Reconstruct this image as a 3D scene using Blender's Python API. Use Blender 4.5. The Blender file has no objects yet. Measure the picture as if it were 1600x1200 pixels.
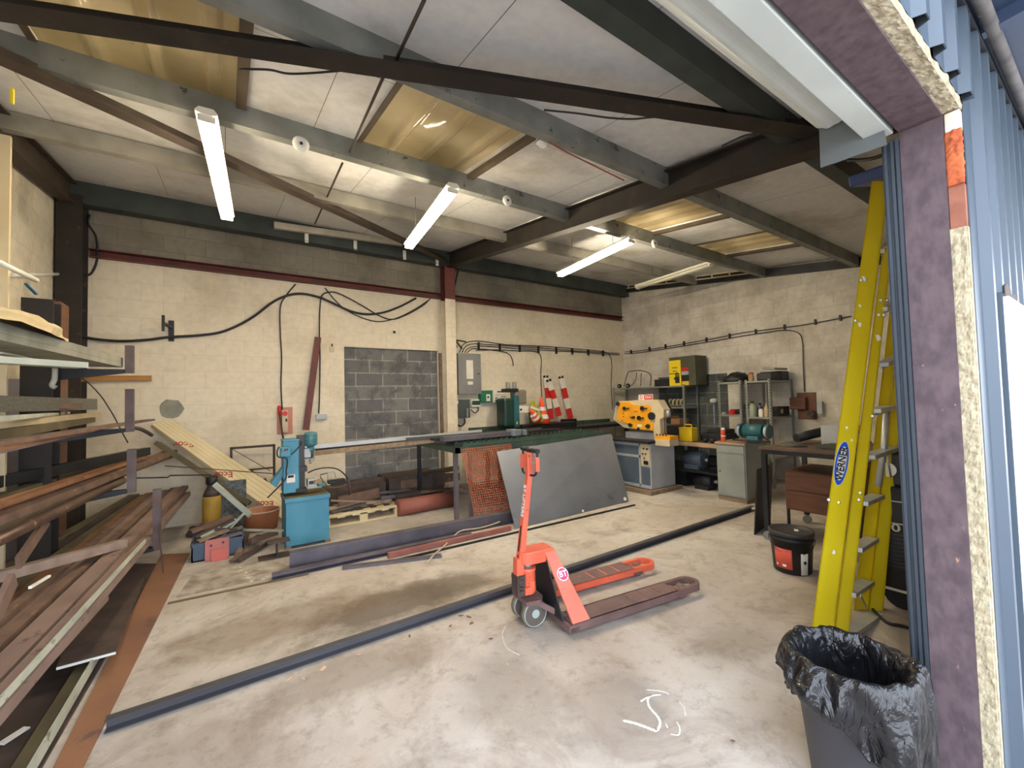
import bpy, math, random
from mathutils import Vector, Matrix

random.seed(7)
C = bpy.context.scene.collection
SC = bpy.context.scene

# ---------------------------------------------------------------- camera
YAW, PIT, ROL, FPX, CAMH = 0.59511249, 0.03525296, -0.02532732, 661.29, 1.55
_cy, _sy, _cp, _sp = math.cos(YAW), math.sin(YAW), math.cos(PIT), math.sin(PIT)
_F = Vector((_sy*_cp, _cy*_cp, _sp)); _R = Vector((_cy, -_sy, 0)); _U = _R.cross(_F)
_c, _s = math.cos(ROL), math.sin(ROL)
CX = _c*_R + _s*_U; CU = -_s*_R + _c*_U; CF = _F
cam_data = bpy.data.cameras.new('camera'); cam_data.sensor_width = 36; cam_data.lens = FPX/1600*36
cam_data.clip_start = 0.05; cam_data.clip_end = 200
cam = bpy.data.objects.new('camera', cam_data); C.objects.link(cam)
cam.matrix_world = Matrix(((CX.x, CU.x, -CF.x, 0), (CX.y, CU.y, -CF.y, 0), (CX.z, CU.z, -CF.z, CAMH), (0, 0, 0, 1)))
SC.camera = cam

# survey helpers: where a sight line meets a real plane of the room
CAM = Vector((0, 0, CAMH))
def sight(x, y): return CX*((x-800)/FPX) - CU*((y-600)/FPX) + CF
def on_x(x, y, X): d = sight(x, y); return CAM + d*(X/d.x)
def on_y(x, y, Y): d = sight(x, y); return CAM + d*(Y/d.y)
def on_z(x, y, Z): d = sight(x, y); return CAM + d*((Z-CAMH)/d.z)
def at(x, y, t): return CAM + sight(x, y)*t
YB, XR, XL = 7.09, 8.15, -1.62
def BW(x, y, o=0.0): return on_y(x, y, YB-o)
def RW(x, y, o=0.0): return on_x(x, y, XR-o)
def FL(x, y, z=0.0): return on_z(x, y, z)

# ---------------------------------------------------------------- world and view
w = bpy.data.worlds.new('sky'); SC.world = w; w.use_nodes = True
nt = w.node_tree; nt.nodes.clear()
bg = nt.nodes.new('ShaderNodeBackground'); out = nt.nodes.new('ShaderNodeOutputWorld')
tc = nt.nodes.new('ShaderNodeTexCoord'); sp = nt.nodes.new('ShaderNodeSeparateXYZ'); rp = nt.nodes.new('ShaderNodeValToRGB')
nt.links.new(tc.outputs['Generated'], sp.inputs[0]); nt.links.new(sp.outputs['Z'], rp.inputs[0])
rp.color_ramp.elements[0].position = 0.0; rp.color_ramp.elements[0].color = (0.80, 0.86, 0.95, 1)
rp.color_ramp.elements[1].position = 0.6; rp.color_ramp.elements[1].color = (0.78, 0.86, 1.0, 1)
nt.links.new(rp.outputs[0], bg.inputs[0]); bg.inputs[1].default_value = 3.5
nt.links.new(bg.outputs[0], out.inputs[0])
vs = SC.view_settings; vs.view_transform = 'Standard'; vs.look = 'None'; vs.gamma = 1; vs.use_curve_mapping = False
vs.exposure = 1.05
SC.render.film_transparent = False
SC.cycles.max_bounces = 9; SC.cycles.diffuse_bounces = 7; SC.cycles.glossy_bounces = 3
SC.cycles.sample_clamp_indirect = 8.0
SC.cycles.use_denoising = True
TUBE_WATTS = 42.0

# ---------------------------------------------------------------- materials
def lin(c):
    return tuple(((v/255)/12.92 if v/255 <= 0.04045 else ((v/255+0.055)/1.055)**2.4) for v in c) + (1,)
MATS = {}
def mat(name, c1, c2=None, scale=3.0, rough=0.7, metal=0.0, bump=0.0, detail=6.0, lo=0.35, hi=0.65, c3=None, s3=20.0, t3=0.62, stretch=None, coat=0.0):
    """two colours mixed by noise, optional third colour in patches (wear, rust, dirt)"""
    if name in MATS: return MATS[name]
    m = bpy.data.materials.new(name); m.use_nodes = True; n = m.node_tree.nodes; l = m.node_tree.links
    b = n['Principled BSDF']; b.inputs['Roughness'].default_value = rough; b.inputs['Metallic'].default_value = metal
    if coat: b.inputs['Coat Weight'].default_value = coat
    tcn = n.new('ShaderNodeTexCoord'); src = tcn.outputs['Object']
    if stretch:
        mp = n.new('ShaderNodeMapping'); mp.inputs['Scale'].default_value = stretch; l.new(src, mp.inputs[0]); src = mp.outputs[0]
    no = n.new('ShaderNodeTexNoise'); no.inputs['Scale'].default_value = scale; no.inputs['Detail'].default_value = detail
    l.new(src, no.inputs['Vector'])
    r = n.new('ShaderNodeValToRGB'); r.color_ramp.elements[0].position = lo; r.color_ramp.elements[1].position = hi
    r.color_ramp.elements[0].color = lin(c1); r.color_ramp.elements[1].color = lin(c2 or c1)
    l.new(no.outputs['Fac'], r.inputs[0]); col = r.outputs[0]
    if c3:
        n3 = n.new('ShaderNodeTexNoise'); n3.inputs['Scale'].default_value = s3; n3.inputs['Detail'].default_value = 8
        n3.inputs['Roughness'].default_value = 0.7
        l.new(src, n3.inputs['Vector'])
        r3 = n.new('ShaderNodeValToRGB'); r3.color_ramp.elements[0].position = t3; r3.color_ramp.elements[1].position = t3+0.05
        l.new(n3.outputs['Fac'], r3.inputs[0])
        mx = n.new('ShaderNodeMix'); mx.data_type = 'RGBA'; l.new(r3.outputs[0], mx.inputs[0]); l.new(col, mx.inputs[6]); mx.inputs[7].default_value = lin(c3)
        col = mx.outputs[2]
    l.new(col, b.inputs['Base Color'])
    if bump:
        bp = n.new('ShaderNodeBump'); bp.inputs['Strength'].default_value = bump; bp.inputs['Distance'].default_value = 0.01
        l.new(no.outputs['Fac'], bp.inputs['Height']); l.new(bp.outputs[0], b.inputs['Normal'])
    MATS[name] = m; return m

def block_mat(name, c1, c2, mortar, axis='X', bw=0.45, bh=0.225, ms=0.006, dirt=None, dirt_scale=0.8, dirt_pos=(0.5, 0.75), bump=0.35, rough=0.85, zoff=0.0, grime=None, ms_fac=0.5):
    """blockwork: brick texture laid on the wall plane in metres, plus dirt"""
    m = bpy.data.materials.new(name); m.use_nodes = True; n = m.node_tree.nodes; l = m.node_tree.links
    b = n['Principled BSDF']; b.inputs['Roughness'].default_value = rough
    g = n.new('ShaderNodeNewGeometry'); s = n.new('ShaderNodeSeparateXYZ'); l.new(g.outputs['Position'], s.inputs[0])
    cb = n.new('ShaderNodeCombineXYZ'); l.new(s.outputs[axis], cb.inputs[0])
    az = n.new('ShaderNodeMath'); az.operation = 'ADD'; l.new(s.outputs['Z'], az.inputs[0]); az.inputs[1].default_value = zoff; l.new(az.outputs[0], cb.inputs[1])
    br = n.new('ShaderNodeTexBrick'); l.new(cb.outputs[0], br.inputs['Vector'])
    br.inputs['Scale'].default_value = 1; br.inputs['Brick Width'].default_value = bw; br.inputs['Row Height'].default_value = bh
    br.inputs['Mortar Size'].default_value = ms; br.inputs['Mortar Smooth'].default_value = 0.3; br.inputs['Bias'].default_value = 0
    br.inputs['Color1'].default_value = lin(c1); br.inputs['Color2'].default_value = lin(c2); br.inputs['Mortar'].default_value = lin(mortar)
    no = n.new('ShaderNodeTexNoise'); no.inputs['Scale'].default_value = 14; no.inputs['Detail'].default_value = 8; l.new(g.outputs['Position'], no.inputs['Vector'])
    hs = n.new('ShaderNodeMix'); hs.data_type = 'RGBA'; hs.blend_type = 'MULTIPLY'; hs.inputs[0].default_value = 0.35
    l.new(br.outputs['Color'], hs.inputs[6]); l.new(no.outputs['Color'], hs.inputs[7])
    rr = n.new('ShaderNodeValToRGB'); rr.color_ramp.elements[0].position = 0.3; rr.color_ramp.elements[0].color = (0.72, 0.72, 0.72, 1); rr.color_ramp.elements[1].position = 0.62; rr.color_ramp.elements[1].color = (1, 1, 1, 1)
    l.new(no.outputs['Fac'], rr.inputs[0]); l.new(rr.outputs[0], hs.inputs[7]); col = hs.outputs[2]
    if dirt:
        nd = n.new('ShaderNodeTexNoise'); nd.inputs['Scale'].default_value = dirt_scale; nd.inputs['Detail'].default_value = 9; nd.inputs['Roughness'].default_value = 0.65
        l.new(g.outputs['Position'], nd.inputs['Vector'])
        rd = n.new('ShaderNodeValToRGB'); rd.color_ramp.elements[0].position = dirt_pos[0]; rd.color_ramp.elements[1].position = dirt_pos[1]
        l.new(nd.outputs['Fac'], rd.inputs[0])
        mx = n.new('ShaderNodeMix'); mx.data_type = 'RGBA'; l.new(rd.outputs[0], mx.inputs[0]); l.new(col, mx.inputs[6]); mx.inputs[7].default_value = lin(dirt); col = mx.outputs[2]
    if grime:  # a sooty tide line painted by years of fumes: (z0, z1, colour, strength)
        mr = n.new('ShaderNodeMapRange'); mr.inputs['From Min'].default_value = grime[0]; mr.inputs['From Max'].default_value = grime[1]
        ng = n.new('ShaderNodeTexNoise'); ng.inputs['Scale'].default_value = 1.7; ng.inputs['Detail'].default_value = 8
        l.new(g.outputs['Position'], ng.inputs['Vector'])
        ad = n.new('ShaderNodeMath'); ad.operation = 'MULTIPLY_ADD'; ad.inputs[1].default_value = 1.3; l.new(ng.outputs['Fac'], ad.inputs[0]); l.new(s.outputs['Z'], ad.inputs[2])
        l.new(ad.outputs[0], mr.inputs['Value'])
        mm = n.new('ShaderNodeMath'); mm.operation = 'MULTIPLY'; mm.inputs[1].default_value = grime[3]; l.new(mr.outputs[0], mm.inputs[0])
        mx = n.new('ShaderNodeMix'); mx.data_type = 'RGBA'; l.new(mm.outputs[0], mx.inputs[0]); l.new(col, mx.inputs[6]); mx.inputs[7].default_value = lin(grime[2]); col = mx.outputs[2]
    l.new(col, b.inputs['Base Color'])
    bp = n.new('ShaderNodeBump'); bp.inputs['Strength'].default_value = bump; bp.inputs['Distance'].default_value = 0.01
    ma = n.new('ShaderNodeMath'); ma.operation = 'MULTIPLY_ADD'; ma.inputs[1].default_value = -1.2; l.new(br.outputs['Fac'], ma.inputs[0]); l.new(no.outputs['Fac'], ma.inputs[2])
    l.new(ma.outputs[0], bp.inputs['Height']); l.new(bp.outputs[0], b.inputs['Normal'])
    MATS[name] = m; return m

def emit_mat(name, c, s):
    m = bpy.data.materials.new(name); m.use_nodes = True; b = m.node_tree.nodes['Principled BSDF']
    b.inputs['Base Color'].default_value = c; b.inputs['Emission Color'].default_value = c; b.inputs['Emission Strength'].default_value = s
    MATS[name] = m; return m

M_WALLB = block_mat('painted_blockwork_cream', (228, 217, 196), (222, 211, 190), (213, 202, 180), 'X', dirt=(180, 164, 136), dirt_scale=0.9, dirt_pos=(0.52, 0.85), ms=0.004, bump=0.3, zoff=0.0)
M_WALLR = block_mat('painted_blockwork_sooty', (222, 217, 208), (212, 206, 196), (200, 194, 184), 'Y', dirt=(158, 150, 138), dirt_scale=1.6, dirt_pos=(0.42, 0.75), ms=0.005, bump=0.5, grime=(4.3, 5.0, (96, 90, 80), 0.6))
M_WALLL = block_mat('painted_blockwork_left', (228, 220, 202), (220, 211, 193), (206, 198, 180), 'Y', dirt=(120, 112, 88), dirt_scale=1.2, dirt_pos=(0.5, 0.8), ms=0.004, bump=0.35)
M_BARE = block_mat('bare_concrete_blockwork', (140, 134, 122), (128, 122, 111), (118, 112, 102), 'X', dirt=(84, 78, 66), dirt_scale=1.3, dirt_pos=(0.4, 0.8), ms=0.006, bump=0.4)
M_INFILL = block_mat('dark_infill_blockwork', (122, 122, 121), (98, 99, 101), (160, 157, 150), 'X', bh=0.2165, bw=0.44, dirt=(84, 85, 88), dirt_scale=5, dirt_pos=(0.45, 0.62), ms=0.010, bump=0.7, zoff=0.125)
M_DARKBLOCK = block_mat('dark_blockwork_right', (92, 96, 95), (78, 83, 83), (134, 134, 128), 'Y', dirt=(50, 54, 56), dirt_scale=3, dirt_pos=(0.45, 0.7), ms=0.009, bump=0.6)

def roof_mat():
    m = block_mat('white_roof_board', (222, 222, 222), (215, 215, 215), (110, 104, 96), 'X', bw=1.2, bh=1.35, ms=0.003, dirt=(140, 130, 108), dirt_scale=0.9, dirt_pos=(0.48, 0.8), bump=0.1)
    n = m.node_tree.nodes; l = m.node_tree.links
    # lay the joints on the X-Y plane instead of a wall plane
    for nd in n:
        if nd.type == 'SEPXYZ': sep = nd
        if nd.type == 'MATH' and nd.operation == 'ADD': add = nd
        if nd.type == 'TEX_BRICK': br = nd
    for k in list(add.inputs[0].links): l.remove(k)
    l.new(sep.outputs['Y'], add.inputs[0]); br.offset = 0.5
    return m
M_ROOF = roof_mat()

def floor_mat():
    m = bpy.data.materials.new('worn_concrete_floor'); m.use_nodes = True; n = m.node_tree.nodes; l = m.node_tree.links
    b = n['Principled BSDF']
    g = n.new('ShaderNodeNewGeometry'); pos = g.outputs['Position']
    def noise(s, d=8, r=0.6, dist=0.0):
        q = n.new('ShaderNodeTexNoise'); q.inputs['Scale'].default_value = s; q.inputs['Detail'].default_value = d; q.inputs['Roughness'].default_value = r; q.inputs['Distortion'].default_value = dist
        l.new(pos, q.inputs['Vector']); return q.outputs['Fac']
    def ramp(f, p0, p1, a=(0, 0, 0, 1), c=(1, 1, 1, 1)):
        q = n.new('ShaderNodeValToRGB'); q.color_ramp.elements[0].position = p0; q.color_ramp.elements[1].position = p1
        q.color_ramp.elements[0].color = a; q.color_ramp.elements[1].color = c; l.new(f, q.inputs[0]); return q.outputs[0]
    def mix(f, a, c, k=1.0):
        q = n.new('ShaderNodeMix'); q.data_type = 'RGBA'
        if k != 1.0:
            mm = n.new('ShaderNodeMath'); mm.operation = 'MULTIPLY'; mm.inputs[1].default_value = k; l.new(f, mm.inputs[0]); f = mm.outputs[0]
        l.new(f, q.inputs[0]); l.new(a, q.inputs[6])
        if isinstance(c, tuple): q.inputs[7].default_value = c
        else: l.new(c, q.inputs[7])
        return q.outputs[2]
    base = ramp(noise(0.55, 8, 0.6, 0.6), 0.36, 0.66, lin((168, 157, 145)), lin((204, 199, 193)))
    col = mix(ramp(noise(1.9, 9, 0.7, 0.8), 0.5, 0.68), base, lin((124, 104, 86)), 0.6)
    col = mix(ramp(noise(2.6, 9, 0.7, 1.2), 0.56, 0.7), col, lin((206, 200, 190)), 0.5)
    col = mix(ramp(noise(9, 9, 0.75), 0.52, 0.66), col, lin((118, 106, 94)), 0.45)
    col = mix(ramp(noise(60, 6, 0.8), 0.6, 0.75), col, lin((96, 88, 80)), 0.35)
    # spills with a shape of their own: (x, y, rx, ry, colour, strength)
    for (x, y, rx, ry, c, k) in ((1.05, 3.28, 0.72, 0.34, (84, 74, 64), 0.8), (0.35, 3.5, 0.9, 0.35, (112, 88, 62), 0.5), (1.55, 3.3, 0.45, 0.3, (92, 80, 68), 0.65), (-0.1, 2.2, 0.5, 0.7, (118, 100, 84), 0.5), (0.6, 2.6, 0.6, 0.25, (116, 100, 86), 0.5),
                                 (1.6, 1.5, 0.35, 0.3, (128, 118, 110), 0.5), (1.25, 1.9, 0.3, 0.45, (122, 112, 102), 0.45), (3.9, 1.2, 0.9, 0.5, (140, 128, 112), 0.4),
                                 (0.2, 1.6, 0.5, 0.5, (148, 128, 108), 0.4), (0.35, 4.9, 0.7, 0.5, (116, 104, 92), 0.45), (2.6, 1.5, 0.35, 0.2, (120, 110, 98), 0.35)):
        s = n.new('ShaderNodeVectorMath'); s.operation = 'SUBTRACT'; l.new(pos, s.inputs[0]); s.inputs[1].default_value = (x, y, 0)
        d = n.new('ShaderNodeVectorMath'); d.operation = 'DIVIDE'; l.new(s.outputs[0], d.inputs[0]); d.inputs[1].default_value = (rx, ry, 1)
        ln = n.new('ShaderNodeVectorMath'); ln.operation = 'LENGTH'; l.new(d.outputs[0], ln.inputs[0])
        ad = n.new('ShaderNodeMath'); ad.operation = 'MULTIPLY_ADD'; ad.inputs[1].default_value = 1.3; l.new(noise(3.5, 8, 0.7), ad.inputs[0]); l.new(ln.outputs['Value'], ad.inputs[2])
        mr = n.new('ShaderNodeMapRange'); mr.inputs['From Min'].default_value = 1.75; mr.inputs['From Max'].default_value = 1.2; l.new(ad.outputs[0], mr.inputs['Value'])
        col = mix(mr.outputs[0], col, lin(c), k)
    l.new(col, b.inputs['Base Color'])
    l.new(ramp(noise(3, 6), 0.3, 0.7, (0.55, 0.55, 0.55, 1), (0.85, 0.85, 0.85, 1)), b.inputs['Roughness'])
    bp = n.new('ShaderNodeBump'); bp.inputs['Strength'].default_value = 0.25; bp.inputs['Distance'].default_value = 0.01; l.new(noise(25, 8, 0.7), bp.inputs['Height']); l.new(bp.outputs[0], b.inputs['Normal'])
    MATS['floor'] = m; return m
M_FLOOR = floor_mat()

M_PURLIN = mat('galvanised_purlin_grey', (146, 148, 144), (122, 124, 120), 4, 0.55, 0.3, c3=(74, 76, 70), s3=9, t3=0.6)
M_PURLIND = mat('dark_painted_purlin', (66, 74, 72), (52, 58, 56), 4, 0.6, 0.1)
M_RAFTER = mat('dark_oxide_steel', (52, 44, 38), (38, 34, 31), 5, 0.65, 0.2, c3=(80, 62, 50), s3=7, t3=0.62)
M_BRACE = mat('brown_brace_steel', (74, 62, 52), (58, 48, 40), 5, 0.65, 0.2)
M_RED = mat('red_oxide_paint', (104, 44, 38), (82, 36, 32), 6, 0.55, 0.0, c3=(60, 32, 28), s3=10, t3=0.6)
M_POST = mat('weathered_red_oxide_post', (94, 78, 82), (74, 60, 66), 24, 0.75, 0.0, c3=(168, 124, 104), s3=22, t3=0.67, bump=0.35, stretch=(1, 1, 0.6))
M_GALV = mat('galvanised_steel', (168, 174, 178), (144, 150, 156), 5, 0.42, 0.6)
M_SHUT = mat('grey_shutter_steel', (198, 204, 200), (184, 190, 186), 3, 0.5, 0.0, c3=(170, 168, 158), s3=4, t3=0.64)
M_GUIDE = mat('blue_grey_guide_rail', (72, 80, 90), (52, 58, 66), 3, 0.45, 0.4, stretch=(1, 1, 0.2))
M_CLAD = mat('blue_grey_cladding', (74, 86, 98), (62, 74, 86), 2, 0.4, 0.1, stretch=(1, 1, 0.2))
M_CREAM = mat('cream_render_edge', (178, 168, 142), (150, 138, 112), 40, 0.95, 0, bump=1.0, c3=(150, 136, 104), s3=28, t3=0.64)
M_FOAM = mat('orange_expanding_foam', (196, 104, 62), (150, 72, 44), 14, 0.95, 0, bump=1.0)
M_BLUEROOF = mat('dark_blue_canopy', (52, 66, 92), (42, 54, 76), 2, 0.5, 0.1)
M_GREYPIPE = mat('weathered_grey_pipe', (104, 98, 94), (76, 72, 72), 8, 0.8, 0, c3=(160, 150, 138), s3=14, t3=0.62)
M_WHITE = mat('white_paint', (232, 232, 228), (220, 220, 214), 4, 0.5)
M_WHITEPANEL = mat('white_sheet_panel', (238, 242, 248), (226, 232, 240), 1.5, 0.4)
M_CABLE = mat('black_cable', (22, 20, 20), (30, 28, 27), 5, 0.5)
M_BLACK = mat('black_plastic', (26, 26, 28), (20, 20, 22), 5, 0.5)
M_RUST = mat('rusty_steel', (124, 98, 82), (96, 76, 66), 6, 0.8, 0.1, c3=(148, 108, 78), s3=5, t3=0.6, bump=0.3)
M_RUSTD = mat('dark_rusty_steel', (86, 72, 66), (64, 54, 50), 6, 0.75, 0.2, c3=(100, 66, 48), s3=12, t3=0.6, bump=0.2)
M_RUSTO = mat('orange_rusty_steel', (152, 108, 72), (124, 88, 62), 5, 0.85, 0.1, c3=(94, 60, 44), s3=12, t3=0.6, bump=0.3)
M_PINKRUST = mat('pinkish_primed_steel', (144, 122, 112), (122, 102, 94), 3, 0.75, 0.1, c3=(98, 72, 62), s3=9, t3=0.6)
M_MILL = mat('blue_grey_mill_steel', (116, 110, 120), (94, 90, 98), 4, 0.5, 0.4, c3=(112, 92, 84), s3=7, t3=0.6)
M_TUBESTEEL = mat('new_blue_black_steel_tube', (92, 91, 96), (74, 73, 78), 3, 0.36, 0.3, stretch=(0.3, 1, 1))
M_DARKSTEEL = mat('dark_steel', (52, 54, 58), (38, 40, 44), 5, 0.5, 0.5)
M_TIMBER = mat('weathered_timber', (146, 126, 104), (120, 102, 82), 3, 0.85, 0, bump=0.2, stretch=(6, 1, 6))
M_OLIVE = mat('old_olive_timber', (104, 94, 68), (84, 76, 56), 3, 0.85, 0, bump=0.2)
M_PALE = mat('pale_green_white_strip', (192, 196, 182), (164, 170, 156), 3, 0.6, 0.1, c3=(122, 122, 104), s3=8, t3=0.6)
M_CREAMBOARD = mat('cream_board', (206, 192, 160), (190, 174, 140), 3, 0.8)
M_GREYBOARD = mat('grey_cement_board', (146, 146, 134), (122, 122, 112), 7, 0.9, 0, bump=0.3)
M_OSB = mat('new_pale_pine', (214, 200, 164), (202, 186, 148), 4, 0.75, 0)

# ---------------------------------------------------------------- mesh kit
class MB:
    def __init__(s): s.v = []; s.f = []; s.m = []; s.sm = []
    def add(s, vs, fs, mi=0, smooth=False):
        o = len(s.v); s.v += [Vector(v) for v in vs]
        for f in fs: s.f.append([i+o for i in f]); s.m.append(mi); s.sm.append(smooth)
        return s
    def bx(s, x0, x1, y0, y1, z0, z1, mi=0):
        return s.add([(x0, y0, z0), (x1, y0, z0), (x1, y1, z0), (x0, y1, z0), (x0, y0, z1), (x1, y0, z1), (x1, y1, z1), (x0, y1, z1)],
                     [(0, 3, 2, 1), (4, 5, 6, 7), (0, 1, 5, 4), (1, 2, 6, 5), (2, 3, 7, 6), (3, 0, 4, 7)], mi)
    def box(s, c, d, R=None, mi=0):
        c = Vector(c); vs = []
        for z in (-1, 1):
            for (x, y) in ((-1, -1), (1, -1), (1, 1), (-1, 1)):
                v = Vector((x*d[0]/2, y*d[1]/2, z*d[2]/2)); vs.append(c + (R @ v if R else v))
        return s.add(vs, [(0, 3, 2, 1), (4, 5, 6, 7), (0, 1, 5, 4), (1, 2, 6, 5), (2, 3, 7, 6), (3, 0, 4, 7)], mi)
    def hexa(s, a, b, mi=0):   # two matching quads (lists of 4 points)
        return s.add(list(a)+list(b), [(0, 3, 2, 1), (4, 5, 6, 7), (0, 1, 5, 4), (1, 2, 6, 5), (2, 3, 7, 6), (3, 0, 4, 7)], mi)
    def plate(s, q, th, mi=0):  # quad with thickness along its normal
        q = [Vector(p) for p in q]; n = (q[1]-q[0]).cross(q[3]-q[0]).normalized()*th
        return s.hexa(q, [p+n for p in q], mi)
    def prof(s, p0, p1, poly, up=(0, 0, 1), mi=0, smooth=False):
        p0 = Vector(p0); p1 = Vector(p1); d = (p1-p0).normalized(); up = Vector(up)
        if abs(d.dot(up)) > 0.97: up = Vector((0, 1, 0))
        r = d.cross(up).normalized(); u = r.cross(d).normalized(); k = len(poly); vs = []
        for p in (p0, p1):
            for (a, b) in poly: vs.append(p + r*a + u*b)
        fs = [(i, (i+1) % k, k+(i+1) % k, k+i) for i in range(k)]
        o = len(s.v); s.add(vs, fs, mi, smooth)
        s.f.append([o+i for i in range(k)][::-1]); s.m.append(mi); s.sm.append(False)
        s.f.append([o+k+i for i in range(k)]); s.m.append(mi); s.sm.append(False)
        return s
    def bar(s, p0, p1, w, h, up=(0, 0, 1), mi=0):
        return s.prof(p0, p1, [(-w/2, -h/2), (w/2, -h/2), (w/2, h/2), (-w/2, h/2)], up, mi)
    def ibeam(s, p0, p1, w, h, tw=0.008, tf=0.012, up=(0, 0, 1), mi=0):
        P = [(-w/2, -h/2), (w/2, -h/2), (w/2, -h/2+tf), (tw/2, -h/2+tf), (tw/2, h/2-tf), (w/2, h/2-tf), (w/2, h/2), (-w/2, h/2), (-w/2, h/2-tf), (-tw/2, h/2-tf), (-tw/2, -h/2+tf), (-w/2, -h/2+tf)]
        return s.prof(p0, p1, P, up, mi)
    def angle(s, p0, p1, w, h, t=0.008, up=(0, 0, 1), mi=0, flip=1):
        P = [(0, 0), (w*flip, 0), (w*flip, t), (t*flip, t), (t*flip, h), (0, h)]
        return s.prof(p0, p1, P if flip > 0 else P[::-1], up, mi)
    def channel(s, p0, p1, w, h, t=0.009, up=(0, 0, 1), mi=0, flip=1):
        P = [(0, 0), (w*flip, 0), (w*flip, t), (t*flip, t), (t*flip, h-t), (w*flip, h-t), (w*flip, h), (0, h)]
        return s.prof(p0, p1, P if flip > 0 else P[::-1], up, mi)
    def tube(s, pts, r, n=8, mi=0, close=False):
        pts = [Vector(p) for p in pts]
        if close: pts = pts + [pts[0]]
        rr = r if isinstance(r, (list, tuple)) else [r]*len(pts); o = len(s.v); k = len(pts); prev = None
        vs = []
        for i, p in enumerate(pts):
            if close and i in (0, k-1): d = pts[1]-pts[-2]
            else: d = pts[min(i+1, k-1)]-pts[max(i-1, 0)]
            if d.length < 1e-9: d = Vector((0, 0, 1))
            d.normalize()
            if prev is None:
                a = Vector((0, 0, 1)) if abs(d.z) < 0.9 else Vector((1, 0, 0)); u = d.cross(a).normalized()
            else:
                u = (prev - d*prev.dot(d)); u = u.normalized() if u.length > 1e-6 else d.orthogonal().normalized()
            prev = u; q = d.cross(u)
            for j in range(n):
                t = 2*math.pi*j/n; vs.append(p + (u*math.cos(t)+q*math.sin(t))*rr[i])
        fs = []
        for i in range(k-1):
            for j in range(n): fs.append((i*n+j, i*n+(j+1) % n, (i+1)*n+(j+1) % n, (i+1)*n+j))
        s.add(vs, fs, mi, True)
        if not close:
            s.f.append([o+j for j in range(n)][::-1]); s.m.append(mi); s.sm.append(False)
            s.f.append([o+(k-1)*n+j for j in range(n)]); s.m.append(mi); s.sm.append(False)
        return s
    def cyl(s, p0, p1, r0, r1=None, n=20, mi=0): return s.tube([p0, p1], [r0, r0 if r1 is None else r1], n, mi)
    def lathe(s, base, prof, n=24, axis=(0, 0, 1), mi=0, cap=True, jitter=None):
        base = Vector(base); ax = Vector(axis).normalized(); u = ax.orthogonal().normalized() if abs(ax.z) < 0.99 else Vector((1, 0, 0)); q = ax.cross(u)
        vs = []; k = len(prof)
        for i, (r, z) in enumerate(prof):
            for j in range(n):
                t = 2*math.pi*j/n; R = r*(jitter(i, j) if jitter else 1)
                vs.append(base + ax*z + (u*math.cos(t)+q*math.sin(t))*R)
        fs = [(i*n+j, i*n+(j+1) % n, (i+1)*n+(j+1) % n, (i+1)*n+j) for i in range(k-1) for j in range(n)]
        o = len(s.v); s.add(vs, fs, mi, True)
        if cap:
            if prof[0][0] > 1e-4: s.f.append([o+j for j in range(n)][::-1]); s.m.append(mi); s.sm.append(False)
            if prof[-1][0] > 1e-4: s.f.append([o+(k-1)*n+j for j in range(n)]); s.m.append(mi); s.sm.append(False)
        return s
    def prism(s, o, ux, uy, pts, th, mi=0):  # polygon in plane (o, ux, uy), thickness along ux x uy
        o = Vector(o); ux = Vector(ux); uy = Vector(uy); nn = ux.cross(uy).normalized()*th; k = len(pts)
        a = [o+ux*p[0]+uy*p[1] for p in pts]; b = [p+nn for p in a]
        oo = len(s.v); s.add(a+b, [(i, (i+1) % k, k+(i+1) % k, k+i) for i in range(k)], mi)
        s.f.append([oo+i for i in range(k)][::-1]); s.m.append(mi); s.sm.append(False)
        s.f.append([oo+k+i for i in range(k)]); s.m.append(mi); s.sm.append(False)
        return s
    def sheet(s, rows, mi=0, smooth=True):   # grid of points
        n = len(rows[0]); vs = [p for r in rows for p in r]
        return s.add(vs, [(i*n+j, i*n+j+1, (i+1)*n+j+1, (i+1)*n+j) for i in range(len(rows)-1) for j in range(n-1)], mi, smooth)
    def build(s, name, mats, parent=None, origin=None, bevel=0, local=False, solid=0, subsurf=0):
        if not isinstance(mats, (list, tuple)): mats = [mats]
        me = bpy.data.meshes.new(name); vs = s.v
        if parent is not None:
            if not local:
                inv = parent['_m'] if False else PM[parent.name].inverted(); vs = [inv @ v for v in s.v]
            org = Vector((0, 0, 0))
        else:
            if origin is None:
                xs = [v.x for v in s.v]; ys = [v.y for v in s.v]; zs = [v.z for v in s.v]
                origin = Vector(((min(xs)+max(xs))/2, (min(ys)+max(ys))/2, min(zs)))
            org = Vector(origin); vs = [v-org for v in s.v]
        me.from_pydata([tuple(v) for v in vs], [], s.f)
        for m in mats: me.materials.append(m)
        me.polygons.foreach_set('material_index', s.m); me.polygons.foreach_set('use_smooth', s.sm)
        me.validate(); me.update()
        ob = bpy.data.objects.new(name, me); C.objects.link(ob)
        if parent is not None:
            ob.parent = parent; PM[ob.name] = PM[parent.name]
        else:
            ob.location = org; PM[ob.name] = Matrix.Translation(org)
        if bevel:
            md = ob.modifiers.new('bevel', 'BEVEL'); md.width = bevel; md.segments = 2; md.limit_method = 'ANGLE'; md.angle_limit = 0.7
        if solid:
            md = ob.modifiers.new('solid', 'SOLIDIFY'); md.thickness = solid
        if subsurf:
            md = ob.modifiers.new('sub', 'SUBSURF'); md.levels = subsurf; md.render_levels = subsurf
        return ob
PM = {}
def tag(o, label, cat, group=None, kind=None):
    if label: o['label'] = label
    if cat: o['category'] = cat
    if group: o['group'] = group
    if kind: o['kind'] = kind
    return o
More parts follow.
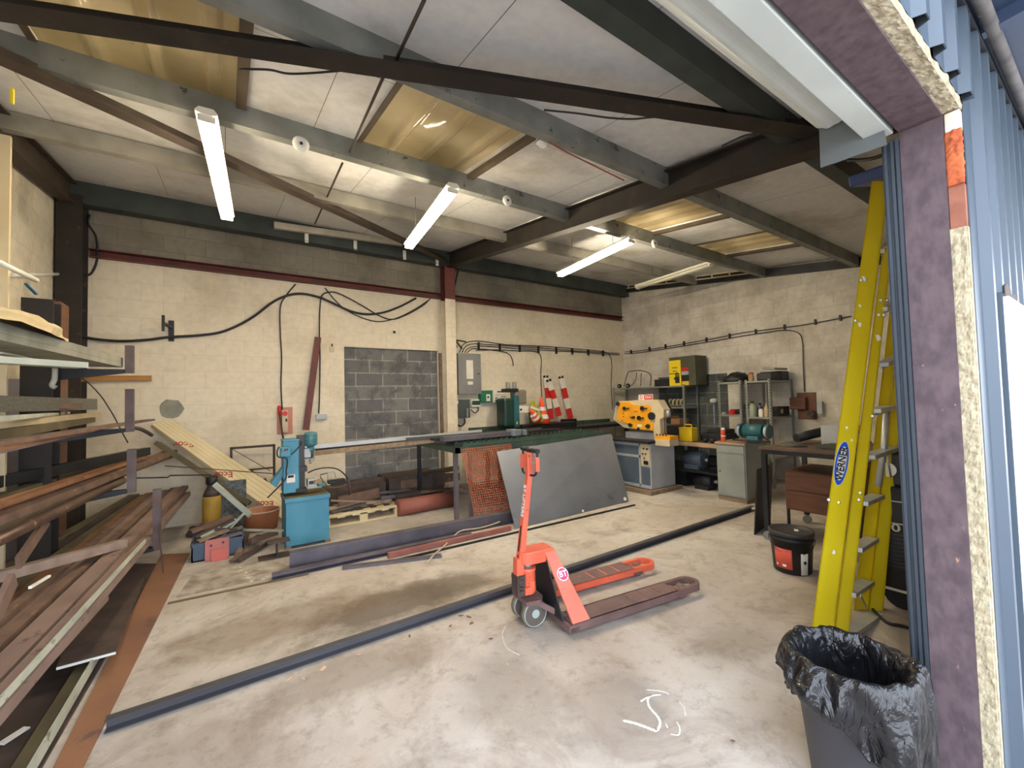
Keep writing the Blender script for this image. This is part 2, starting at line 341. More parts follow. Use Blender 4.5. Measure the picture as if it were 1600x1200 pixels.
def thing(name, label, cat, loc=(0, 0, 0), rz=0.0, group=None):
    o = bpy.data.objects.new(name, None); C.objects.link(o); o.empty_display_size = 0.1
    o.location = loc; o.rotation_euler = (0, 0, rz); PM[o.name] = Matrix.Translation(Vector(loc)) @ Matrix.Rotation(rz, 4, 'Z')
    return tag(o, label, cat, group)
def struct(name, mb, m, **k):
    o = mb.build(name, m, **k)
    if not o.parent: o['kind'] = 'structure'
    return o
def smooth_path(pts, n=6):
    pts = [Vector(p) for p in pts]
    if len(pts) < 3: return pts
    P = [pts[0]*2-pts[1]] + pts + [pts[-1]*2-pts[-2]]; out = []
    for i in range(1, len(P)-2):
        for k in range(n):
            t = k/n; a, b, c, d = P[i-1], P[i], P[i+1], P[i+2]
            out.append(0.5*((2*b)+(c-a)*t+(2*a-5*b+4*c-d)*t*t+(3*b-a-3*c+d)*t**3))
    out.append(pts[-1]); return out
def text(name, s, size, o, ux, uy, m, parent, th=0.001, align='CENTER', squash=1.0):
    """lettering lying on the plane through o with reading direction ux and up uy"""
    cu = bpy.data.curves.new(name, 'FONT'); cu.body = s; cu.size = size; cu.extrude = th; cu.offset = size*0.018; cu.align_x = align; cu.align_y = 'CENTER'; cu.resolution_u = 3
    tmp = bpy.data.objects.new(name, cu); C.objects.link(tmp)
    bpy.context.view_layer.update()
    me = bpy.data.meshes.new_from_object(tmp); bpy.data.objects.remove(tmp)
    ux = Vector(ux).normalized(); uy = Vector(uy).normalized(); nn = ux.cross(uy)
    R = Matrix((( ux.x*squash, uy.x, nn.x, o[0]), (ux.y*squash, uy.y, nn.y, o[1]), (ux.z*squash, uy.z, nn.z, o[2]), (0, 0, 0, 1)))
    T = PM[parent.name].inverted() @ R
    me.transform(T); me.materials.clear(); me.materials.append(m)
    ob = bpy.data.objects.new(name, me); C.objects.link(ob); ob.parent = parent; PM[ob.name] = PM[parent.name]
    return ob
X_, Y_, Z_ = Vector((1, 0, 0)), Vector((0, 1, 0)), Vector((0, 0, 1))
TAN = 0.1351
def ZP(Y): return 3.142 + TAN*Y           # underside of the purlins
def ZC(Y): return ZP(Y) + 0.17            # underside of the roof boards
def RF(x, y, off=0.0):                    # sight line meets the roof plane
    d = sight(x, y); t = (3.142+off-CAMH)/(d.z-TAN*d.y); return CAM + d*t

# ================================================================ SETTING
struct('floor', MB().bx(-9, 14, -9, YB+0.3, -0.12, 0), M_FLOOR)
mb = MB()
OX0, OX1, OZ1 = 1.57, 3.19, 2.455
mb.bx(XL-0.2, OX0, YB, YB+0.22, 0, 3.44); mb.bx(OX1, XR+0.2, YB, YB+0.22, 0, 3.44); mb.bx(OX0, OX1, YB, YB+0.22, OZ1, 3.44)
mb.bx(XL-0.2, XR+0.2, YB, YB+0.22, 3.44, 4.32, 1)
wall_back = struct('wall_back', mb, [M_WALLB, M_BARE])
struct('wall_infill', MB().bx(OX0, OX1, YB+0.05, YB+0.2, 0, OZ1), M_INFILL)
struct('wall_left', MB().add([(XL, 0.4, 0), (XL, YB, 0), (XL, YB, ZC(YB)), (XL, 0.4, ZC(0.4)), (XL-0.2, 0.4, 0), (XL-0.2, YB, 0), (XL-0.2, YB, ZC(YB)), (XL-0.2, 0.4, ZC(0.4))],
    [(0, 3, 2, 1), (4, 5, 6, 7), (0, 1, 5, 4), (1, 2, 6, 5), (2, 3, 7, 6), (3, 0, 4, 7)]), M_WALLL)
mb = MB()
def gable(x0, x1, y0, y1, z0a, z1a, mi=0):   # top follows the roof
    mb.hexa([(x0, y0, z0a), (x1, y0, z0a), (x1, y1, z0a), (x0, y1, z0a)], [(x0, y0, z1a(y0)), (x1, y0, z1a(y0)), (x1, y1, z1a(y1)), (x0, y1, z1a(y1))], mi)
DB0, DB1 = 4.50, 6.10; gable(XR, XR+0.22, 0.5, DB0, 0, lambda y: ZC(y)); gable(XR, XR+0.22, DB1, YB, 0, lambda y: ZC(y)); gable(XR, XR+0.22, DB0, DB1, 1.95, lambda y: ZC(y))
gable(XR, XR+0.22, DB0, DB1, 0, lambda y: 1.95, 1)
struct('wall_right', mb, [M_WALLR, M_DARKBLOCK])
# dark unpainted blocks in the right wall sit between Y 4.5 and 6.1 (set above); roof with four rooflight openings
HOLES = ((-0.96, 0.08), (0.97, 2.02), (3.98, 4.90), (5.88, 6.76)); HY0, HY1 = 2.47, 3.86
def slab(mb, x0, x1, y0, y1, dz0=0.0, dz1=0.07, mi=0):
    mb.hexa([(x0, y0, ZC(y0)+dz0), (x1, y0, ZC(y0)+dz0), (x1, y1, ZC(y1)+dz0), (x0, y1, ZC(y1)+dz0)],
            [(x0, y0, ZC(y0)+dz1), (x1, y0, ZC(y0)+dz1), (x1, y1, ZC(y1)+dz1), (x0, y1, ZC(y1)+dz1)], mi)
mb = MB(); RX0, RX1 = XL-0.25, XR+0.25
slab(mb, RX0, RX1, 0.3, HY0); slab(mb, RX0, RX1, HY1, YB+0.25)
xs = RX0
for (a, b) in HOLES: slab(mb, xs, a, HY0, HY1); xs = b
slab(mb, xs, RX1, HY0, HY1)
struct('ceiling', mb, M_ROOF)

def grp_mat():
    m = mat('yellowed_rooflight_sheet', (206, 190, 154), (180, 162, 124), 1.5, 0.12, 0, c3=(88, 74, 44), s3=6, t3=0.68, coat=0.6)
    n = m.node_tree.nodes; l = m.node_tree.links; b = n['Principled BSDF']; o = n['Material Output']
    src = b.inputs['Base Color'].links[0].from_socket
    tr = n.new('ShaderNodeBsdfTranslucent'); l.new(src, tr.inputs[0])
    mx = n.new('ShaderNodeMixShader'); mx.inputs[0].default_value = 0.22
    l.new(b.outputs[0], mx.inputs[1]); l.new(tr.outputs[0], mx.inputs[2]); l.new(mx.outputs[0], o.inputs[0]); return m
M_GRP = grp_mat(); M_LINER = mat('brown_rooflight_liner', (92, 78, 60), (74, 62, 48), 4, 0.8)
for k, (a, b) in enumerate(HOLES):
    mb = MB(); rows = []; N = 72
    for y in (HY0-0.06, (HY0+HY1)/2, HY1+0.06):
        r = []
        for i in range(N+1):
            x = a-0.05 + (b-a+0.10)*i/N; u = ((x-a-0.12) % 0.31)/0.31
            h = 0.035*max(0, min(1, (0.16-abs(u-0.5))/0.06)) if True else 0
            r.append((x, y, ZC(y)+0.060-h*1.0+0.0))
        rows.append(r)
    mb.sheet(rows[::-1])
    win = mb.build('window_%d' % (k+1), M_GRP, solid=0.003); win['kind'] = 'structure'
    fr = MB()
    slab(fr, b-0.015, b+0.05, HY0, HY1, -0.04, 0.0); slab(fr, a-0.03, a+0.01, HY0, HY1, -0.012, 0.0)
    fr.build('window_liner', M_LINER, win)

# front wall: lintel, post, ragged render, cladding, canopy
mb = MB(); gable(2.47, XR+0.2, 0.36, 0.50, 0, lambda y: ZC(y)); mb.bx(XL-0.2, 2.47, 0.36, 0.50, 2.80, ZC(0.36)); mb.bx(XL-0.4, XL, 0.36, 0.50, 0, 2.80)
struct('wall_front', mb, M_CREAM)
po = thing('door_post', 'weathered red oxide steel door post at the right side of the opening', 'post', (2.41, 0.451, 0))
MB().bx(2.345, 2.355, 0.386, 0.516, 0, 2.79).bx(2.355, 2.46, 0.386, 0.396, 0, 2.79).bx(2.355, 2.46, 0.506, 0.516, 0, 2.79).build('web', M_POST, po)
tag(MB().bx(XL, 2.345, 0.386, 0.516, 2.625, 2.635).bx(XL, 2.345, 0.386, 0.396, 2.635, 2.79).bx(XL, 2.345, 0.506, 0.516, 2.635, 2.79).build('door_lintel', M_POST),
    'dark red oxide steel lintel over the roller door opening', 'beam')
# broken render edge beside and above the post
from mathutils import noise as NZ
zA, zB_, zC_ = on_x(1487, 205, 2.352).z, on_x(1490, 290, 2.352).z, on_x(1492, 357, 2.352).z
mb = MB(); rows = []
for i in range(260):
    z = zC_*i/259; r = []
    for j in range(10):
        y = 0.386-0.048*j/9; n_ = NZ.noise(Vector((3, y*60, z*22)))+.6*NZ.noise(Vector((9, y*160, z*70)))
        r.append((2.352+n_*0.004+(0.012 if j == 9 else 0), y+(NZ.noise(Vector((1, 5, z*14)))*0.006 if j == 9 else 0), z))
    rows.append(r)
mb.sheet(rows, 0, False); mb.bx(2.356, 2.40, 0.338, 0.384, 0, zC_)
struct('trim_1', mb, M_CREAM)
mb = MB(); rows = []
for i in range(420):
    x = XL + (2.40-XL)*i/419; r = []
    for j in range(10):
        y = 0.386-0.052*j/9; n_ = NZ.noise(Vector((x*22, y*60, 3)))+.7*NZ.noise(Vector((x*70, y*160, 8)))
        r.append((x, y+(NZ.noise(Vector((x*12, 5, 1)))*0.009 if j == 9 else 0), 2.636+n_*0.005+(0.02 if j == 9 else 0)))
    rows.append(r)
mb.sheet(rows, 0, False); mb.bx(XL, 2.39, 0.345, 0.384, 2.645, 2.78)
struct('trim_4', mb, M_CREAM)
tag(MB().bx(2.352, 2.40, 0.340, 0.384, zA, 2.63).build('block_piece', M_WALLL, bevel=.004), 'small white painted block piece at the top of the gap beside the red post', 'block')
mb = MB(); rows = []
for i in range(60):
    z = zB_+(zA-zB_)*i/59; r = []
    for j in range(9):
        y = 0.386-0.05*j/8; n_ = NZ.noise(Vector((1, y*70, z*30)))+.7*NZ.noise(Vector((4, y*200, z*90))); r.append((2.350-abs(n_)*0.016*math.sin(math.pi*(j+.5)/9), y, z))
    rows.append(r)
tag(mb.sheet(rows).build('expanding_foam', M_FOAM, solid=.01), 'crumbly orange expanding foam squeezed out beside the top of the red post', 'foam')
tag(MB().bx(2.354, 2.40, 0.340, 0.384, zC_, zB_).build('clay_brick', mat('terracotta_brick', (150, 96, 76), (128, 78, 62), 12, .9, bump=.4)), 'flat terracotta brick below the orange foam beside the red post', 'brick')
# profiled cladding
def clad(x0, x1, z0, z1, y=0.335, pitch=0.2, depth=0.032):
    pts = []; x = x0
    while x < x1:
        for dx, dy in ((0, 0), (0.13, 0), (0.145, -depth), (0.185, -depth)): pts.append((min(x+dx, x1), y+dy))
        x += pitch
    pts.append((x1, y))
    mb = MB(); mb.sheet([[(p[0], p[1], z0) for p in pts], [(p[0], p[1], z1) for p in pts]], 0, False); return mb
tag(clad(2.385, 2.72, 0, 1.95).build('wall_cladding', M_CLAD, solid=0.004), 'strip of blue-grey profiled cladding beside the cream edge, below the torn sheet end', 'cladding', kind=None)
tag(clad(2.385, 8.4, 1.95, 3.0).build('wall_cladding', M_CLAD, solid=0.004), 'upper blue-grey profiled wall cladding right of the door under the canopy', 'cladding')
tag(clad(XL, 2.385, 2.665, 3.0).build('wall_cladding', M_CLAD, solid=0.004), 'blue-grey profiled cladding above the lintel with open jagged bottom edge', 'cladding')
mb = MB(); mb.bx(2.72, 8.4, 0.285, 0.33, 0.0, 1.93)
tag(mb.build('sheet_panel', M_WHITEPANEL, bevel=0.004), 'smooth bluish white panel covering the lower wall at the right edge', 'panel')
mb = MB()
q = [(2.725, 1.975), (2.78, 1.99), (2.86, 1.985), (2.9, 1.955), (3.0, 1.97), (3.06, 1.935), (2.9, 1.925), (2.725, 1.925)]
mb.prism((0, 0.30, 0), X_, Z_, q, 0.004); tag(mb.build('torn_flashing', M_RUSTD), 'torn rusty metal edge above the white panel', 'metal scrap')
mb = MB(); mb.hexa([(1.9, 0.34, 3.05), (9, 0.34, 3.05), (9, -3.0, 3.35), (1.9, -3.0, 3.35)], [(1.9, 0.34, 3.1), (9, 0.34, 3.1), (9, -3.0, 3.4), (1.9, -3.0, 3.4)])
for x in (2.6, 3.9, 5.2, 6.5): mb.bar((x, 0.3, 3.03), (x, -3, 3.33), 0.05, 0.06)
struct('trim_3', mb, M_BLUEROOF)
tag(MB().tube([(1.6, 0.27, 3.015), (3.2, 0.27, 3.015), (8.5, 0.27, 3.015)], 0.022, 12).build('gutter_pipe', M_GREYPIPE), 'weathered grey pipe running under the canopy above the cladding', 'pipe')
tag(MB().bx(1.9, 8.4, 0.30, 0.335, 3.0, 3.045).build('soffit_shadow_strip', M_DARKSTEEL), 'dark strip painted as the soffit shadow above the outside cladding', 'rail')  # dark strip gives the shadow under the soffit as colour

# roller shutter
rs = thing('roller_shutter', 'rolled-up pale grey roller shutter above the door opening', 'shutter', (0.3, 0.7, 2.64))
mb = MB(); mb.bx(XL, 2.33, 0.53, 0.615, 2.625, 2.70); mb.build('bottom_rail', M_SHUT, rs, bevel=0.004)
mb = MB(); pts = []; 
for i in range(41):
    a = i/40*2*math.pi; r = 0.075+ (0.004 if i % 4 in (0, 1) else 0); pts.append((math.cos(a)*r, math.sin(a)*r))
mb.prof((XL, 0.715, 2.81), (2.25, 0.715, 2.81), pts[:-1][::-1]); mb.build('curtain_roll', M_SHUT, rs)
mb = MB(); P = [(0.615, 2.665), (0.625, 2.70), (0.64, 2.70), (0.648, 2.735), (0.66, 2.78), (0.64, 2.85), (0.6, 2.85), (0.6, 2.68)]
mb.prism((XL, 0, 0), Y_, Z_, P, 2.30-XL+0.0); mb.build('curtain_lip', M_SHUT, rs)
mb = MB(); mb.prism((2.262, 0, 0), Y_, Z_, [(on_x(1385, 226, 2.262).y, on_x(1385, 226, 2.262).z), (on_x(1282, 262, 2.262).y, on_x(1282, 262, 2.262).z), (on_x(1280, 206, 2.262).y, on_x(1280, 206, 2.262).z), (0.80, 3.0), (0.57, 3.0)], 0.008); mb.build('end_plate', mat('grey_end_plate', (120, 126, 128), (104, 110, 112), 3, 0.5, 0.3), rs)
mb = MB(); a = [at(1336, 213, 2.45), at(1337, 220, 2.45), at(1345, 225, 2.45), at(1360, 224, 2.45)]; mb.tube(smooth_path(a), 0.005, 6); mb.build('pull_loop', M_WHITE, rs)
gr = thing('guide_rail', 'blue-grey ribbed roller shutter guide rail against the red post', 'guide rail', (2.33, 0.54, 0))
mb = MB(); mb.bx(2.345, 2.40, 0.518, 0.575, 0, 2.60); mb.build('channel', M_GUIDE, gr)
for y in (0.518, 0.534, 0.556):
    mb = MB(); mb.bx(2.332, 2.345, y, y+0.010, 0.0, 2.60); mb.build('rib', M_GUIDE, gr)

# steelwork of the roof
def zpurlin(name, Y, label, m, x0=XL, x1=XR, h=0.17, fl=0.075):
    mb = MB(); z = ZP(Y)
    mb.bx(x0, x1, Y-0.05, Y-0.044, z, z+h); mb.bx(x0, x1, Y-0.044, Y+fl-0.044, z, z+0.008)
    return tag(mb.build(name, m), label, 'purlin', None)
zpurlin('roof_purlin', 1.31, 'dark roof purlin nearest the roller shutter', M_PURLIND, fl=0.1)
zpurlin('roof_purlin', 2.37, 'galvanised roof purlin carrying the white smoke detector', M_PURLIN)
zpurlin('roof_purlin', 3.72, 'galvanised roof purlin with white round ceiling roses, above the lamps', M_PURLIN)
zpurlin('roof_purlin', 5.05, 'grey roof purlin behind the lamps, second from the back wall', mat('grimy_pale_purlin', (158, 154, 144), (134, 130, 120), 4, .65, .1), h=.15)
tag(MB().bx(XL, XR, 6.86, 6.90, 3.98, 4.24).bx(XL, XR, 6.84, 7.0, 3.97, 3.985).build('eaves_beam', M_PURLIND), 'dark beam along the top of the back wall', 'beam')
def rafter(X, y0, y1, label, w=0.13, h=0.26, top=-0.01, mm=M_RAFTER):
    mb = MB(); mb.ibeam((X, y0, ZP(y0)+top-h/2), (X, y1, ZP(y1)+top-h/2), w, h); return tag(mb.build('roof_rafter', mm), label, 'rafter')
rafter(3.36, 0.6, 7.0, 'dark brown steel rafter running from the shutter to the middle column', h=0.25, top=0.13)
rafter(XL+0.12, 0.6, 7.0, 'brown steel rafter along the left wall', mm=M_BRACE, top=0.13)
mb = MB(); mb.hexa([(8.06, 0.6, ZP(0.6)-0.0), (XR, 0.6, ZP(0.6)), (XR, YB, ZP(YB)), (8.06, YB, ZP(YB))], [(8.06, 0.6, ZP(0.6)+0.14), (XR, 0.6, ZP(0.6)+0.14), (XR, YB, ZP(YB)+0.14), (8.06, YB, ZP(YB)+0.14)])
tag(mb.build('wall_plate', M_DARKSTEEL), 'dark sloping plate along the top of the right wall', 'beam')
NODE_F = (3.30, 1.20, 3.27); NODE_B = (3.30, 6.9, 4.02); NODE_L = (-1.45, 3.30, 3.50)
mb = MB(); mb.angle(NODE_F, NODE_L, 0.13, 0.13, 0.009, flip=-1); tag(mb.build('roof_brace', M_RAFTER), 'dark angle brace crossing the picture from the left wall to the front of the rafter', 'brace')
mb = MB(); mb.angle(NODE_B, NODE_L, 0.11, 0.11, 0.009, flip=-1); tag(mb.build('roof_brace', M_BRACE), 'brown angle brace from the left wall to the top of the middle column', 'brace')
# sag rods
for n_, (a, b, lb) in enumerate(((RF(663, 0, .05), RF(612, 108, .05), 'dark sag rod between the two nearest purlins'), (RF(600, 118, .05), RF(543, 245, .05), 'thin steel sag rod left of the glossy rooflight'), (RF(535, 255, .05), RF(492, 350, .05), 'thin sag rod behind the purlin with the ceiling roses'))):
    tag(MB().tube([a, b], 0.010, 6).build('sag_rod', M_BRACE), lb, 'rod')
# columns and wall rail
MC = 3.36
cn = thing('wall_column', 'middle steel column on the back wall, cream painted below and maroon above the rail', 'column', (MC, 6.98, 0))
MB().ibeam((MC, 6.98, 3.38), (MC, 6.98, 4.08), 0.20, 0.20, 0.01, 0.012, up=Y_).build('upper_shaft', M_RED, cn)
MB().ibeam((MC, 6.98, 0), (MC, 6.98, 3.38), 0.20, 0.20, 0.01, 0.012, up=Y_).build('lower_shaft', M_WALLB, cn)
tag(MB().ibeam((XL+0.13, 6.93, 0), (XL+0.13, 6.93, 4.05), 0.22, 0.26, 0.01, 0.014, up=Y_).build('wall_column', [M_RAFTER]), 'dark steel column in the far left corner', 'column')
def rail(x0, x1, lb): tag(MB().channel((x0, 7.09, 3.40), (x1, 7.09, 3.40), 0.10, 0.095, 0.008, flip=1).build('wall_rail', M_RED), lb, 'rail')
rail(XL+0.25, MC-0.1, 'red oxide steel rail along the back wall left of the middle column')
rail(MC+0.1, 8.10, 'red oxide steel rail along the back wall right of the middle column')

# lamps
M_TUBE = emit_mat('fluorescent_tube_glow', (1.0, 0.88, 0.66, 1), TUBE_WATTS)
M_LAMPBODY = mat('white_lamp_body', (240, 236, 224), (230, 226, 212), 4, 0.35)
M_DIFF = emit_mat('lamp_reflector_lit', (1.0, 0.86, 0.6, 1), 5.0)
def lamp(p, q, label, lit=True, z=None, power=1.0):
    tubem = emit_mat('tube_glow_%d' % int(power*100), (1.0, 0.86, 0.62, 1), TUBE_WATTS*power)
    a = FL(*p, z); b = FL(*q, z); d = (b-a).normalized(); r = d.cross(Z_).normalized(); root = thing('fluorescent_lamp', label, 'lamp', a, 0, 'twin tube lamps' if lit else None)
    mb = MB(); mb.prof(a, b, [(-0.04, 0.055), (-0.062, 0.03), (-0.062, 0.022), (-0.02, 0.012), (0.02, 0.012), (0.062, 0.022), (0.062, 0.03), (0.04, 0.055)]); mb.build('housing', M_LAMPBODY, root)
    for s in ((-1, 1) if lit else (-1, 1)):
        c = r*0.032*s - Z_*0.012; mb = MB(); mb.cyl(a+d*0.04+c, b-d*0.04+c, 0.018 if lit else 0.013, n=12); mb.build('tube', tubem if lit else M_LAMPBODY, root)
    for e in (a+d*0.02, b-d*0.02):
        mb = MB(); mb.box(e - Z_*0.008, (0.10 if abs(d.y) > .7 else .04, 0.014, 0.04)); mb.build('end_cap', M_LAMPBODY, root)
    for k in (0.22, 0.78):
        e = a.lerp(b, k)+Z_*0.055; mb = MB(); mb.tube([e, (e.x, e.y, ZC(e.y))], 0.004, 6); mb.build('hanger', M_GALV, root)
    return root
lamp((322, 181), (355, 341), 'lit fluorescent lamp at the left, hanging over the steel rack', z=3.46, power=0.6)
lamp((708, 295), (638, 386), 'lit fluorescent lamp in the middle, left of the big rafter', z=3.46, power=1.05)
lamp((988, 375), (874, 430), 'lit fluorescent lamp on the right of the rafter', z=3.46, power=2.2)
lamp((1112, 413), (995, 450), 'unlit bare twin batten lamp below the right wall plate', lit=False, z=3.62)
# ceiling fittings
def rose(p, lb, r=0.055):
    c = on_y(*p, 3.665); root = thing('ceiling_rose', lb, 'ceiling rose', c, 0, 'ceiling roses')
    MB().lathe(c, [(r*0.5, -0.02), (r, -0.012), (r, 0.0)], 20, axis=(0, 1, 0)).build('plate', M_WHITE, root)
    MB().cyl(c+Vector((0, -0.026, 0)), c+Vector((0, -0.019, 0)), 0.012).build('hub', M_CABLE, root)
rose((470, 226), 'white round ceiling rose on the purlin beside the left lamp', 0.062)
rose((792, 314), 'white round ceiling rose on the purlin right of the middle lamp', 0.055)
rose((1022, 381), 'white round ceiling rose on the purlin right of the third lamp', 0.06)
c = RF(848, 226, 0.02); sd = thing('smoke_detector', 'white smoke detector hanging under the purlin', 'smoke detector', c)
MB().lathe(c, [(0.045, 0.05), (0.052, 0.03), (0.052, 0.012), (0.035, 0.0), (0.03, -0.012), (0.001, -0.014)][::-1], 24).build('body', M_WHITE, sd)
MB().lathe(c+Vector((0, 0, 0.012)), [(0.0535, 0), (0.0535, 0.008)], 24).build('vent_band', M_BLACK, sd)
tr = thing('cable_trunking', 'white cable trunking on stub brackets high on the back wall', 'trunking', BW(427, 350, .3))
a = BW(428, 352, .3); b = BW(628, 380, .3)
MB().bar(a, b, 0.06, 0.09).build('duct', mat('grimy_white_duct', (196, 190, 176), (176, 170, 154), 4, 0.6), tr)
for (x, y) in ((479, 372), (555, 384), (632, 399), (683, 409)):
    p = BW(x, y, .24); MB().bx(p.x-0.025, p.x+0.025, p.y-0.01, p.y+0.01, p.z-0.07, p.z+0.08).build('bracket', M_WHITE, tr)
# timber lattice above right wall
lt = thing('roof_batten_frame', 'pale timber battens laid in a ladder pattern above the right wall plate', 'batten frame', on_x(1060, 430, 8.05))
for z in (0.17, 0.32):
    mb = MB(); mb.bar((8.02, 3.9, ZP(3.9)+(0.155 if z > .2 else 0.085)), (8.02, 6.8, ZP(6.8)+(0.155 if z > .2 else 0.085)), 0.02, 0.018); mb.build('rail', M_CREAMBOARD, lt)
for k in range(9):
    y = 3.95+k*.35; MB().bx(8.01, 8.03, y-.012, y+.012, ZP(y)+.08, ZP(y)+.16).build('rung', M_CREAMBOARD, lt)
# ================================================================ FOREGROUND OBJECTS
M_ORANGE = mat('orange_red_paint', (224, 104, 76), (208, 90, 64), 4, 0.45, 0, c3=(120, 74, 62), s3=16, t3=0.63)
M_PINKOR = mat('faded_orange_paint', (226, 124, 104), (212, 106, 86), 4, 0.55, 0, c3=(136, 96, 86), s3=12, t3=0.62)
M_FORK = mat('worn_brown_fork_steel', (120, 92, 88), (98, 76, 74), 6, 0.7, 0.1, c3=(150, 126, 120), s3=22, t3=0.62)
M_WHEEL = mat('grey_brown_wheel_tyre', (116, 106, 94), (98, 90, 80), 8, 0.6)
M_HUB = mat('pale_hub', (176, 188, 186), (160, 172, 172), 8, 0.4, 0.3)
M_MAG = mat('magenta_badge', (206, 66, 120), (206, 66, 120), 4, 0.5)
a = FL(896, 989, 0.03); b = FL(1101, 921, 0.03); L = (b-a).length; rz = math.atan2(b.y-a.y, b.x-a.x)
pt = thing('pallet_truck', 'orange-red hand pallet truck with worn brown forks standing on the open floor', 'pallet truck', (a.x, a.y, 0), rz)
def lb(mb, n, m, **k): return mb.build(n, m, pt, local=True, **k)
FW, OW = 0.17, 0.64
for y0, mm in ((0.0, M_FORK), (OW-FW, M_ORANGE)):
    mb = MB(); zt = 0.085
    # top plate with an opening near the rounded tip
    x1 = L-0.28
    mb.bx(0, x1, y0, y0+FW, zt-0.006, zt)
    mb.bx(0, x1, y0, y0+0.008, 0.03, zt); mb.bx(0, x1, y0+FW-0.008, y0+FW, 0.03, zt)
    for k in range(3): mb.bx(0.55+k*0.13+0.0, 0.56+k*0.13, y0+0.02, y0+FW-0.02, zt, zt+0.003)
    out_, inn = [], []
    n = 14
    for i in range(n+1):
        t = -math.pi/2 + math.pi*i/n
        out_.append((L-0.085+math.cos(t)*0.085, y0+FW/2+math.sin(t)*FW/2)); inn.append((L-0.085+math.cos(t)*0.055, y0+FW/2+math.sin(t)*(FW/2-0.032)))
    out_ = [(x1, y0)]+out_+[(x1, y0+FW)]; inn = [(x1, y0+0.032)]+inn+[(x1, y0+FW-0.032)]
    mb.sheet([[(p[0], p[1], zt) for p in out_], [(p[0], p[1], zt) for p in inn], [(p[0], p[1], 0.04) for p in inn], [(p[0], p[1], 0.035) for p in out_], [(p[0], p[1], zt) for p in out_]], 0, False)
    lb(mb, 'fork', M_FORK if y0 == 0 else M_ORANGE)
    if y0 > 0: MB().bx(0.0, x1, y0+0.001, y0+FW-0.001, zt+0.0005, zt+0.002).build('fork_top', M_FORK, pt, local=True)
    for dx in (0.16, 0.25):
        mb = MB(); mb.cyl((L-dx, y0+0.05, 0.038), (L-dx, y0+FW-0.05, 0.038), 0.038, n=16); lb(mb, 'load_roller', M_WHEEL)
    mb = MB(); mb.bar((L-0.36, y0+FW/2, 0.05), (L-0.14, y0+FW/2, 0.045), 0.07, 0.02); lb(mb, 'roller_arm', M_PINKOR)
    mb = MB(); mb.prism((L-0.30, y0-0.002, 0.03), X_, Z_, [(0, 0.02), (0.12, 0.02), (0.08, -0.012), (0.05, -0.012)], -0.008); lb(mb, 'entry_runner', M_FORK)
# heel cross member and A-frame legs
mb = MB(); mb.bx(-0.02, 0.05, 0.0, OW, 0.03, 0.06); mb.bx(-0.03, 0.0, 0.0, FW, 0.03, 0.075); lb(mb, 'cross_member', M_FORK)
for s in (0, 1):
    f = (lambda y: y) if s == 0 else (lambda y: OW-y)
    mb = MB(); A = [(0.0, f(0.0), 0.085), (0.135, f(0.0), 0.085), (0.03, f(0.25), 0.485), (-0.05, f(0.25), 0.485)]
    if s: A = [A[1], A[0], A[3], A[2]]
    mb.plate(A, -0.012); fr = lb(mb, 'frame_leg', M_PINKOR)
mb = MB(); mb.prism((-0.045, 0, 0), Y_, Z_, [(0.05, 0.085), (OW-0.05, 0.085), (OW-0.26, 0.45), (0.26, 0.45)], 0.008); lb(mb, 'back_plate', M_BLACK)  # black plate paints in the shade of the open hole between the legs
# badge on the near leg
nrm = Vector((0.135, 0, 0)).cross(Vector((-0.05, 0.25, 0.40))).normalized()
e1 = X_; e2 = nrm.cross(e1); e2 = e2 if e2.z > 0 else -e2; nn = e1.cross(e2)
o = Vector((0.03, 0.152, 0.345)) ; off = nn*0.003 if nn.y < 0 else -nn*0.003
def disc(o, r, th=0.001, n=28): return MB().lathe(o, [(r, 0), (r, th)], n, axis=nn if nn.y < 0 else -nn)
o = o + (nn if nn.y < 0 else -nn)*0.001
bd = lb(disc(o, 0.044), 'badge', M_WHITE); lb(disc(o+(nn if nn.y < 0 else -nn)*0.001, 0.038), 'badge_field', M_MAG)
lb(disc(o+(nn if nn.y < 0 else -nn)*0.0018, 0.0), 'x', M_WHITE) if False else None
PMr = PM[pt.name]; R3 = PMr.to_3x3()
text('badge_lettering', 'BT', 0.055, PMr @ (o+(nn if nn.y < 0 else -nn)*0.0035), R3 @ e1, R3 @ e2, M_WHITE, pt)
# pump, head cap, fork link
hx, hy = -0.15, OW/2
mb = MB(); mb.lathe((hx, hy, 0.20), [(0.05, 0), (0.055, 0.02), (0.052, 0.15), (0.056, 0.155), (0.056, 0.175)], 20); lb(mb, 'pump_cylinder', M_ORANGE)
mb = MB(); mb.cyl((hx, hy, 0.375), (hx, hy, 0.41), 0.033); lb(mb, 'ram', M_GALV)
mb = MB(); P = [(math.cos(t)*0.075+hx, math.sin(t)*0.075+hy) for t in [math.pi/2+math.pi*i/10 for i in range(11)]] + [(0.03, hy-0.075), (0.03, hy+0.075)]
mb.prism((0, 0, 0.41), X_, Y_, P, 0.085); lb(mb, 'head_cap', M_ORANGE, bevel=0.008)
mb = MB(); mb.box((hx, hy-0.045, 0.265), (0.04, 0.03, 0.06)); mb.box((hx-0.03, hy-0.05, 0.235), (0.05, 0.03, 0.05)); lb(mb, 'valve_block', M_ORANGE, bevel=0.003)
mb = MB(); mb.box((hx-0.075, hy, 0.27), (0.06, 0.09, 0.14)); mb.cyl((hx-0.085, hy-0.06, 0.31), (hx-0.085, hy+0.06, 0.31), 0.016)
for k in range(5): mb.lathe((hx-0.08, hy-0.055, 0.235+k*0.024), [(0.012, 0), (0.018, 0.006), (0.012, 0.012)], 12)
lb(mb, 'pump_spring', M_RUSTD)
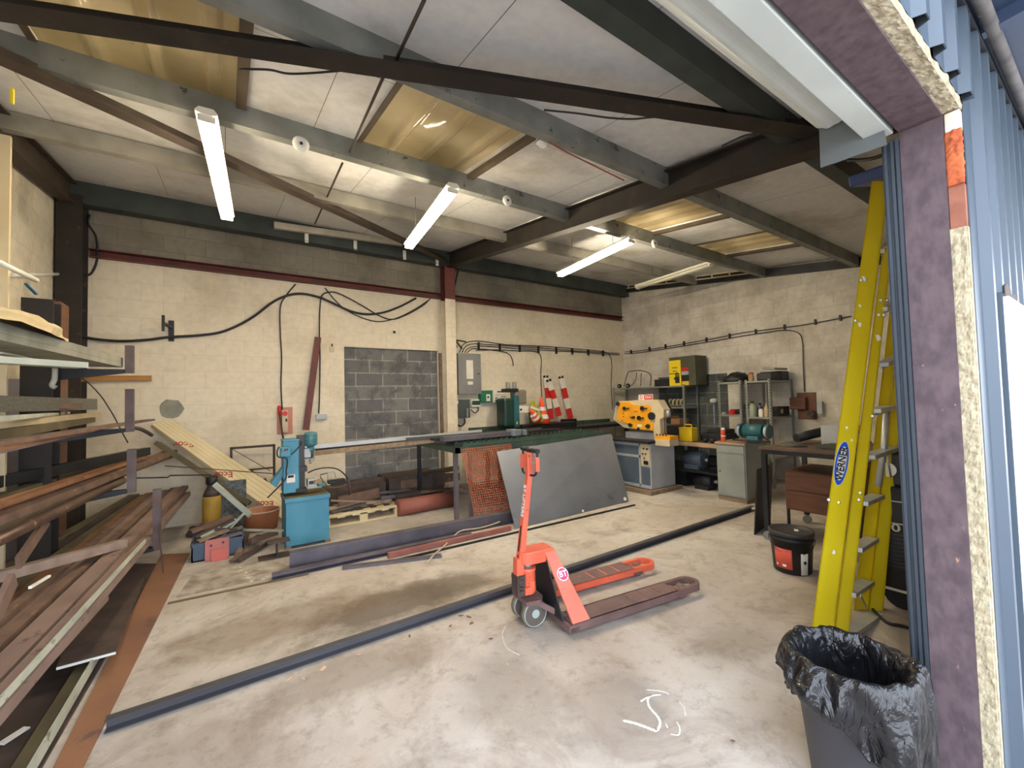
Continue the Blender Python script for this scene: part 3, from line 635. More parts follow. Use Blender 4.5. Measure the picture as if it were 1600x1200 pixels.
mb = MB(); mb.prism((0, 0, 0.155), X_, Y_, [(hx-0.07, hy-0.10), (hx+0.03, hy-0.115), (hx+0.08, hy-0.06), (hx+0.08, hy+0.06), (hx+0.03, hy+0.115), (hx-0.07, hy+0.10)], 0.03); lb(mb, 'steer_plate', M_FORK)
for y in (0.10, OW-0.10):
    mb = MB(); mb.bar((hx+0.02, hy+(y-hy)*0.45, 0.16), (0.03, y, 0.075), 0.014, 0.035); lb(mb, 'link_rod', M_FORK)
for s in (-1, 1):
    yc = hy+s*0.072; wv = MB(); wv.lathe((hx, yc-0.024, 0.092), [(0.082, 0), (0.092, 0.008), (0.092, 0.04), (0.082, 0.048)], 32, axis=(0, 1, 0)); lb(wv, 'steer_wheel', M_WHEEL)
    MB().lathe((hx, yc-s*0-0.026, 0.092), [(0.076, 0), (0.076, 0.052)], 28, axis=(0, 1, 0)).build('wheel_disc', mat('dark_wheel_disc', (92, 84, 76), (78, 72, 66), 8, 0.6), pt, local=True)
    MB().lathe((hx, yc-0.030, 0.092), [(0.028, 0), (0.028, 0.06)], 20, axis=(0, 1, 0)).build('hub_cap', M_HUB, pt, local=True)
    MB().tube([(hx+math.cos(t)*0.084, yc-0.024, 0.092+math.sin(t)*0.084) for t in [2*math.pi*i/32 for i in range(32)]], 0.003, 5, close=True).build('rim', M_HUB, pt, local=True)
# tiller
h0 = Vector((hx-0.075, hy, 0.31)); h1 = Vector((hx+0.03, hy, 1.02)); h2 = Vector((hx+0.055, hy, 1.185)); d = (h1-h0).normalized()
mb = MB(); mb.hexa([h0+Vector((-.022, -.03, 0)), h0+Vector((.022, -.03, 0)), h0+Vector((.022, .03, 0)), h0+Vector((-.022, .03, 0))], [h1+Vector((-.018, -.022, 0)), h1+Vector((.018, -.022, 0)), h1+Vector((.018, .022, 0)), h1+Vector((-.018, .022, 0))])
lb(mb, 'tiller_arm', M_ORANGE, bevel=0.004)
mb = MB(); mb.hexa([h0+Vector((-.03, -.036, -.03)), h0+Vector((.03, -.036, -.03)), h0+Vector((.03, .036, -.03)), h0+Vector((-.03, .036, -.03))], [h0+Vector((-.022, -.031, .14)), h0+Vector((.024, -.031, .14)), h0+Vector((.024, .031, .14)), h0+Vector((-.022, .031, .14))])
lb(mb, 'tiller_foot', M_ORANGE, bevel=0.004)
mb = MB(); mb.bx(h1.x-.021, h1.x+.021, hy-.024, hy+.024, 1.00, 1.17); lb(mb, 'handle_block', M_ORANGE, bevel=0.006)
P = [(0, -0.022, 1.01), (0.0, -0.085, 1.02), (0.005, -0.105, 1.06), (0.012, -0.105, 1.15), (0.015, -0.10, 1.178)]
for s in (1, -1):
    mb = MB(); mb.tube(smooth_path([(h1.x+p[0], hy+s*p[1], p[2]) for p in P], 5), 0.008, 8); lb(mb, 'handle_loop', M_DARKSTEEL)
    mb = MB(); mb.box((h1.x+0.008, hy-s*0.105, 1.095), (0.03, 0.022, 0.10)); lb(mb, 'side_grip', M_ORANGE, bevel=0.004)
    mb = MB(); mb.cyl((h2.x-0.012, hy+s*0.025, 1.185), (h2.x-0.012, hy+s*0.115, 1.185), 0.016); lb(mb, 'rubber_grip', M_BLACK)
mb = MB(); mb.bar((h1.x+0.004, hy-0.03, 1.10), (h1.x+0.03, hy-0.08, 1.085), 0.008, 0.008); lb(mb, 'release_lever', M_GALV)
mb = MB(); mb.box((h2.x-0.015, hy, 1.165), (0.03, 0.04, 0.06)); lb(mb, 'grip_clamp', M_BLACK)
q0 = h0.lerp(h1, 0.46)+Vector((-0.0225, 0, 0)); mb = MB(); mb.hexa([h0.lerp(h1, .12)+Vector((-.0235, -.008, 0)), h0.lerp(h1, .12)+Vector((-.0215, -.008, 0)), h0.lerp(h1, .12)+Vector((-.0215, .008, 0)), h0.lerp(h1, .12)+Vector((-.0235, .008, 0))],
    [h0.lerp(h1, .5)+Vector((-.022, -.008, 0)), h0.lerp(h1, .5)+Vector((-.019, -.008, 0)), h0.lerp(h1, .5)+Vector((-.019, .008, 0)), h0.lerp(h1, .5)+Vector((-.022, .008, 0))]); lb(mb, 'slot', M_BLACK)
c = h0.lerp(h1, 0.74)+Vector((-0.0225, 0, 0)); text('tiller_lettering', 'BT LIFTERS', 0.046, PMr @ c, -(R3 @ d), -(R3 @ Y_), M_WHITE, pt)

# long tubes and beams on the floor
p0 = FL(165, 1142, 0.0); p1 = FL(1176, 797, 0.0)
tag(MB().channel(p0+Vector((0, 0.02, 0)), p1+Vector((0, 0.02, 0)), 0.05, 0.06, 0.006, flip=1).channel(p0+Vector((0.02, 0.075, 0)), p1+Vector((0.02, 0.075, 0)), 0.05, 0.012, 0.003, flip=1).build('steel_channel', M_TUBESTEEL), 'very long blue-black steel section lying across the whole floor', 'steel section')
tag(MB().channel(Vector((.34, 4.42, 0)), Vector((2.3, 4.36, 0)), 0.08, 0.05, 0.008, flip=1).build('steel_channel', M_MILL), 'flat dark steel channel on the floor, its left end nearest the blue drill press', 'steel section')
tag(MB().ibeam(Vector((.50, 4.58, .075)), Vector((4.4, 4.42, .075)), 0.10, 0.15, 0.008, 0.012).build('steel_beam', M_MILL), 'grey-violet rolled steel beam lying on the floor in front of the drill press', 'steel section')
tag(MB().bar(FL(535, 887, 0.012), FL(690, 868, 0.012), 0.07, 0.02).build('steel_flat', M_MILL), 'short flat steel offcut on the floor beside the violet beam', 'steel section')
tag(MB().bar(FL(606, 868, 0.028), Vector((2.78, 4.22, .028)), 0.05, 0.05).build('red_bar', mat('worn_red_primer', (160, 100, 88), (134, 84, 76), 6, .7, c3=(112, 92, 90), s3=10, t3=.6)), 'reddish primed bar lying along the front of the bench', 'steel section')
tag(MB().angle(FL(604, 881), Vector((4.78, 4.04, 0)), 0.05, 0.025, 0.005, flip=-1).build('steel_angle', M_DARKSTEEL), 'thin dark steel angle in front of the reddish bar', 'steel section')
# rope
rp_ = [FL(*p, 0.012) for p in ((668, 882), (680, 868), (693, 857), (705, 845), (720, 838), (745, 834), (765, 829), (781, 823))]
rp_ = [p+Vector((0, 0, 0.06 if i > 3 else 0.02)) for i, p in enumerate(rp_)]
tag(MB().tube(smooth_path(rp_, 5), 0.008, 7).build('rope', mat('pale_rope', (196, 182, 156), (170, 156, 130), 30, 0.9)), 'pale rope draped over the floor bars in front of the bench', 'rope')

# ---------------------------------------------------------------- stepladder
M_YEL = mat('yellow_fibreglass', (240, 220, 40), (232, 210, 28), 3, 0.35, 0, c3=(188, 158, 40), s3=14, t3=0.70, coat=0.3)
M_ALU = mat('scuffed_aluminium', (196, 200, 202), (172, 176, 180), 7, 0.4, 0.5)
ld = thing('stepladder', 'tall yellow fibreglass stepladder folded and leaning beside the door post', 'ladder', FL(1330, 1040))
T0, T1 = 2.56, 2.72
def LP(x, y, extra=0.0):   # point on the tilted side plane of the ladder
    k = (y-280)/(1000-280); return at(x, y, T1+(T0-T1)*k+extra)
def edge(x0, y0, x1, y1, y): return x0+(x1-x0)*(y-y0)/(y1-y0)
side = (sight(1500, 650)-sight(1300, 650)).normalized()    # across the ladder, left to right in view
dep = Vector((sight(1330, 650).x, sight(1330, 650).y, 0)).normalized()
def rail_(xa0, xb0, ya, xa1, xb1, yb, extra, depth, nm='side_rail'):
    top = [LP(xa1, yb, extra), LP(xb1, yb, extra)]; bot = [LP(xa0, ya, extra), LP(xb0, ya, extra)]
    mb = MB(); t = 0.008; dv = dep*depth
    mb.hexa([bot[0], bot[1], bot[1]+dep*t, bot[0]+dep*t], [top[0], top[1], top[1]+dep*t, top[0]+dep*t])
    for i in (0, 1):
        e = (bot[1]-bot[0]).normalized()*(t if i == 0 else -t)
        mb.hexa([bot[i], bot[i]+e, bot[i]+e+dv, bot[i]+dv], [top[i], top[i]+e, top[i]+e+dv, top[i]+dv])
    return mb.build(nm, M_YEL, ld)
rail_(1263, 1299, 1020, 1362, 1389, 283, 0.0, 0.05)
rail_(1299, 1323, 1020, 1380, 1394, 385, 0.05, 0.035)
# far side rails, seen through the steps
rail_(1328, 1352, 1000, 1415, 1426, 283, 0.42, 0.035, 'far_rail')
rail_(1352, 1376, 1000, 1428, 1440, 283, 0.40, 0.05, 'far_rail')
# steps between the near and the far rails
for (x0, y0, x1, y1) in ((1377, 392, 1399, 376), (1381, 482, 1404, 472), (1383, 568, 1406, 556), (1371, 640, 1394, 636), (1362, 712, 1398, 700), (1351, 784, 1372, 775), (1342, 856, 1363, 842), (1332, 926, 1356, 909), (1330, 988, 1372, 958)):
    A = LP(x0-6, y0+2, 0.06); B = LP(x1, y1, 0.40); mb = MB(); mb.bar(A, B, 0.075, 0.028); mb.bar(A-Z_*0.012+dep*0.02, B-Z_*0.012+dep*0.02, 0.01, 0.04); mb.build('step', M_ALU, ld, bevel=0.002)
mb = MB(); mb.tube([LP(1385, 640, .3), LP(1381, 700, .3), LP(1372, 760, .3)], 0.02, 6); mb.tube([LP(1386, 712, .2), LP(1392, 745, .35)], 0.006, 6); mb.build('spreader', M_ALU, ld)
mb = MB(); mb.bar(LP(1344, 930, .1), LP(1353, 948, .3), 0.006, 0.02); mb.build('knee_brace', M_ALU, ld)
mb = MB(); A = LP(1356, 283); B = LP(1402, 283, .45); mb.bar(A.lerp(B, -.0)+Z_*0.035, B+Z_*0.035, 0.20, 0.07); mb.build('top_cap', mat('blue_plastic_cap', (44, 66, 122), (36, 56, 108), 4, 0.4), ld, bevel=0.01)
mb = MB(); A = LP(1366, 990, .40); mb.box(A+Vector((0, 0, -.05)), (0.06, 0.05, 0.14)); mb.build('foot', mat('blue_rubber_foot', (40, 92, 190), (36, 84, 176), 4, 0.5), ld, bevel=0.006)
# maker's oval
M_LB = mat('badge_blue', (38, 92, 214), (38, 92, 214), 4, 0.4)
def onrail(x, y, e=-0.004): return LP(x, y, e)
ax = (onrail(1320, 695)-onrail(1309.5, 757)); ay = ax.normalized(); axl = ax.length/2*1.12; c = onrail(1314.5, 724)
au = (onrail(1325, 724)-onrail(1305, 724)); au = (au-ay*au.dot(ay)).normalized(); nv = au.cross(ay)
if nv.dot(CAM-c) < 0: nv = -nv
def oval(k, off, m, nm):
    mb = MB(); n = 36; vs = []
    for s in (0, 1):
        for i in range(n):
            t = 2*math.pi*i/n; vs.append(c+au*math.cos(t)*0.042*k[0]+ay*math.sin(t)*axl*k[1]+nv*(off+0.0008*s))
    mb.add(vs, [tuple(range(n)), tuple(range(n, 2*n))[::-1]] + [(i, (i+1) % n, n+(i+1) % n, n+i) for i in range(n)]); mb.build(nm, m, ld)
oval((1.0, 1.0), 0.001, M_WHITE, 'oval_edge'); oval((0.93, 0.97), 0.002, M_LB, 'oval_badge'); oval((0.66, 0.76), 0.003, M_WHITE, 'oval_field')
text('badge_lettering', 'WERNER', 0.066, c+nv*0.0045, ay, -au if (ay.cross(-au)).dot(nv) > 0 else au, mat('badge_dark_letters', (28, 30, 44), (28, 30, 44), 4, 0.5), ld, squash=0.78)
mb = MB()
for (x, y) in ((1295, 781), (1310, 785), (1344, 770), (1342, 781), (1339, 480), (1349, 479), (1336, 501), (1347, 501), (1345, 438), (1352, 437), (1373, 492), (1381, 492), (1376, 469), (1386, 469), (1363, 650)):
    p = LP(x, y, -0.0 if x < 1338 or y < 440 else 0.048); MB().lathe(p, [(0.011, 0), (0.007, 0.006)], 12, axis=-sight(x, y)).build('rivet', M_ALU, ld)
mb = MB()
for (x, y, r) in ((1349, 436, .016), (1343, 478, .010), (1342, 508, .016), (1371, 528, .02), (1322, 668, .010), (1330, 688, .009), (1302, 862, .014)):
    p = LP(x, y, -0.002 if x < 1365 else 0.047); MB().lathe(p, [(r, 0), (r*.9, 0.002)], 9, axis=-sight(x, y), jitter=lambda i, j: 0.7+0.5*abs(math.sin(j*2.3+x))).build('paint_splash', M_WHITE, ld)

# ---------------------------------------------------------------- bin with liner
M_BINB = mat('charcoal_bin_plastic', (62, 62, 68), (52, 52, 58), 3, 0.5)
def bag_mat():
    m = mat('black_bin_liner', (28, 28, 31), (16, 16, 19), 6, 0.2, 0)
    n = m.node_tree.nodes; l = m.node_tree.links; b = n['Principled BSDF']
    tcn = n.new('ShaderNodeTexCoord'); mp = n.new('ShaderNodeMapping'); mp.inputs['Scale'].default_value = (1, 1, 0.45); l.new(tcn.outputs['Object'], mp.inputs[0])
    v = n.new('ShaderNodeTexNoise'); v.inputs['Scale'].default_value = 13; v.inputs['Detail'].default_value = 4; v.inputs['Distortion'].default_value = 1.6; l.new(mp.outputs[0], v.inputs['Vector'])
    bp = n.new('ShaderNodeBump'); bp.inputs['Strength'].default_value = 0.9; bp.inputs['Distance'].default_value = 0.03; l.new(v.outputs['Fac'], bp.inputs['Height']); l.new(bp.outputs[0], b.inputs['Normal'])
    return m
M_BAG = bag_mat()
KZ = 0.46/0.60; bc = on_z(1326, 1024, 0.50); BR = 0.19
bn = thing('waste_bin', 'round charcoal bin with a shiny black bin liner folded over its rim', 'bin', (bc.x, bc.y, 0))
mb = MB(); mb.lathe((bc.x, bc.y, 0.0), [(0.001, 0.0), (0.132, 0.0), (0.142, 0.012), (BR, 0.47), (BR+0.010, 0.475), (BR+0.010, 0.492), (BR-0.004, 0.492), (0.136, 0.03), (0.001, 0.02)], 48, cap=False); mb.build('bin_body', M_BINB, bn)
from mathutils import noise as NZ
rows = []; N = 120
PR = [(0.115, 0.05, 0), (0.13, 0.18, .2), (0.145, 0.30, .35), (BR-0.034, 0.43, .5), (BR-0.012, 0.503, .4), (BR+0.010, 0.518, .7), (BR+0.026, 0.502, 1.0), (BR+0.040, 0.45, 1.6), (BR+0.050, 0.38, 2.2), (BR+0.050, 0.31, 2.5), (BR+0.042, 0.25, 2.4)]
for i, (r, z, k) in enumerate(PR):
    row = []
    for j in range(N+1):
        t = 2*math.pi*(j % N)/N; u = (math.cos(t), math.sin(t))
        nz = NZ.noise(Vector((u[0]*3.4, u[1]*3.4, z*5+1))) + 0.6*NZ.noise(Vector((u[0]*9, u[1]*9, z*9)))
        drop = 0
        if i >= 8:
            side_ = u[0]*0.75 - u[1]*0.65       # lower on the right-hand side
            drop = (i-7)/3*(0.17*side_ + 0.03 + 0.05*NZ.noise(Vector((u[0]*2, u[1]*2, 7))) )
            if i == 10: drop += 0.06*max(0, NZ.noise(Vector((u[0]*5, u[1]*5, 3))))
        row.append((bc.x+u[0]*(r+nz*0.028*k), bc.y+u[1]*(r+nz*0.028*k), z-drop+0.012*k*NZ.noise(Vector((u[0]*6, u[1]*6, 1)))))
    rows.append(row)
mb = MB(); mb.sheet(rows); mb.build('bin_liner', M_BAG, bn, solid=0.002, subsurf=1)

# ---------------------------------------------------------------- bucket
M_LABELR = mat('orange_red_label', (206, 84, 66), (196, 74, 58), 5, 0.6)
bk = FL(1243, 893); bk = Vector((bk.x+.02, bk.y+0.03, 0)); BT = 0.165
bu = thing('paint_bucket', 'black lidded plastic bucket with orange-red and white labels left of the ladder', 'bucket', bk)
mb = MB(); mb.lathe(bk, [(0.135, 0), (0.142, 0.01), (0.158, 0.27), (0.166, 0.272), (0.166, 0.30), (0.158, 0.302), (0.16, 0.33)], 40); mb.build('bucket_body', M_BLACK, bu)
mb = MB(); mb.lathe(bk+Z_*0.315, [(0.171, 0), (0.173, 0.03), (0.166, 0.036), (0.155, 0.036), (0.150, 0.026), (0.001, 0.026)], 40); mb.build('lid', mat('dusty_black_lid', (66, 64, 64), (44, 44, 46), 5, 0.5), bu)
def wrap(cx, cy, rr, z0, z1, a0, a1, n=14, th=0.0012):
    r0 = [(cx+math.cos(a0+(a1-a0)*i/n)*(rr(z0)), cy+math.sin(a0+(a1-a0)*i/n)*rr(z0), z0) for i in range(n+1)]
    r1 = [(cx+math.cos(a0+(a1-a0)*i/n)*(rr(z1)), cy+math.sin(a0+(a1-a0)*i/n)*rr(z1), z1) for i in range(n+1)]
    return MB().sheet([r0, r1])
rr = lambda z: 0.142+(z-0.01)/0.26*0.016+0.002
af = math.atan2(-bk.y, -bk.x)
wrap(bk.x, bk.y, rr, 0.045, 0.215, af-0.95, af-0.0).build('label', M_LABELR, bu, solid=0.001)
wrap(bk.x, bk.y, rr, 0.01, 0.19, af+0.42, af+0.82).build('label', M_WHITE, bu, solid=0.001)
mb = MB(); a_ = af+0.62; p = Vector((bk.x+math.cos(a_)*(rr(.12)+.003), bk.y+math.sin(a_)*(rr(.12)+.003), .115)); mb.lathe(p, [(0.018, 0), (0.018, 0.001)], 9, axis=(math.cos(a_), math.sin(a_), 0), jitter=lambda i, j: 0.6+0.5*(j % 2)); mb.build('label_mark', M_DARKSTEEL, bu)
mb = MB()
for k in range(5): a_ = af-0.75+0.0; 
mb = wrap(bk.x, bk.y, lambda z: rr(z)+0.0015, 0.065, 0.080, af-0.85, af-0.75, 3); mb.build('label_mark', M_WHITE, bu); wrap(bk.x, bk.y, lambda z: rr(z)+0.0015, 0.065, 0.083, af-0.5, af-0.3, 5).build('label_mark', M_WHITE, bu)
mb = MB(); hp = []
for i in range(13):
    t = math.pi*i/12; hp.append((bk.x+math.cos(af+1.2)*0.0+math.cos(af+math.pi/2)*0.172*math.cos(t)+math.cos(af)*0.165*math.sin(t)*0.9, bk.y+math.sin(af+math.pi/2)*0.172*math.cos(t)+math.sin(af)*0.165*math.sin(t)*0.9, 0.29-0.12*math.sin(t)))
mb.tube(hp, 0.003, 6); mb.build('wire_handle', M_DARKSTEEL, bu)
mb = MB(); mb.box(bk+Vector((0.03, -0.03, 0.343)), (0.06, 0.03, 0.001), Matrix.Rotation(0.5, 3, 'Z')); mb.build('lid_sticker', M_WHITE, bu)

# ---------------------------------------------------------------- welder behind the ladder
M_WBLK = mat('glossy_black_panel', (26, 26, 30), (18, 18, 22), 4, 0.3)
M_WTXT = mat('cream_panel_print', (206, 202, 188), (206, 202, 188), 4, 0.6)
g0 = FL(1352, 934, 0.12)
dxy = Vector((0.03, -1, 0)).normalized(); g0 = FL(1352, 925, 0.12); WX = Vector((g0.x+.16, g0.y, 0))
we = thing('engine_welder', 'black engine welder on wheels standing behind the yellow ladder', 'welder', WX+dxy*0.4)
nrm = Vector((-dxy.y, dxy.x, 0))*1.0
def WP(u, v, z): return WX + dxy*u + nrm*v + Z_*z
def wbox(mb, u0, u1, v0, v1, z0, z1): return mb.hexa([WP(u0, v0, z0), WP(u1, v0, z0), WP(u1, v1, z0), WP(u0, v1, z0)], [WP(u0, v0, z1), WP(u1, v0, z1), WP(u1, v1, z1), WP(u0, v1, z1)])
wbox(MB(), 0, 0.75, 0, 0.6, 0.12, 0.86).build('body', M_WBLK, we, bevel=0.01)
wbox(MB(), 0.02, 0.73, 0.02, 0.6, 0.86, 1.10).build('engine_hood', mat('dark_grey_hood', (52, 54, 60), (42, 44, 48), 4, 0.5), we, bevel=0.02)
wbox(MB(), 0, 0.75, -0.012, 0.0, 0.13, 0.145).build('base_trim', M_WTXT, we)
mb = MB()
for k in range(9): wbox(mb, 0.03, 0.72, -0.008, 0.0, 0.30+k*0.028, 0.306+k*0.028)
mb.build('louvres', mat('louvre_grey', (70, 70, 74), (60, 60, 64), 4, 0.4), we)
mb = MB(); wbox(mb, 0.05, 0.62, -0.006, 0, 0.60, 0.607); wbox(mb, 0.05, 0.62, -0.006, 0, 0.755, 0.762); wbox(mb, 0.613, 0.62, -0.006, 0, 0.60, 0.76); mb.build('panel_outline', M_WTXT, we)
text('panel_lettering', '00', 0.075, WP(0.12, -0.008, 0.572), dxy, Z_, M_WTXT, we, squash=1.4)
for (u, z, r) in ((0.12, 0.98, .05),): MB().cyl(WP(u, -0.02, z), WP(u, 0.0, z), r).build('gauge', M_WHITE, we)
mb = MB(); mb.cyl(WP(0.36, -0.02, 0.69), WP(0.36, 0, 0.69), 0.03); mb.build('knob', M_DARKSTEEL, we)
for u in (0.15, 0.62):
    mb = MB(); mb.cyl(WP(u, 0.03, 0.10), WP(u, 0.10, 0.10), 0.10); mb.build('wheel', M_BLACK, we)
mb = MB(); mb.tube(smooth_path([FL(1360, 948, .012), FL(1385, 972, .012), FL(1410, 978, .012), FL(1432, 985, .012)], 5), 0.010, 6); tag(mb.build('floor_cable', M_CABLE), 'black cable on the floor between the ladder and the post', 'cable')
# ================================================================ RIGHT WALL AND BACK-RIGHT AREA
def ybox(mb, x0, x1, y0, y1, Y, dep, mi=0):      # box whose front face (towards -Y) spans those sight lines at depth Y
    a = on_y(x0, y1, Y); b = on_y(x1, y0, Y); return mb.bx(min(a.x, b.x), max(a.x, b.x), Y, Y+dep, min(a.z, b.z), max(a.z, b.z), mi)
def xbox(mb, x0, x1, y0, y1, X, dep, mi=0):      # box whose front face (towards -X) spans those sight lines
    a = on_x(x0, y1, X); b = on_x(x1, y0, X); return mb.bx(X, X+dep, min(a.y, b.y), max(a.y, b.y), min(a.z, b.z), max(a.z, b.z), mi)
M_GREYCAB = mat('grey_green_cabinet_paint', (142, 148, 144), (126, 132, 130), 3, 0.5, 0.1, c3=(96, 98, 94), s3=8, t3=0.66)
M_BLUECAB = mat('blue_grey_panel', (92, 106, 118), (78, 92, 104), 3, 0.5, 0.1)
M_LGREY = mat('light_grey_machine_paint', (178, 182, 186), (158, 162, 166), 3, 0.5, 0, c3=(110, 106, 100), s3=9, t3=0.64)
M_BEIGE = mat('beige_machine_paint', (196, 182, 152), (180, 166, 138), 4, 0.55, 0, c3=(112, 96, 76), s3=10, t3=0.64)
M_YELM = mat('amber_machine_paint', (226, 160, 30), (214, 146, 24), 4, 0.5, 0, c3=(150, 100, 34), s3=14, t3=0.68)
M_TEAL = mat('teal_machine_paint', (40, 98, 108), (32, 82, 92), 4, 0.45, 0, c3=(28, 50, 56), s3=10, t3=0.62)
M_SHELF = mat('grey_shelf_metal', (150, 154, 150), (132, 136, 132), 4, 0.5, 0.3)
M_WOODB = mat('bench_wood_edge', (176, 146, 118), (150, 122, 98), 4, 0.75)
M_BROWN = mat('brown_varnished_wood', (112, 72, 50), (92, 58, 42), 4, 0.55, 0, stretch=(1, 1, 5))
M_REDP = mat('signal_red', (200, 40, 36), (186, 34, 32), 4, 0.5)
M_BLOCKW = mat('plain_white', (226, 222, 212), (214, 210, 200), 6, 0.6)
M_OLIVEB = mat('dark_olive_carton', (84, 84, 68), (70, 70, 58), 4, 0.8)
M_YELP = mat('yellow_print', (240, 214, 30), (240, 214, 30), 4, 0.5)

# ironworker
iw0 = FL(1026, 768, 0.06); IX, IY0, IY1 = iw0.x, 4.33, 5.16
iw = thing('ironworker', 'amber and beige punching and shearing machine on a pale grey cabinet', 'metalworking machine', (IX+0.3, 4.7, 0.06))
ztop = on_x(1026, 694, IX).z
mb = MB(); mb.bx(IX+0.01, IX+0.62, IY0+0.01, IY1, 0.07, ztop); mb.build('cabinet', M_LGREY, iw, bevel=0.006)
mb = MB(); yv = IY0+0.20
for (y0, y1, z0, z1) in ((yv+0.0, yv+0.03, 0.10, ztop-.02), (IY1-0.03, IY1, 0.10, ztop-.02), (IY0, IY1, 0.08, 0.13), (yv, IY1, ztop-0.05, ztop-0.01), (yv, IY1, ztop-0.24, ztop-0.20)): mb.bx(IX-0.006, IX+0.01, y0, y1, z0, z1)
mb.build('front_frame', M_LGREY, iw)
mb = MB(); mb.bx(IX-0.002, IX+0.01, yv+0.03, IY1-0.03, ztop-0.20, ztop-0.05); mb.build('upper_panel', M_BLUECAB, iw)
mb = MB(); mb.bx(IX-0.002, IX+0.01, yv+0.03, IY1-0.03, 0.13, ztop-0.24); mb.build('lower_panel', M_BLUECAB, iw)
mb = MB(); mb.bx(IX-0.002, IX+0.01, IY0+0.03, yv-0.01, 0.13, ztop-0.38); mb.build('side_panel', M_BLUECAB, iw)
mb = MB(); mb.bx(IX-0.004, IX+0.01, IY0+0.02, yv-0.005, ztop-0.36, ztop-0.02); mb.build('control_panel', M_BEIGE, iw)
for (y, z, r, m_) in ((.05, .07, .016, M_RUSTD), (.12, .07, .014, M_RUSTD), (.08, .15, .012, M_BLACK), (.14, .15, .012, M_BLACK), (.11, .22, .011, M_BLACK)):
    MB().cyl((IX-0.02, IY0+y+0.01, ztop-z-.02), (IX-0.004, IY0+y+0.01, ztop-z-.02), r, n=12).build('push_button', m_, iw)
MB().bx(IX-0.006, IX-0.004, IY0+0.05, IY0+0.14, ztop-0.34, ztop-0.28).build('rating_plate', M_BLACK, iw)
MB().bx(IX-0.06, IX+0.62, IY0-0.02, IY1+0.04, ztop, ztop+0.03).build('cabinet_top', M_DARKSTEEL, iw)
HX = IX+0.10
def HP(x, y, o=0.0): return on_x(x, y, HX-o)
def hpoly(pts, X, th):   # outline traced on the head plane, given thickness away from the door
    q = [on_x(p[0], p[1], X) for p in pts]; mb = MB(); k = len(q)
    return mb.add(q+[p+Vector((th, 0, 0)) for p in q], [tuple(range(k)), tuple(range(k, 2*k))[::-1]]+[(i, k+i, k+(i+1) % k, (i+1) % k) for i in range(k)])
hpoly([(958, 655), (962, 632), (967, 627), (1000, 625), (1028, 625), (1037, 640), (1037, 652), (1031, 655), (1032, 682), (1022, 684), (1021, 672), (1000, 672), (975, 668)], HX+0.02, 0.16).build('machine_frame', M_BEIGE, iw)
hpoly([(968, 628), (984, 628), (990, 633), (1014, 634), (1017, 640), (1018, 645), (1014, 648), (1013, 654), (1017, 659), (1020, 661), (1020, 673), (994, 670), (982, 668), (984, 662), (973, 660), (964, 656), (965, 642)], HX, 0.03).build('face_plate', M_YELM, iw)
for (x, y, r, dx) in ((966, 631, .035, 0), (976, 638, .03, 7), (1004, 638, .035, 7), (999, 653, .035, 7), (991, 652, .02, -6), (985, 664, .03, 3), (1013, 666, .035, -5), (998, 670, .02, 0)):
    c = HP(x, y, 0.003); mb = MB(); mb.cyl(c, c-X_*0.025, r)
    if dx: mb.bar(c-X_*0.018, HP(x+dx, y, 0.02), 0.015, 0.018)
    mb.build('clamp_knob', M_BLACK, iw)
MB().cyl(HP(1018, 650, 0)-X_*0.02, HP(1018, 650, 0)+X_*0.05, 0.06).build('shear_eye', M_DARKSTEEL, iw)
for (x, y) in ((974, 646), (974, 651), (972, 657), (992, 643), (995, 643)): MB().cyl(HP(x, y, 0.008), HP(x, y, 0), 0.010, n=10).build('bolt', M_BLACK, iw)
c0 = HP(996, 663, .004); c1 = HP(1003, 667, .004); MB().bx(c0.x-0.001, c0.x, min(c0.y, c1.y), max(c0.y, c1.y), min(c0.z, c1.z), max(c0.z, c1.z)).build('number_plate', M_BLOCKW, iw)
mb = MB(); mb.bx(IX+0.26, IX+0.40, IY0+0.08, IY0+0.72, ztop+0.03, ztop+0.14); mb.build('ram_housing', M_LGREY, iw)
hpoly([(1028, 627), (1035, 625), (1040, 637), (1045, 645), (1040, 652)], HX+0.16, 0.14).build('cylinder_block', M_DARKSTEEL, iw)
for k, (x, y, m_) in enumerate(((1044, 647, M_GALV), (1036, 663, M_LGREY))): c = on_x(x, y, HX+0.12); MB().lathe(c-Z_*0.05, [(0.02, 0), (0.04, 0.02), (0.04, 0.09), (0.015, 0.11)], 14).build('hydraulic_fitting', m_, iw)
a = on_x(1038, 648, HX+.05); MB().tube([a, a-Z_*0.35], 0.006, 6).build('stop_rod', M_BLACK, iw)
c = on_x(1037, 684, IX-0.02); mb = MB(); xbox(mb, 1023, 1047, 682, 688, IX-0.04, 0.2); mb.build('punch_table', M_YELM, iw); mb = MB(); xbox(mb, 1024, 1046, 688, 696, IX-0.06, 0.22); mb.build('punch_base', M_BEIGE, iw, bevel=0.004)
for k in range(4): c = on_x(1026+5*k, 681, IX+0.0); MB().cyl(c, c+Z_*0.03, 0.012, n=10).build('punch_die', M_RUSTD, iw)
sg = thing('machine_sign', 'small red and white warning sign standing on top of the amber machine', 'sign', HP(1009, 626))
a = HP(998, 625, -.05); b = HP(1020, 616, -.05)
MB().bx(a.x, a.x+0.004, min(a.y, b.y), max(a.y, b.y), a.z, b.z).build('sign_board', M_BLOCKW, sg)
a2 = HP(1006.5, 624.3, -.047); b2 = HP(1019, 616.8, -.047); MB().bx(a2.x, a2.x+0.001, min(a2.y, b2.y), max(a2.y, b2.y), a2.z, b2.z).build('red_field', M_REDP, sg)
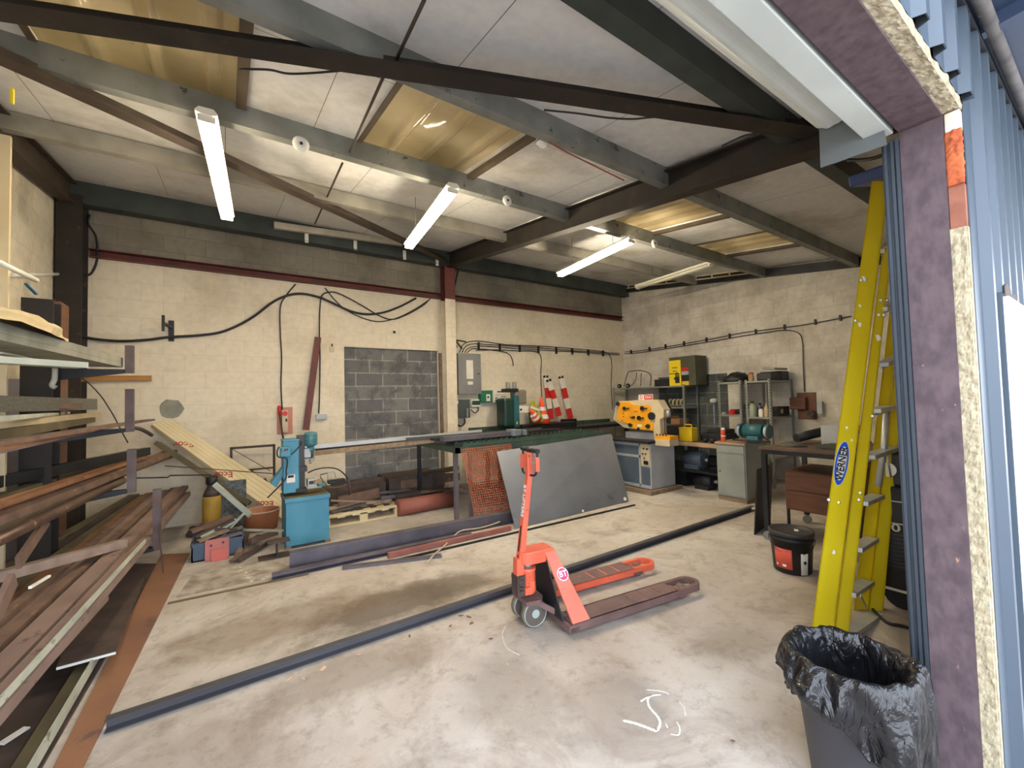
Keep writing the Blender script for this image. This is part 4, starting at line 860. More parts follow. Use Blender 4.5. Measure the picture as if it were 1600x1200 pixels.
c = HP(1002, 620.5, -.045); MB().tube([c+Vector((0, math.cos(t)*.028, math.sin(t)*.028)) for t in [2*math.pi*i/20 for i in range(20)]], 0.004, 5, close=True).build('ban_ring', M_REDP, sg)
for z in (.35, .62):
    p = HP(1008, 624.3-7.5*z, -.044); q = HP(1017.5, 624.3-7.5*z, -.044); MB().bar(p, q, 0.001, 0.010).build('text_line', M_BLOCKW, sg)
a = HP(1009, 626, -.045); MB().bx(a.x-0.003, a.x+0.003, a.y-.004, a.y+.004, a.z-0.02, a.z+.03).build('sign_stem', M_GALV, sg)
tag(MB().bx(IX-0.10, IX+0.10, IY0-0.06, IY1+0.05, 0, 0.065).bx(IX+0.12, IX+0.7, IY0-0.06, IY0+0.06, 0, 0.065).build('timber_bearer', M_TIMBER, bevel=0.004), 'weathered timber bearers under the pale grey machine cabinet', 'timber')
c = on_x(967, 640, HX-.0)

# grey tool cabinet with grinder
CXx, CY0, CY1 = 6.00, 3.11, 3.53; cz = on_x(1124, 693, CXx).z
cb = thing('tool_cabinet', 'tall grey-green metal cabinet with one door, under the teal bench grinder', 'cabinet', (6.3, 3.3, 0))
MB().bx(CXx+0.01, CXx+0.66, CY0, CY1, 0.06, cz).build('cabinet_body', M_GREYCAB, cb, bevel=0.004)
MB().bx(CXx-0.004, CXx+0.01, CY0+0.015, CY1-0.015, 0.08, cz-0.14).build('cabinet_door', M_GREYCAB, cb, bevel=0.003)
MB().bx(CXx-0.004, CXx+0.01, CY0+0.015, CY1-0.015, cz-0.125, cz-0.015).build('drawer_front', M_GREYCAB, cb, bevel=0.003)
MB().bx(CXx+0.02, CXx+0.66, CY0+0.01, CY1-0.01, 0.0, 0.06).build('plinth', M_TIMBER, cb)
MB().cyl((CXx-0.012, CY1-0.05, 0.42), (CXx-0.002, CY1-0.05, 0.42), 0.010, n=10).build('lock', M_BLACK, cb)
MB().bx(CXx-0.02, CXx+0.68, CY0-0.01, CY1+0.01, cz, cz+0.025).build('cabinet_top', M_WOODB, cb)
gz = cz+0.025; gx = 6.16; gy = on_x(1181, 680, 6.16).y+0.02
g = thing('bench_grinder', 'teal double-ended bench grinder on the grey cabinet', 'grinder', (gx, gy, gz))
MB().cyl((gx, gy-0.13, gz+0.17), (gx, gy+0.13, gz+0.17), 0.09).build('motor_body', M_TEAL, g)
MB().bx(gx-0.07, gx+0.07, gy-0.08, gy+0.08, gz, gz+0.10).build('pedestal', M_TEAL, g, bevel=0.01)
for s in (-1, 1):
    MB().cyl((gx, gy+s*0.16, gz+0.17), (gx, gy+s*0.21, gz+0.17), 0.095).build('wheel_guard', M_TEAL, g)
    MB().cyl((gx-0.02, gy+s*0.165, gz+0.165), (gx-0.02, gy+s*0.20, gz+0.165), 0.085).build('grinding_wheel', M_LGREY, g)
    MB().cyl((gx, gy+s*0.12, gz+0.17), (gx, gy+s*0.17, gz+0.17), 0.03).build('shaft', M_DARKSTEEL, g)
MB().bx(gx-0.14, gx-0.06, gy-0.24, gy+0.24, gz+0.03, gz+0.05).build('tool_rest', M_DARKSTEEL, g)
p = on_x(1138, 687, 6.05); tn = thing('spray_can', 'orange can with white bands on the grey cabinet, left of the teal grinder', 'can', (6.10, 3.47, gz))
MB().lathe((6.10, 3.47, gz), [(0.033, 0), (0.034, 0.005), (0.034, 0.15), (0.03, 0.165)], 20).build('can_body', mat('orange_can', (204, 80, 44), (196, 70, 40), 5, 0.4), tn)
MB().lathe((6.10, 3.47, gz+0.165), [(0.029, 0), (0.029, 0.03), (0.02, 0.035)], 20).build('cap', M_BLOCKW, tn)
MB().lathe((6.10, 3.47, gz+0.07), [(0.0345, 0), (0.0345, 0.02)], 20).build('band', M_BLOCKW, tn)

# low bench with yellow box
bz = on_x(1090, 692, 6.2).z
be = thing('work_bench', 'low workbench with a pale wooden front edge between the amber machine and the cabinet', 'bench', (6.7, 4.2, 0))
MB().bx(6.20, 6.24, 3.58, 4.30, bz-0.06, bz).build('front_edge', M_WOODB, be)
MB().bx(6.24, 7.15, 3.58, 5.3, bz-0.05, bz-0.005).build('bench_top', M_OLIVEB, be)
for (x, y) in ((6.28, 3.62), (7.1, 3.62), (6.28, 5.24), (7.1, 5.24)): MB().bx(x-.03, x+.03, y-.03, y+.03, 0, bz-.05).build('leg', M_DARKSTEEL, be)
MB().bx(6.3, 7.1, 3.66, 5.2, 0.28, 0.31).build('lower_shelf', M_DARKSTEEL, be)
a = on_x(1061, 682, 6.28); b = on_x(1080, 664, 6.28)
yb = thing('yellow_box', 'bright yellow handled box standing on the wooden-edged bench', 'box', (6.36, (a.y+b.y)/2, bz))
MB().bx(6.28, 6.46, min(a.y, b.y), max(a.y, b.y), bz, bz+0.21).build('box_body', mat('yellow_plastic', (222, 188, 36), (206, 172, 30), 4, 0.45), yb, bevel=0.008)
MB().bx(6.275, 6.465, min(a.y, b.y)-.005, max(a.y, b.y)+.005, bz+0.21, bz+0.225).build('box_lid', MATS['yellow_plastic'], yb, bevel=0.004)
ym = (a.y+b.y)/2; MB().tube([(6.37, ym-.07, bz+.225), (6.37, ym-.06, bz+.27), (6.37, ym+.06, bz+.27), (6.37, ym+.07, bz+.225)], 0.009, 8).build('handle', MATS['yellow_plastic'], yb)
# dark gear under and on the bench
def motorish(x, y, z, s, label, m_=M_BLUECAB):
    t = thing('old_motor', label, 'motor', (x, y, z))
    MB().cyl((x, y-0.16*s, z+0.13*s), (x, y+0.12*s, z+0.13*s), 0.11*s).build('motor_body', m_, t); MB().bx(x-.09*s, x+.09*s, y-.12*s, y+.1*s, z, z+.06*s).build('foot', m_, t)
    MB().cyl((x, y-0.22*s, z+0.13*s), (x, y-0.16*s, z+0.13*s), 0.03*s).build('shaft', M_GALV, t)
motorish(6.55, 4.25, 0.31, 1.2, 'dark blue-grey motor on the shelf under the wooden-edged bench', M_BLUECAB); motorish(6.6, 3.85, 0.31, 1.0, 'smaller dark motor at the right on the shelf under the bench', M_DARKSTEEL); motorish(6.5, 4.05, 0.0, 1.1, 'dark motor on the floor under the wooden-edged bench', M_DARKSTEEL)
tag(MB().bx(6.45, 6.9, 4.35, 4.8, 0, .24).bx(6.44, 6.91, 4.34, 4.81, .2, .24).build('dark_crate', M_DARKSTEEL), 'dark crate on the floor under the low bench', 'crate')
tag(MB().bx(6.6, 6.95, 4.45, 4.85, bz, bz+0.22).build('black_case', M_BLACK, bevel=0.01), 'black case on the bench left of the yellow box', 'case')
tag(MB().bx(6.6, 7.0, 3.7, 4.15, bz, bz+0.12).bx(6.65, 6.95, 3.75, 4.05, bz+.12, bz+.19).build('parts_tray', M_DARKSTEEL, bevel=0.01), 'dark tray of parts on the bench right of the yellow box', 'tray')
for k in range(3): tag(MB().lathe((6.33+.02*k, 3.66+.13*k, bz), [(0.03, 0), (0.042, 0.03), (0.042, 0.06), (0.036, .06), (0.03, .01)], 16).build('parts_cup', M_DARKSTEEL), ['dark cup on the bench edge nearest the grey cabinet', 'dark cup in the middle of three on the bench edge', 'dark cup on the bench edge nearest the yellow box'][k], 'cup', 'cups on the bench edge')

# shelving
def shelf_unit(x0, x1, y0, y1, zs, label, perf=True, ztop=None, board=None):
    t = thing('shelving_unit', label, 'shelves', ((x0+x1)/2, (y0+y1)/2, 0)); zt = ztop or zs[-1]+0.02
    for (x, y, sx, sy) in ((x0, y0, 1, 1), (x0, y1, 1, -1), (x1, y0, -1, 1), (x1, y1, -1, -1)):
        MB().bx(min(x, x+sx*.04), max(x, x+sx*.04), min(y, y+sy*.003), max(y, y+sy*.003), 0, zt).bx(min(x, x+sx*.003), max(x, x+sx*.003), min(y, y+sy*.04), max(y, y+sy*.04), 0, zt).build('upright', M_SHELF, t)
        if perf and x == x0:
            mb = MB(); z = 0.83
            while z < zt-0.03: mb.bx(x-0.0015, x+0.0, min(y, y+sy*.022)+(.010 if sy > 0 else 0), max(y, y+sy*.022)-(0 if sy > 0 else .010), z, z+0.022); z += 0.05
            mb.build('slot_row', M_BLACK, t)
    for z in zs: MB().bx(x0+.004, x1-.004, y0+.004, y1-.004, z-0.03, z).build('shelf', M_SHELF, t)
    return t
zD = on_x(1163, 594, 7.3).z; zB = on_x(957, 607, 7.6).z
zs2 = on_x(1203, 652, 7.3).z
shelf_unit(7.3, 8.10, 3.33, 3.74, (0.5, zs2, zD-.02), 'grey slotted-angle shelf unit with bottles, nearest the ladder')
shelf_unit(7.3, 8.10, 3.80, 4.22, (0.5, zs2+.03, zD-.02), 'grey slotted-angle shelf unit with the red cap, next to the dark blockwork')
shelf_unit(7.62, 8.10, 5.10, 6.98, (0.6, on_x(1055, 665, 7.62).z, on_x(1055, 636, 7.62).z, zB), 'long grey shelf unit behind the amber machine carrying the yellow printed carton', perf=False)
# things on the shelf unit B
zt = zB
def YX(px, X): return on_x(px, 600, X).y
ct = thing('glove_carton', 'olive carton with a bright yellow printed front showing a black hand', 'carton', (7.85, 5.3, zt))
ya, yc, yd = YX(1046, 7.64), YX(1064, 7.64), YX(1078, 7.64)
zt2 = on_x(1055, 558, 7.64).z
MB().bx(7.66, 8.05, yd-.12, ya, zt, zt2).build('carton_body', M_OLIVEB, ct)
MB().bx(7.645, 7.66, yc, ya, zt, on_x(1055, 563, 7.64).z).build('yellow_front', M_YELP, ct)
hd = MB(); yh = (yc*0.68+ya*0.32); zh = zt+0.05
hd.bx(7.643, 7.645, yh-.055, yh+.045, zh, zh+0.13)
for k in range(4): hd.bx(7.643, 7.645, yh-.055+k*.026, yh-.037+k*.026, zh+.13, zh+.13+(.07, .09, .09, .06)[k])
hd.bx(7.643, 7.645, yh+.045, yh+.07, zh+.07, zh+.12); hd.build('hand_print', M_BLACK, ct)
for (u, z, l) in ((.5, .36, .12), (.5, .29, .10), (.62, .24, .2)): MB().bx(7.643, 7.645, yc+(ya-yc)*u-l/2, yc+(ya-yc)*u+l/2, zt+z, zt+z+.015).build('print_line', M_BLACK, ct)
for (z0, z1, m_, n_) in ((.0, .08, MATS['yellow_plastic'], 'pack'), (.09, .2, M_BLACK, 'pack'), (.21, .28, M_LGREY, 'pack'), (.29, .36, M_REDP, 'pack')): MB().bx(7.645, 7.66, yd+.03, yc-.02, zt+z0, zt+z1).build(n_, m_, ct)
tag(MB().bx(7.7, 8.05, ya+.02, ya+.42, zt, zt+.15).build('dark_case', M_DARKSTEEL, bevel=.01), 'dark case on the top shelf left of the yellow carton', 'case')
# bent tube frame
fr = [on_x(*p, 7.8) for p in ((975, 604), (978, 592), (981, 583), (986, 580), (1000, 579), (1012, 582), (1017, 588), (1016, 603))]
cf = thing('chair_frame', 'old bent metal chair frame lying on the top shelf above the amber machine', 'chair frame', fr[0])
MB().tube(smooth_path(fr, 5), 0.013, 8).build('outer_loop', mat('tarnished_frame', (132, 120, 104), (104, 94, 82), 8, 0.6, 0.3), cf)
for q in (((995, 582), (992, 596), (984, 604)), ((1002, 583), (1001, 603))): MB().tube(smooth_path([on_x(*p, 7.8) for p in q], 5), 0.010, 8).build('inner_bar', MATS['tarnished_frame'], cf)
for k, (x, y) in enumerate(((968, 602), (981, 602))):
    c = on_x(x, y, 7.68); t = thing('castor_wheel', ['black wheel at the left end of the top shelf', 'black wheel under the bent chair frame'][k], 'wheel', c-Z_*.035)
    MB().cyl((c.x-.02, c.y, zt+.05), (c.x+.02, c.y, zt+.05), 0.05).build('tyre', M_BLACK, t); MB().cyl((c.x-.024, c.y, zt+.05), (c.x+.024, c.y, zt+.05), 0.02).build('hub', M_GALV, t)
# spools on B's middle shelf
zm = on_x(1055, 636, 7.62).z
for k, x in enumerate((1045, 1051, 1057, 1063)):
    y = YX(x, 7.7); tag(MB().tube([(7.75, y, zm+.07+.065*math.sin(t)) if False else (7.75+.0+.065*math.cos(t), y, zm+.085+.065*math.sin(t)) for t in [2*math.pi*i/20 for i in range(20)]], 0.020, 8, close=True).build('hose_coil', mat('cream_hose', (176, 168, 136), (150, 142, 112), 10, 0.7)), ['leftmost cream coil in the row on the middle shelf', 'second cream coil from the left on the middle shelf', 'third cream coil from the left on the middle shelf', 'rightmost cream coil on the middle shelf'][k], 'coil', 'cream coils on the middle shelf')
zl = on_x(1055, 665, 7.62).z
tag(MB().bx(7.64, 7.95, YX(1060, 7.64), YX(1046, 7.64), zl, zl+.14).prism((7.64, YX(1060, 7.64), zl+.14), Vector((0, 1, 0)), Vector((-.5, 0, .5)), [(0, 0), (YX(1046, 7.64)-YX(1060, 7.64), 0), (YX(1046, 7.64)-YX(1060, 7.64), .12), (0, .12)], .005).build('cardboard_box', mat('cardboard', (150, 116, 84), (136, 104, 76), 5, 0.8)), 'small open cardboard box on the lower shelf behind the amber machine', 'box')
tag(MB().bx(7.7, 8.0, 6.2, 6.6, zm, zm+.12).bx(7.72, 7.9, 6.0, 6.15, zm, zm+.07).build('tool_case', M_DARKSTEEL, bevel=.01), 'dark tool case on the middle shelf behind the amber machine', 'case')

# D and C contents
zd = zD-.02; zc_ = zs2
def bottle(x, y, z, prof, m_, label, cap=None, name='bottle'):
    t = thing(name, label, name, (x, y, z)); MB().lathe((x, y, z), prof, 18).build(name+'_body', m_, t)
    r, h = prof[-1]; MB().lathe((x, y, z+h), [(r+.004, 0), (r+.004, .025), (r*.6, .03)], 14).build('cap', cap or M_BLACK, t); return t
X0 = 7.38
bottle(X0, YX(1176, X0)+.02, zc_, [(.06, 0), (.065, .02), (.065, .15), (.05, .2), (.02, .23)], mat('green_white_bottle', (150, 160, 140), (132, 144, 128), 4, 0.4), 'large pale green jug with a ring handle on the shelf with bottles')
bottle(X0+.1, YX(1181, X0), zc_, [(.045, 0), (.048, .02), (.048, .15), (.02, .2)], mat('violet_blue_bottle', (92, 96, 140), (80, 84, 126), 4, 0.4), 'violet-blue bottle beside the pale green jug')
bottle(X0-.02, YX(1188, X0), zc_, [(.036, 0), (.038, .01), (.038, .10), (.022, .135)], M_BLOCKW, 'white labelled bottle in the middle of the shelf', M_DARKSTEEL)
bottle(X0-.02, YX(1196.5, X0), zc_, [(.03, 0), (.034, .02), (.03, .14), (.012, .2)], mat('beige_bottle', (206, 178, 150), (190, 162, 136), 4, 0.5), 'slim beige bottle at the right of the shelf', mat('peach_cap', (212, 170, 140), (212, 170, 140), 4, 0.5))
bottle(X0+.2, YX(1168, X0), zc_, [(.03, 0), (.03, .10), (.02, .13)], M_BROWN, 'small brown bottle at the left end of the shelf', MATS['orange_can'])
bottle(X0+.0, YX(1176, X0)+.02, zd, [(.04, 0), (.045, .02), (.045, .03), (.04, .05), (.045, .07), (.04, .09), (.035, .12)], mat('straw_jar', (178, 150, 110), (160, 132, 96), 9, 0.6), 'straw coloured jar with an orange lid on top of the shelf unit', MATS['orange_can'], 'jar')
mb = MB()
tag(MB().bx(7.75, 8.05, 3.36, 3.70, zd, zd+.16).build('black_case', M_BLACK, bevel=.015), 'black power tool case at the back of the top shelf near the ladder', 'case')
tag(MB().bx(7.42, 7.72, 3.36, 3.60, zd, zd+.13).build('black_case', M_DARKSTEEL, bevel=.02), 'dark tool case at the front of the top shelf near the ladder', 'case')
tag(MB().box((7.75, 3.45, zd+.20), (.45, .2, .04), Matrix.Rotation(0.08, 3, 'X')).build('flat_box', M_GREYCAB, bevel=.004), 'flat grey box lying on the dark cases', 'box')
def lump(c, s, seed, n1=22, n2=14, amp=.25):
    mb = MB(); rows = []
    for i in range(n2+1):
        p = math.pi/2*i/n2*1.0; r = []
        for j in range(n1+1):
            t = 2*math.pi*(j % n1)/n1; v = Vector((math.cos(t)*math.cos(p), math.sin(t)*math.cos(p), math.sin(p)))
            k = 1+amp*NZ.noise(v*2.2+Vector((seed, 0, 0)))+amp*.5*NZ.noise(v*6+Vector((seed, 3, 0)))
            r.append((c[0]+v.x*s[0]*k, c[1]+v.y*s[1]*k, c[2]+v.z*s[2]*k))
        rows.append(r)
    return mb.sheet(rows)
tag(lump((7.6, 4.02, zd), (.25, .21, .17), 3).build('black_bag', M_BLACK), 'crumpled black bag on top of the shelf unit beside the straw coloured jar', 'bag')
tag(lump((7.46, 4.05, zc_+.03), (.1, .06, .09), 5, amp=.1).build('red_cap_jar', M_REDP), 'round red lidded jar on the middle shelf beside the dark blockwork', 'jar')
tag(MB().bx(7.34, 7.42, 4.14, 4.19, zc_+.03, zc_+.07).build('white_roll', M_BLOCKW, bevel=.01), 'small white roll left of the red jar', 'roll')
tag(MB().bx(7.55, 8.0, 3.85, 4.15, zc_+.03, zc_+.11).bx(7.6, 7.9, 3.9, 4.0, zc_+.11, zc_+.2).build('dark_clutter', M_DARKSTEEL), 'dark tangle of parts behind the red jar', 'parts')
rb = thing('meter_box', 'black box with a square dial at the right end of the bottle shelf', 'meter', (7.75, 3.37, zc_))
MB().bx(7.52, 7.98, 3.35, 3.5, zc_, zc_+.16).build('box_body', M_BLACK, rb, bevel=.005); MB().bx(7.66, 7.74, 3.346, 3.35, zc_+.05, zc_+.12).build('dial', M_LGREY, rb)
a = on_x(1117, 685, 7.2); bl = thing('blue_stand', 'slim blue stand with a round grey head in front of the dark blockwork', 'stand', (7.05, YX(1114, 7.05), bz-.005))
yy = YX(1114, 7.05); zz = on_x(1114, 628, 7.05).z
MB().cyl((7.05, yy, bz), (7.05, yy, zz-.02), 0.012).build('stem', mat('pale_blue_metal', (120, 150, 172), (96, 124, 146), 5, 0.4, 0.2), bl); MB().lathe((7.05, yy, zz-.03), [(.02, 0), (.06, .02), (.06, .07), (.03, .09)], 18).build('head', M_LGREY, bl); MB().lathe((7.05, yy, bz), [(.06, 0), (.06, .015)], 18).build('foot', M_BLACK, bl)

# desk near the ladder
DX = 4.71; dz = on_x(1203, 699, DX).z
dk = thing('steel_desk', 'dark steel work table on castors right of the grey cabinet', 'table', (5.2, 1.95, 0))
MB().bx(DX-.02, 5.75, 1.40, 2.29, dz-.025, dz).build('table_top', mat('brown_table_top', (104, 82, 70), (84, 66, 58), 3, 0.5, 0.1), dk)
MB().bx(DX-.0, 5.72, 1.42, 2.27, dz-.07, dz-.026).build('apron', M_DARKSTEEL, dk)
for (x, y) in ((DX+.02, 2.25), (DX+.02, 1.46), (5.68, 2.25), (5.68, 1.46)):
    MB().bx(x-.022, x+.022, y-.022, y+.022, 0.10, dz-.07).build('leg', M_DARKSTEEL, dk)
    MB().cyl((x-.015, y, .045), (x+.015, y, .045), .045, n=16).cyl((x, y, .06), (x, y, .10), .01, n=8).build('castor', M_GALV, dk)
c1 = on_x(1213, 733, 4.95); c2 = on_x(1213, 792, 4.95)
dw = thing('drawer_unit', 'brown drawer unit slung under the dark steel table', 'drawer unit', (5.2, 1.9, c2.z))
MB().bx(4.96, 5.6, 1.52, 2.16, c2.z, c1.z).build('unit_body', M_BROWN, dw)
for k in range(2):
    h = (c1.z-c2.z-.03)/2; z = c2.z+.01+k*(h+.01); MB().bx(4.945, 4.96, 1.54, 2.14, z, z+h).build('drawer', M_BROWN, dw, bevel=.003)
for s in (1.53, 2.15): MB().bx(4.97, 5.0, s-.01, s+.01, 0, c2.z).build('leg', M_DARKSTEEL, dw)
tag(lump((4.95, 2.07, dz), (.09, .13, .035), 8).build('dark_rag', M_OLIVEB), 'dark green rag on the left of the steel table', 'rag')
tag(lump((5.0, 1.70, dz), (.12, .16, .05), 11).build('dark_cloth', mat('dark_green_cloth', (58, 66, 52), (46, 54, 44), 6, .9)), 'dark green cloth heap on the steel table beside the ladder', 'cloth')
tag(MB().bx(5.35, 5.7, 1.72, 1.95, dz, dz+.20).build('white_box', M_LGREY, bevel=.006), 'pale grey box at the back of the steel table', 'box')
tag(MB().cyl((5.25, 2.15, dz+.06), (5.65, 1.95, dz+.14), .05).build('grey_cylinder', M_DARKSTEEL), 'dark round tube leaning on the back of the steel table', 'tube')
tag(MB().plate([(4.78, 2.42, 0), (5.35, 2.52, 0), (5.35, 2.46, .72), (4.78, 2.36, .72)], .01).build('dark_board', M_DARKSTEEL), 'dark board standing against the left of the steel table', 'board')
tag(MB().bx(5.85, 5.95, 1.75, 1.85, dz-.0, dz+.18).bx(5.8, 6.0, 1.7, 1.9, 0, dz).build('brown_stand', M_BROWN), 'brown wooden stand behind the steel table', 'stand')
# isolator board on the right wall
q0 = RW(1247, 655, .02); q1 = RW(1274, 613, .02)
ib = thing('isolator_board', 'brown wooden board with switch gear on the right wall above the table', 'switch board', q0)
MB().bx(XR-.02, XR, min(q0.y, q1.y), max(q0.y, q1.y), q0.z, q1.z).build('back_board', M_BROWN, ib)
ym = (q0.y+q1.y)/2
MB().bx(XR-.12, XR-.02, ym-.02, ym+.22, q1.z-.28, q1.z-.08).build('switch_box', M_BROWN, ib, bevel=.01)
MB().cyl((XR-.16, ym-.10, q0.z+.10), (XR-.02, ym-.10, q0.z+.10), .05).build('socket', M_RUSTD, ib)
MB().bx(XR-.1, XR-.02, ym-.25, ym-.18, q0.z+.1, q0.z+.3).build('starter', M_LGREY, ib)
tag(MB().cyl((7.9, ym+.25, q0.z+.2), (8.05, ym+.25, q0.z+.2), .12).bx(7.85, 8.1, ym+.12, ym+.38, q0.z+.04, q0.z+.10).build('brass_reel', mat('dull_brass', (140, 106, 66), (112, 84, 54), 8, .6, .3)), 'dull brass coloured reel beside the switch board on the right wall', 'reel') if False else None

# ================================================================ BENCH IN THE MIDDLE
TY = 4.86; TX0, TX1 = 2.42, 5.25; TZ = 0.965
M_GREENM = mat('green_machine_paint', (62, 84, 72), (50, 68, 58), 5, 0.6, 0, c3=(40, 44, 40), s3=8, t3=.6)
mat('dull_leg', (112, 106, 108), (92, 88, 90), 5, .6, .3)
tb = thing('steel_bench', 'long steel cutting bench with toothed green support bars behind the leaning dark sheet', 'bench', (3.8, 5.5, 0))
MB().bx(TX0, TX1, TY, TY+.05, TZ-.09, TZ-.02).bx(TX0, TX1, 6.2, 6.25, TZ-.09, TZ-.02).bx(TX0, TX0+.05, TY, 6.25, TZ-.09, TZ-.02).bx(TX1-.05, TX1, TY, 6.25, TZ-.09, TZ-.02).build('bench_frame', M_GREENM, tb)
MB().bx(TX0+.01, TX1-.01, TY+.02, 6.24, TZ-.022, TZ-.012).build('bench_top', M_DARKSTEEL, tb)
for (x, y) in ((TX0+.03, TY+.10), (TX0+.03, 6.2), (TX1-.03, TY+.03), (TX1-.03, 6.2), (3.9, 6.2)): MB().bx(x-.025, x+.025, y-.025, y+.025, 0, TZ-.09).build('leg', MATS['dull_leg'] if (x < 3 and y < 5) else M_DARKSTEEL, tb)
x = 2.60; MB().bx(x-.02, x+.02, TY-.02, TY+.02, 0, TZ-.09).build('leg', mat('bright_leg_steel', (128, 122, 124), (108, 104, 106), 4, .4, .5), tb)
MB().bar((TX0+.03, TY+.12, .42), (2.62, TY+.02, .36), .03, .05).build('leg_brace', M_RUSTD, tb)
for r_, y in enumerate((TY+.03, TY+.28, TY+.55)):
    mb = MB(); P = [(TX0+.1, 0)]
    x = TX0+.1
    while x < TX1-.2: P += [(x+.01, .035), (x+.035, .06), (x+.05, .06), (x+.055, .03)]; x += .09
    P += [(TX1-.1, .03), (TX1-.1, 0)]
    mb.prism((0, y, TZ-.012), X_, Z_, P, .008); mb.build('toothed_bar', M_GREENM, tb)
# the leaning sheet and the copper mesh
s0 = FL(805, 827, .0); s1 = FL(983, 784, .0); s3 = on_y(776, 706, 4.80); s2 = on_y(955, 678, 4.80)
s1.y = s0.y+.03; s1 = Vector((on_z(983, 784, .0).x, s0.y+.04, 0)); s0 = Vector((s0.x, s0.y, .0))
M_SHEET = mat('dark_grey_steel_sheet', (126, 130, 140), (106, 110, 118), 1.2, 0.38, 0.35, c3=(92, 94, 98), s3=2.2, t3=.62)
sh = MB().plate([s0, s1, s2, s3], .006).build('steel_sheet', M_SHEET); tag(sh, 'large plain dark grey steel sheet leaning on the bench, its lower edge on the floor', 'metal sheet')
for (x, y, lb_) in ((978, 780, 'torn white paper patch at the lower right corner of the dark sheet'), (911, 803, 'small white tape scrap on the lower edge of the dark sheet')):
    c = on_y(x, y, s0.y-.012+.02); c.z = max(c.z, .03); r = .035 if x > 950 else .022
    P = [(math.cos(t)*r*(.7+.4*(k % 2)), math.sin(t)*r*(.6+.3*((k+1) % 2))) for k, t in enumerate([2*math.pi*i/9 for i in range(9)])]
    yq = s0.y+ (c.z/.9)*(4.80-s0.y)-.012; MB().prism((c.x, yq, c.z), X_, Vector((0, .55, .83)), P, .002).build('paper_scrap', M_WHITE, sh)
m0 = Vector((2.60, 4.70, .0)); m1 = Vector((3.30, 4.60, .0)); m3 = Vector((2.47, 4.83, TZ-.04)); m2 = Vector((3.22, 4.83, TZ-.03))
M_COPPER = mat('coppery_primed_mesh', (196, 116, 84), (168, 92, 64), 5, .5, .3)
mb = MB(); nu, nv = 24, 31
for i in range(nu+1): u = i/nu; mb.bar(m0.lerp(m1, u), m3.lerp(m2, u), .008, .005)
for j in range(nv+1): v = j/nv; mb.bar(m0.lerp(m3, v), m1.lerp(m2, v), .005, .008)
tag(mb.build('wire_mesh_panel', M_COPPER), 'copper coloured wire mesh panel leaning between the bench leg and the dark sheet', 'mesh panel')

# long stock on the bench and out to the left
LY = 5.75
def zz_(x, y, Y): return on_y(x, y, Y)
p0 = zz_(497, 694, LY); p1 = zz_(742, 667, LY)
TRX = on_y(459, 740, LY).x
tag(MB().bar(Vector((TRX+.02, LY, 1.018)), Vector((3.35, LY+.1, 1.05)), .05, .05).build('pale_tube', mat('pale_primed_tube', (196, 198, 200), (176, 180, 184), 4, .45, .2)), 'long pale grey tube running from behind the drill press onto the bench', 'steel tube')
tag(MB().bar(Vector((TRX+.02, LY-.1, .945)), Vector((2.45, LY-.1, .985)), .05, .055).build('timber_rail', M_TIMBER), 'weathered timber rail under the pale tube', 'timber')
tag(MB().bar(Vector((TRX+.02, LY+.06, .965)), Vector((2.4, LY+.06, 1.0)), .04, .05).build('brown_rail', M_RUSTD), 'rusty brown rail between the pale tube and the timber rail', 'steel section')
ts = thing('trestle', 'plain steel trestle behind the drill press carrying the long stock', 'trestle', (TRX, LY, 0))
for y in (LY-.15, LY+.15): MB().bx(TRX-.02, TRX+.02, y-.02, y+.02, 0, .90).build('leg', M_DARKSTEEL, ts)
MB().bx(TRX-.02, TRX+.12, LY-.18, LY+.18, .90, .92).build('top_bar', M_DARKSTEEL, ts)
for k, (x0, x1, y, w_, h_, m_, lb_) in enumerate(((2.0, 4.3, 5.50, .05, .05, M_TUBESTEEL, 'black square tube with an open end reaching left off the bench'), (2.3, 4.6, 5.36, .10, .03, M_DARKSTEEL, 'flat dark bar on the bench in front of the square tube'), (2.35, 3.6, 5.15, .12, .06, M_MILL, 'broad violet-grey section at the left front of the bench'), (2.6, 4.4, 5.62, .04, .04, M_MILL, 'thin grey section behind the square tube on the bench'))):
    tag(MB().bar((x0, y, TZ+.05+h_/2), (x1, y+.04, TZ+.05+h_/2), w_, h_).build('steel_bar', m_), lb_, 'steel section')
vz = thing('bench_vice', 'pale worn bench vice on the bench in front of the drilling machine', 'vice', on_y(815, 690, 5.05))
a = on_y(803, 690, 5.05); MB().bx(a.x, a.x+.13, 5.05, 5.25, TZ+.05, TZ+.14).build('fixed_jaw', M_GALV, vz, bevel=.006); MB().bx(a.x+.18, a.x+.24, 5.05, 5.25, TZ+.05, TZ+.13).build('moving_jaw', M_GALV, vz, bevel=.006); MB().cyl((a.x-.05, 5.15, TZ+.08), (a.x+.28, 5.15, TZ+.08), .015).build('screw', M_DARKSTEEL, vz)
# rear bench along the wall
rbn = thing('rear_bench', 'dark narrow bench along the back wall under the red and white boards', 'bench', (6, 6.7, 0))
MB().bx(3.75, 7.5, 6.35, 7.0, .90, .96).build('bench_top', M_DARKSTEEL, rbn); MB().bx(3.75, 7.5, 7.0, 7.03, .96, 1.03).build('upstand', M_GREENM, rbn)
for x in (3.8, 5.6, 7.4): MB().bx(x-.03, x+.03, 6.4, 6.46, 0, .9).build('leg', M_DARKSTEEL, rbn)
tag(MB().bx(4.55, 5.9, 6.40, 6.62, .96, 1.06).build('black_tray', M_BLACK, bevel=.01), 'long black tray under the orange cones on the rear bench', 'tray')
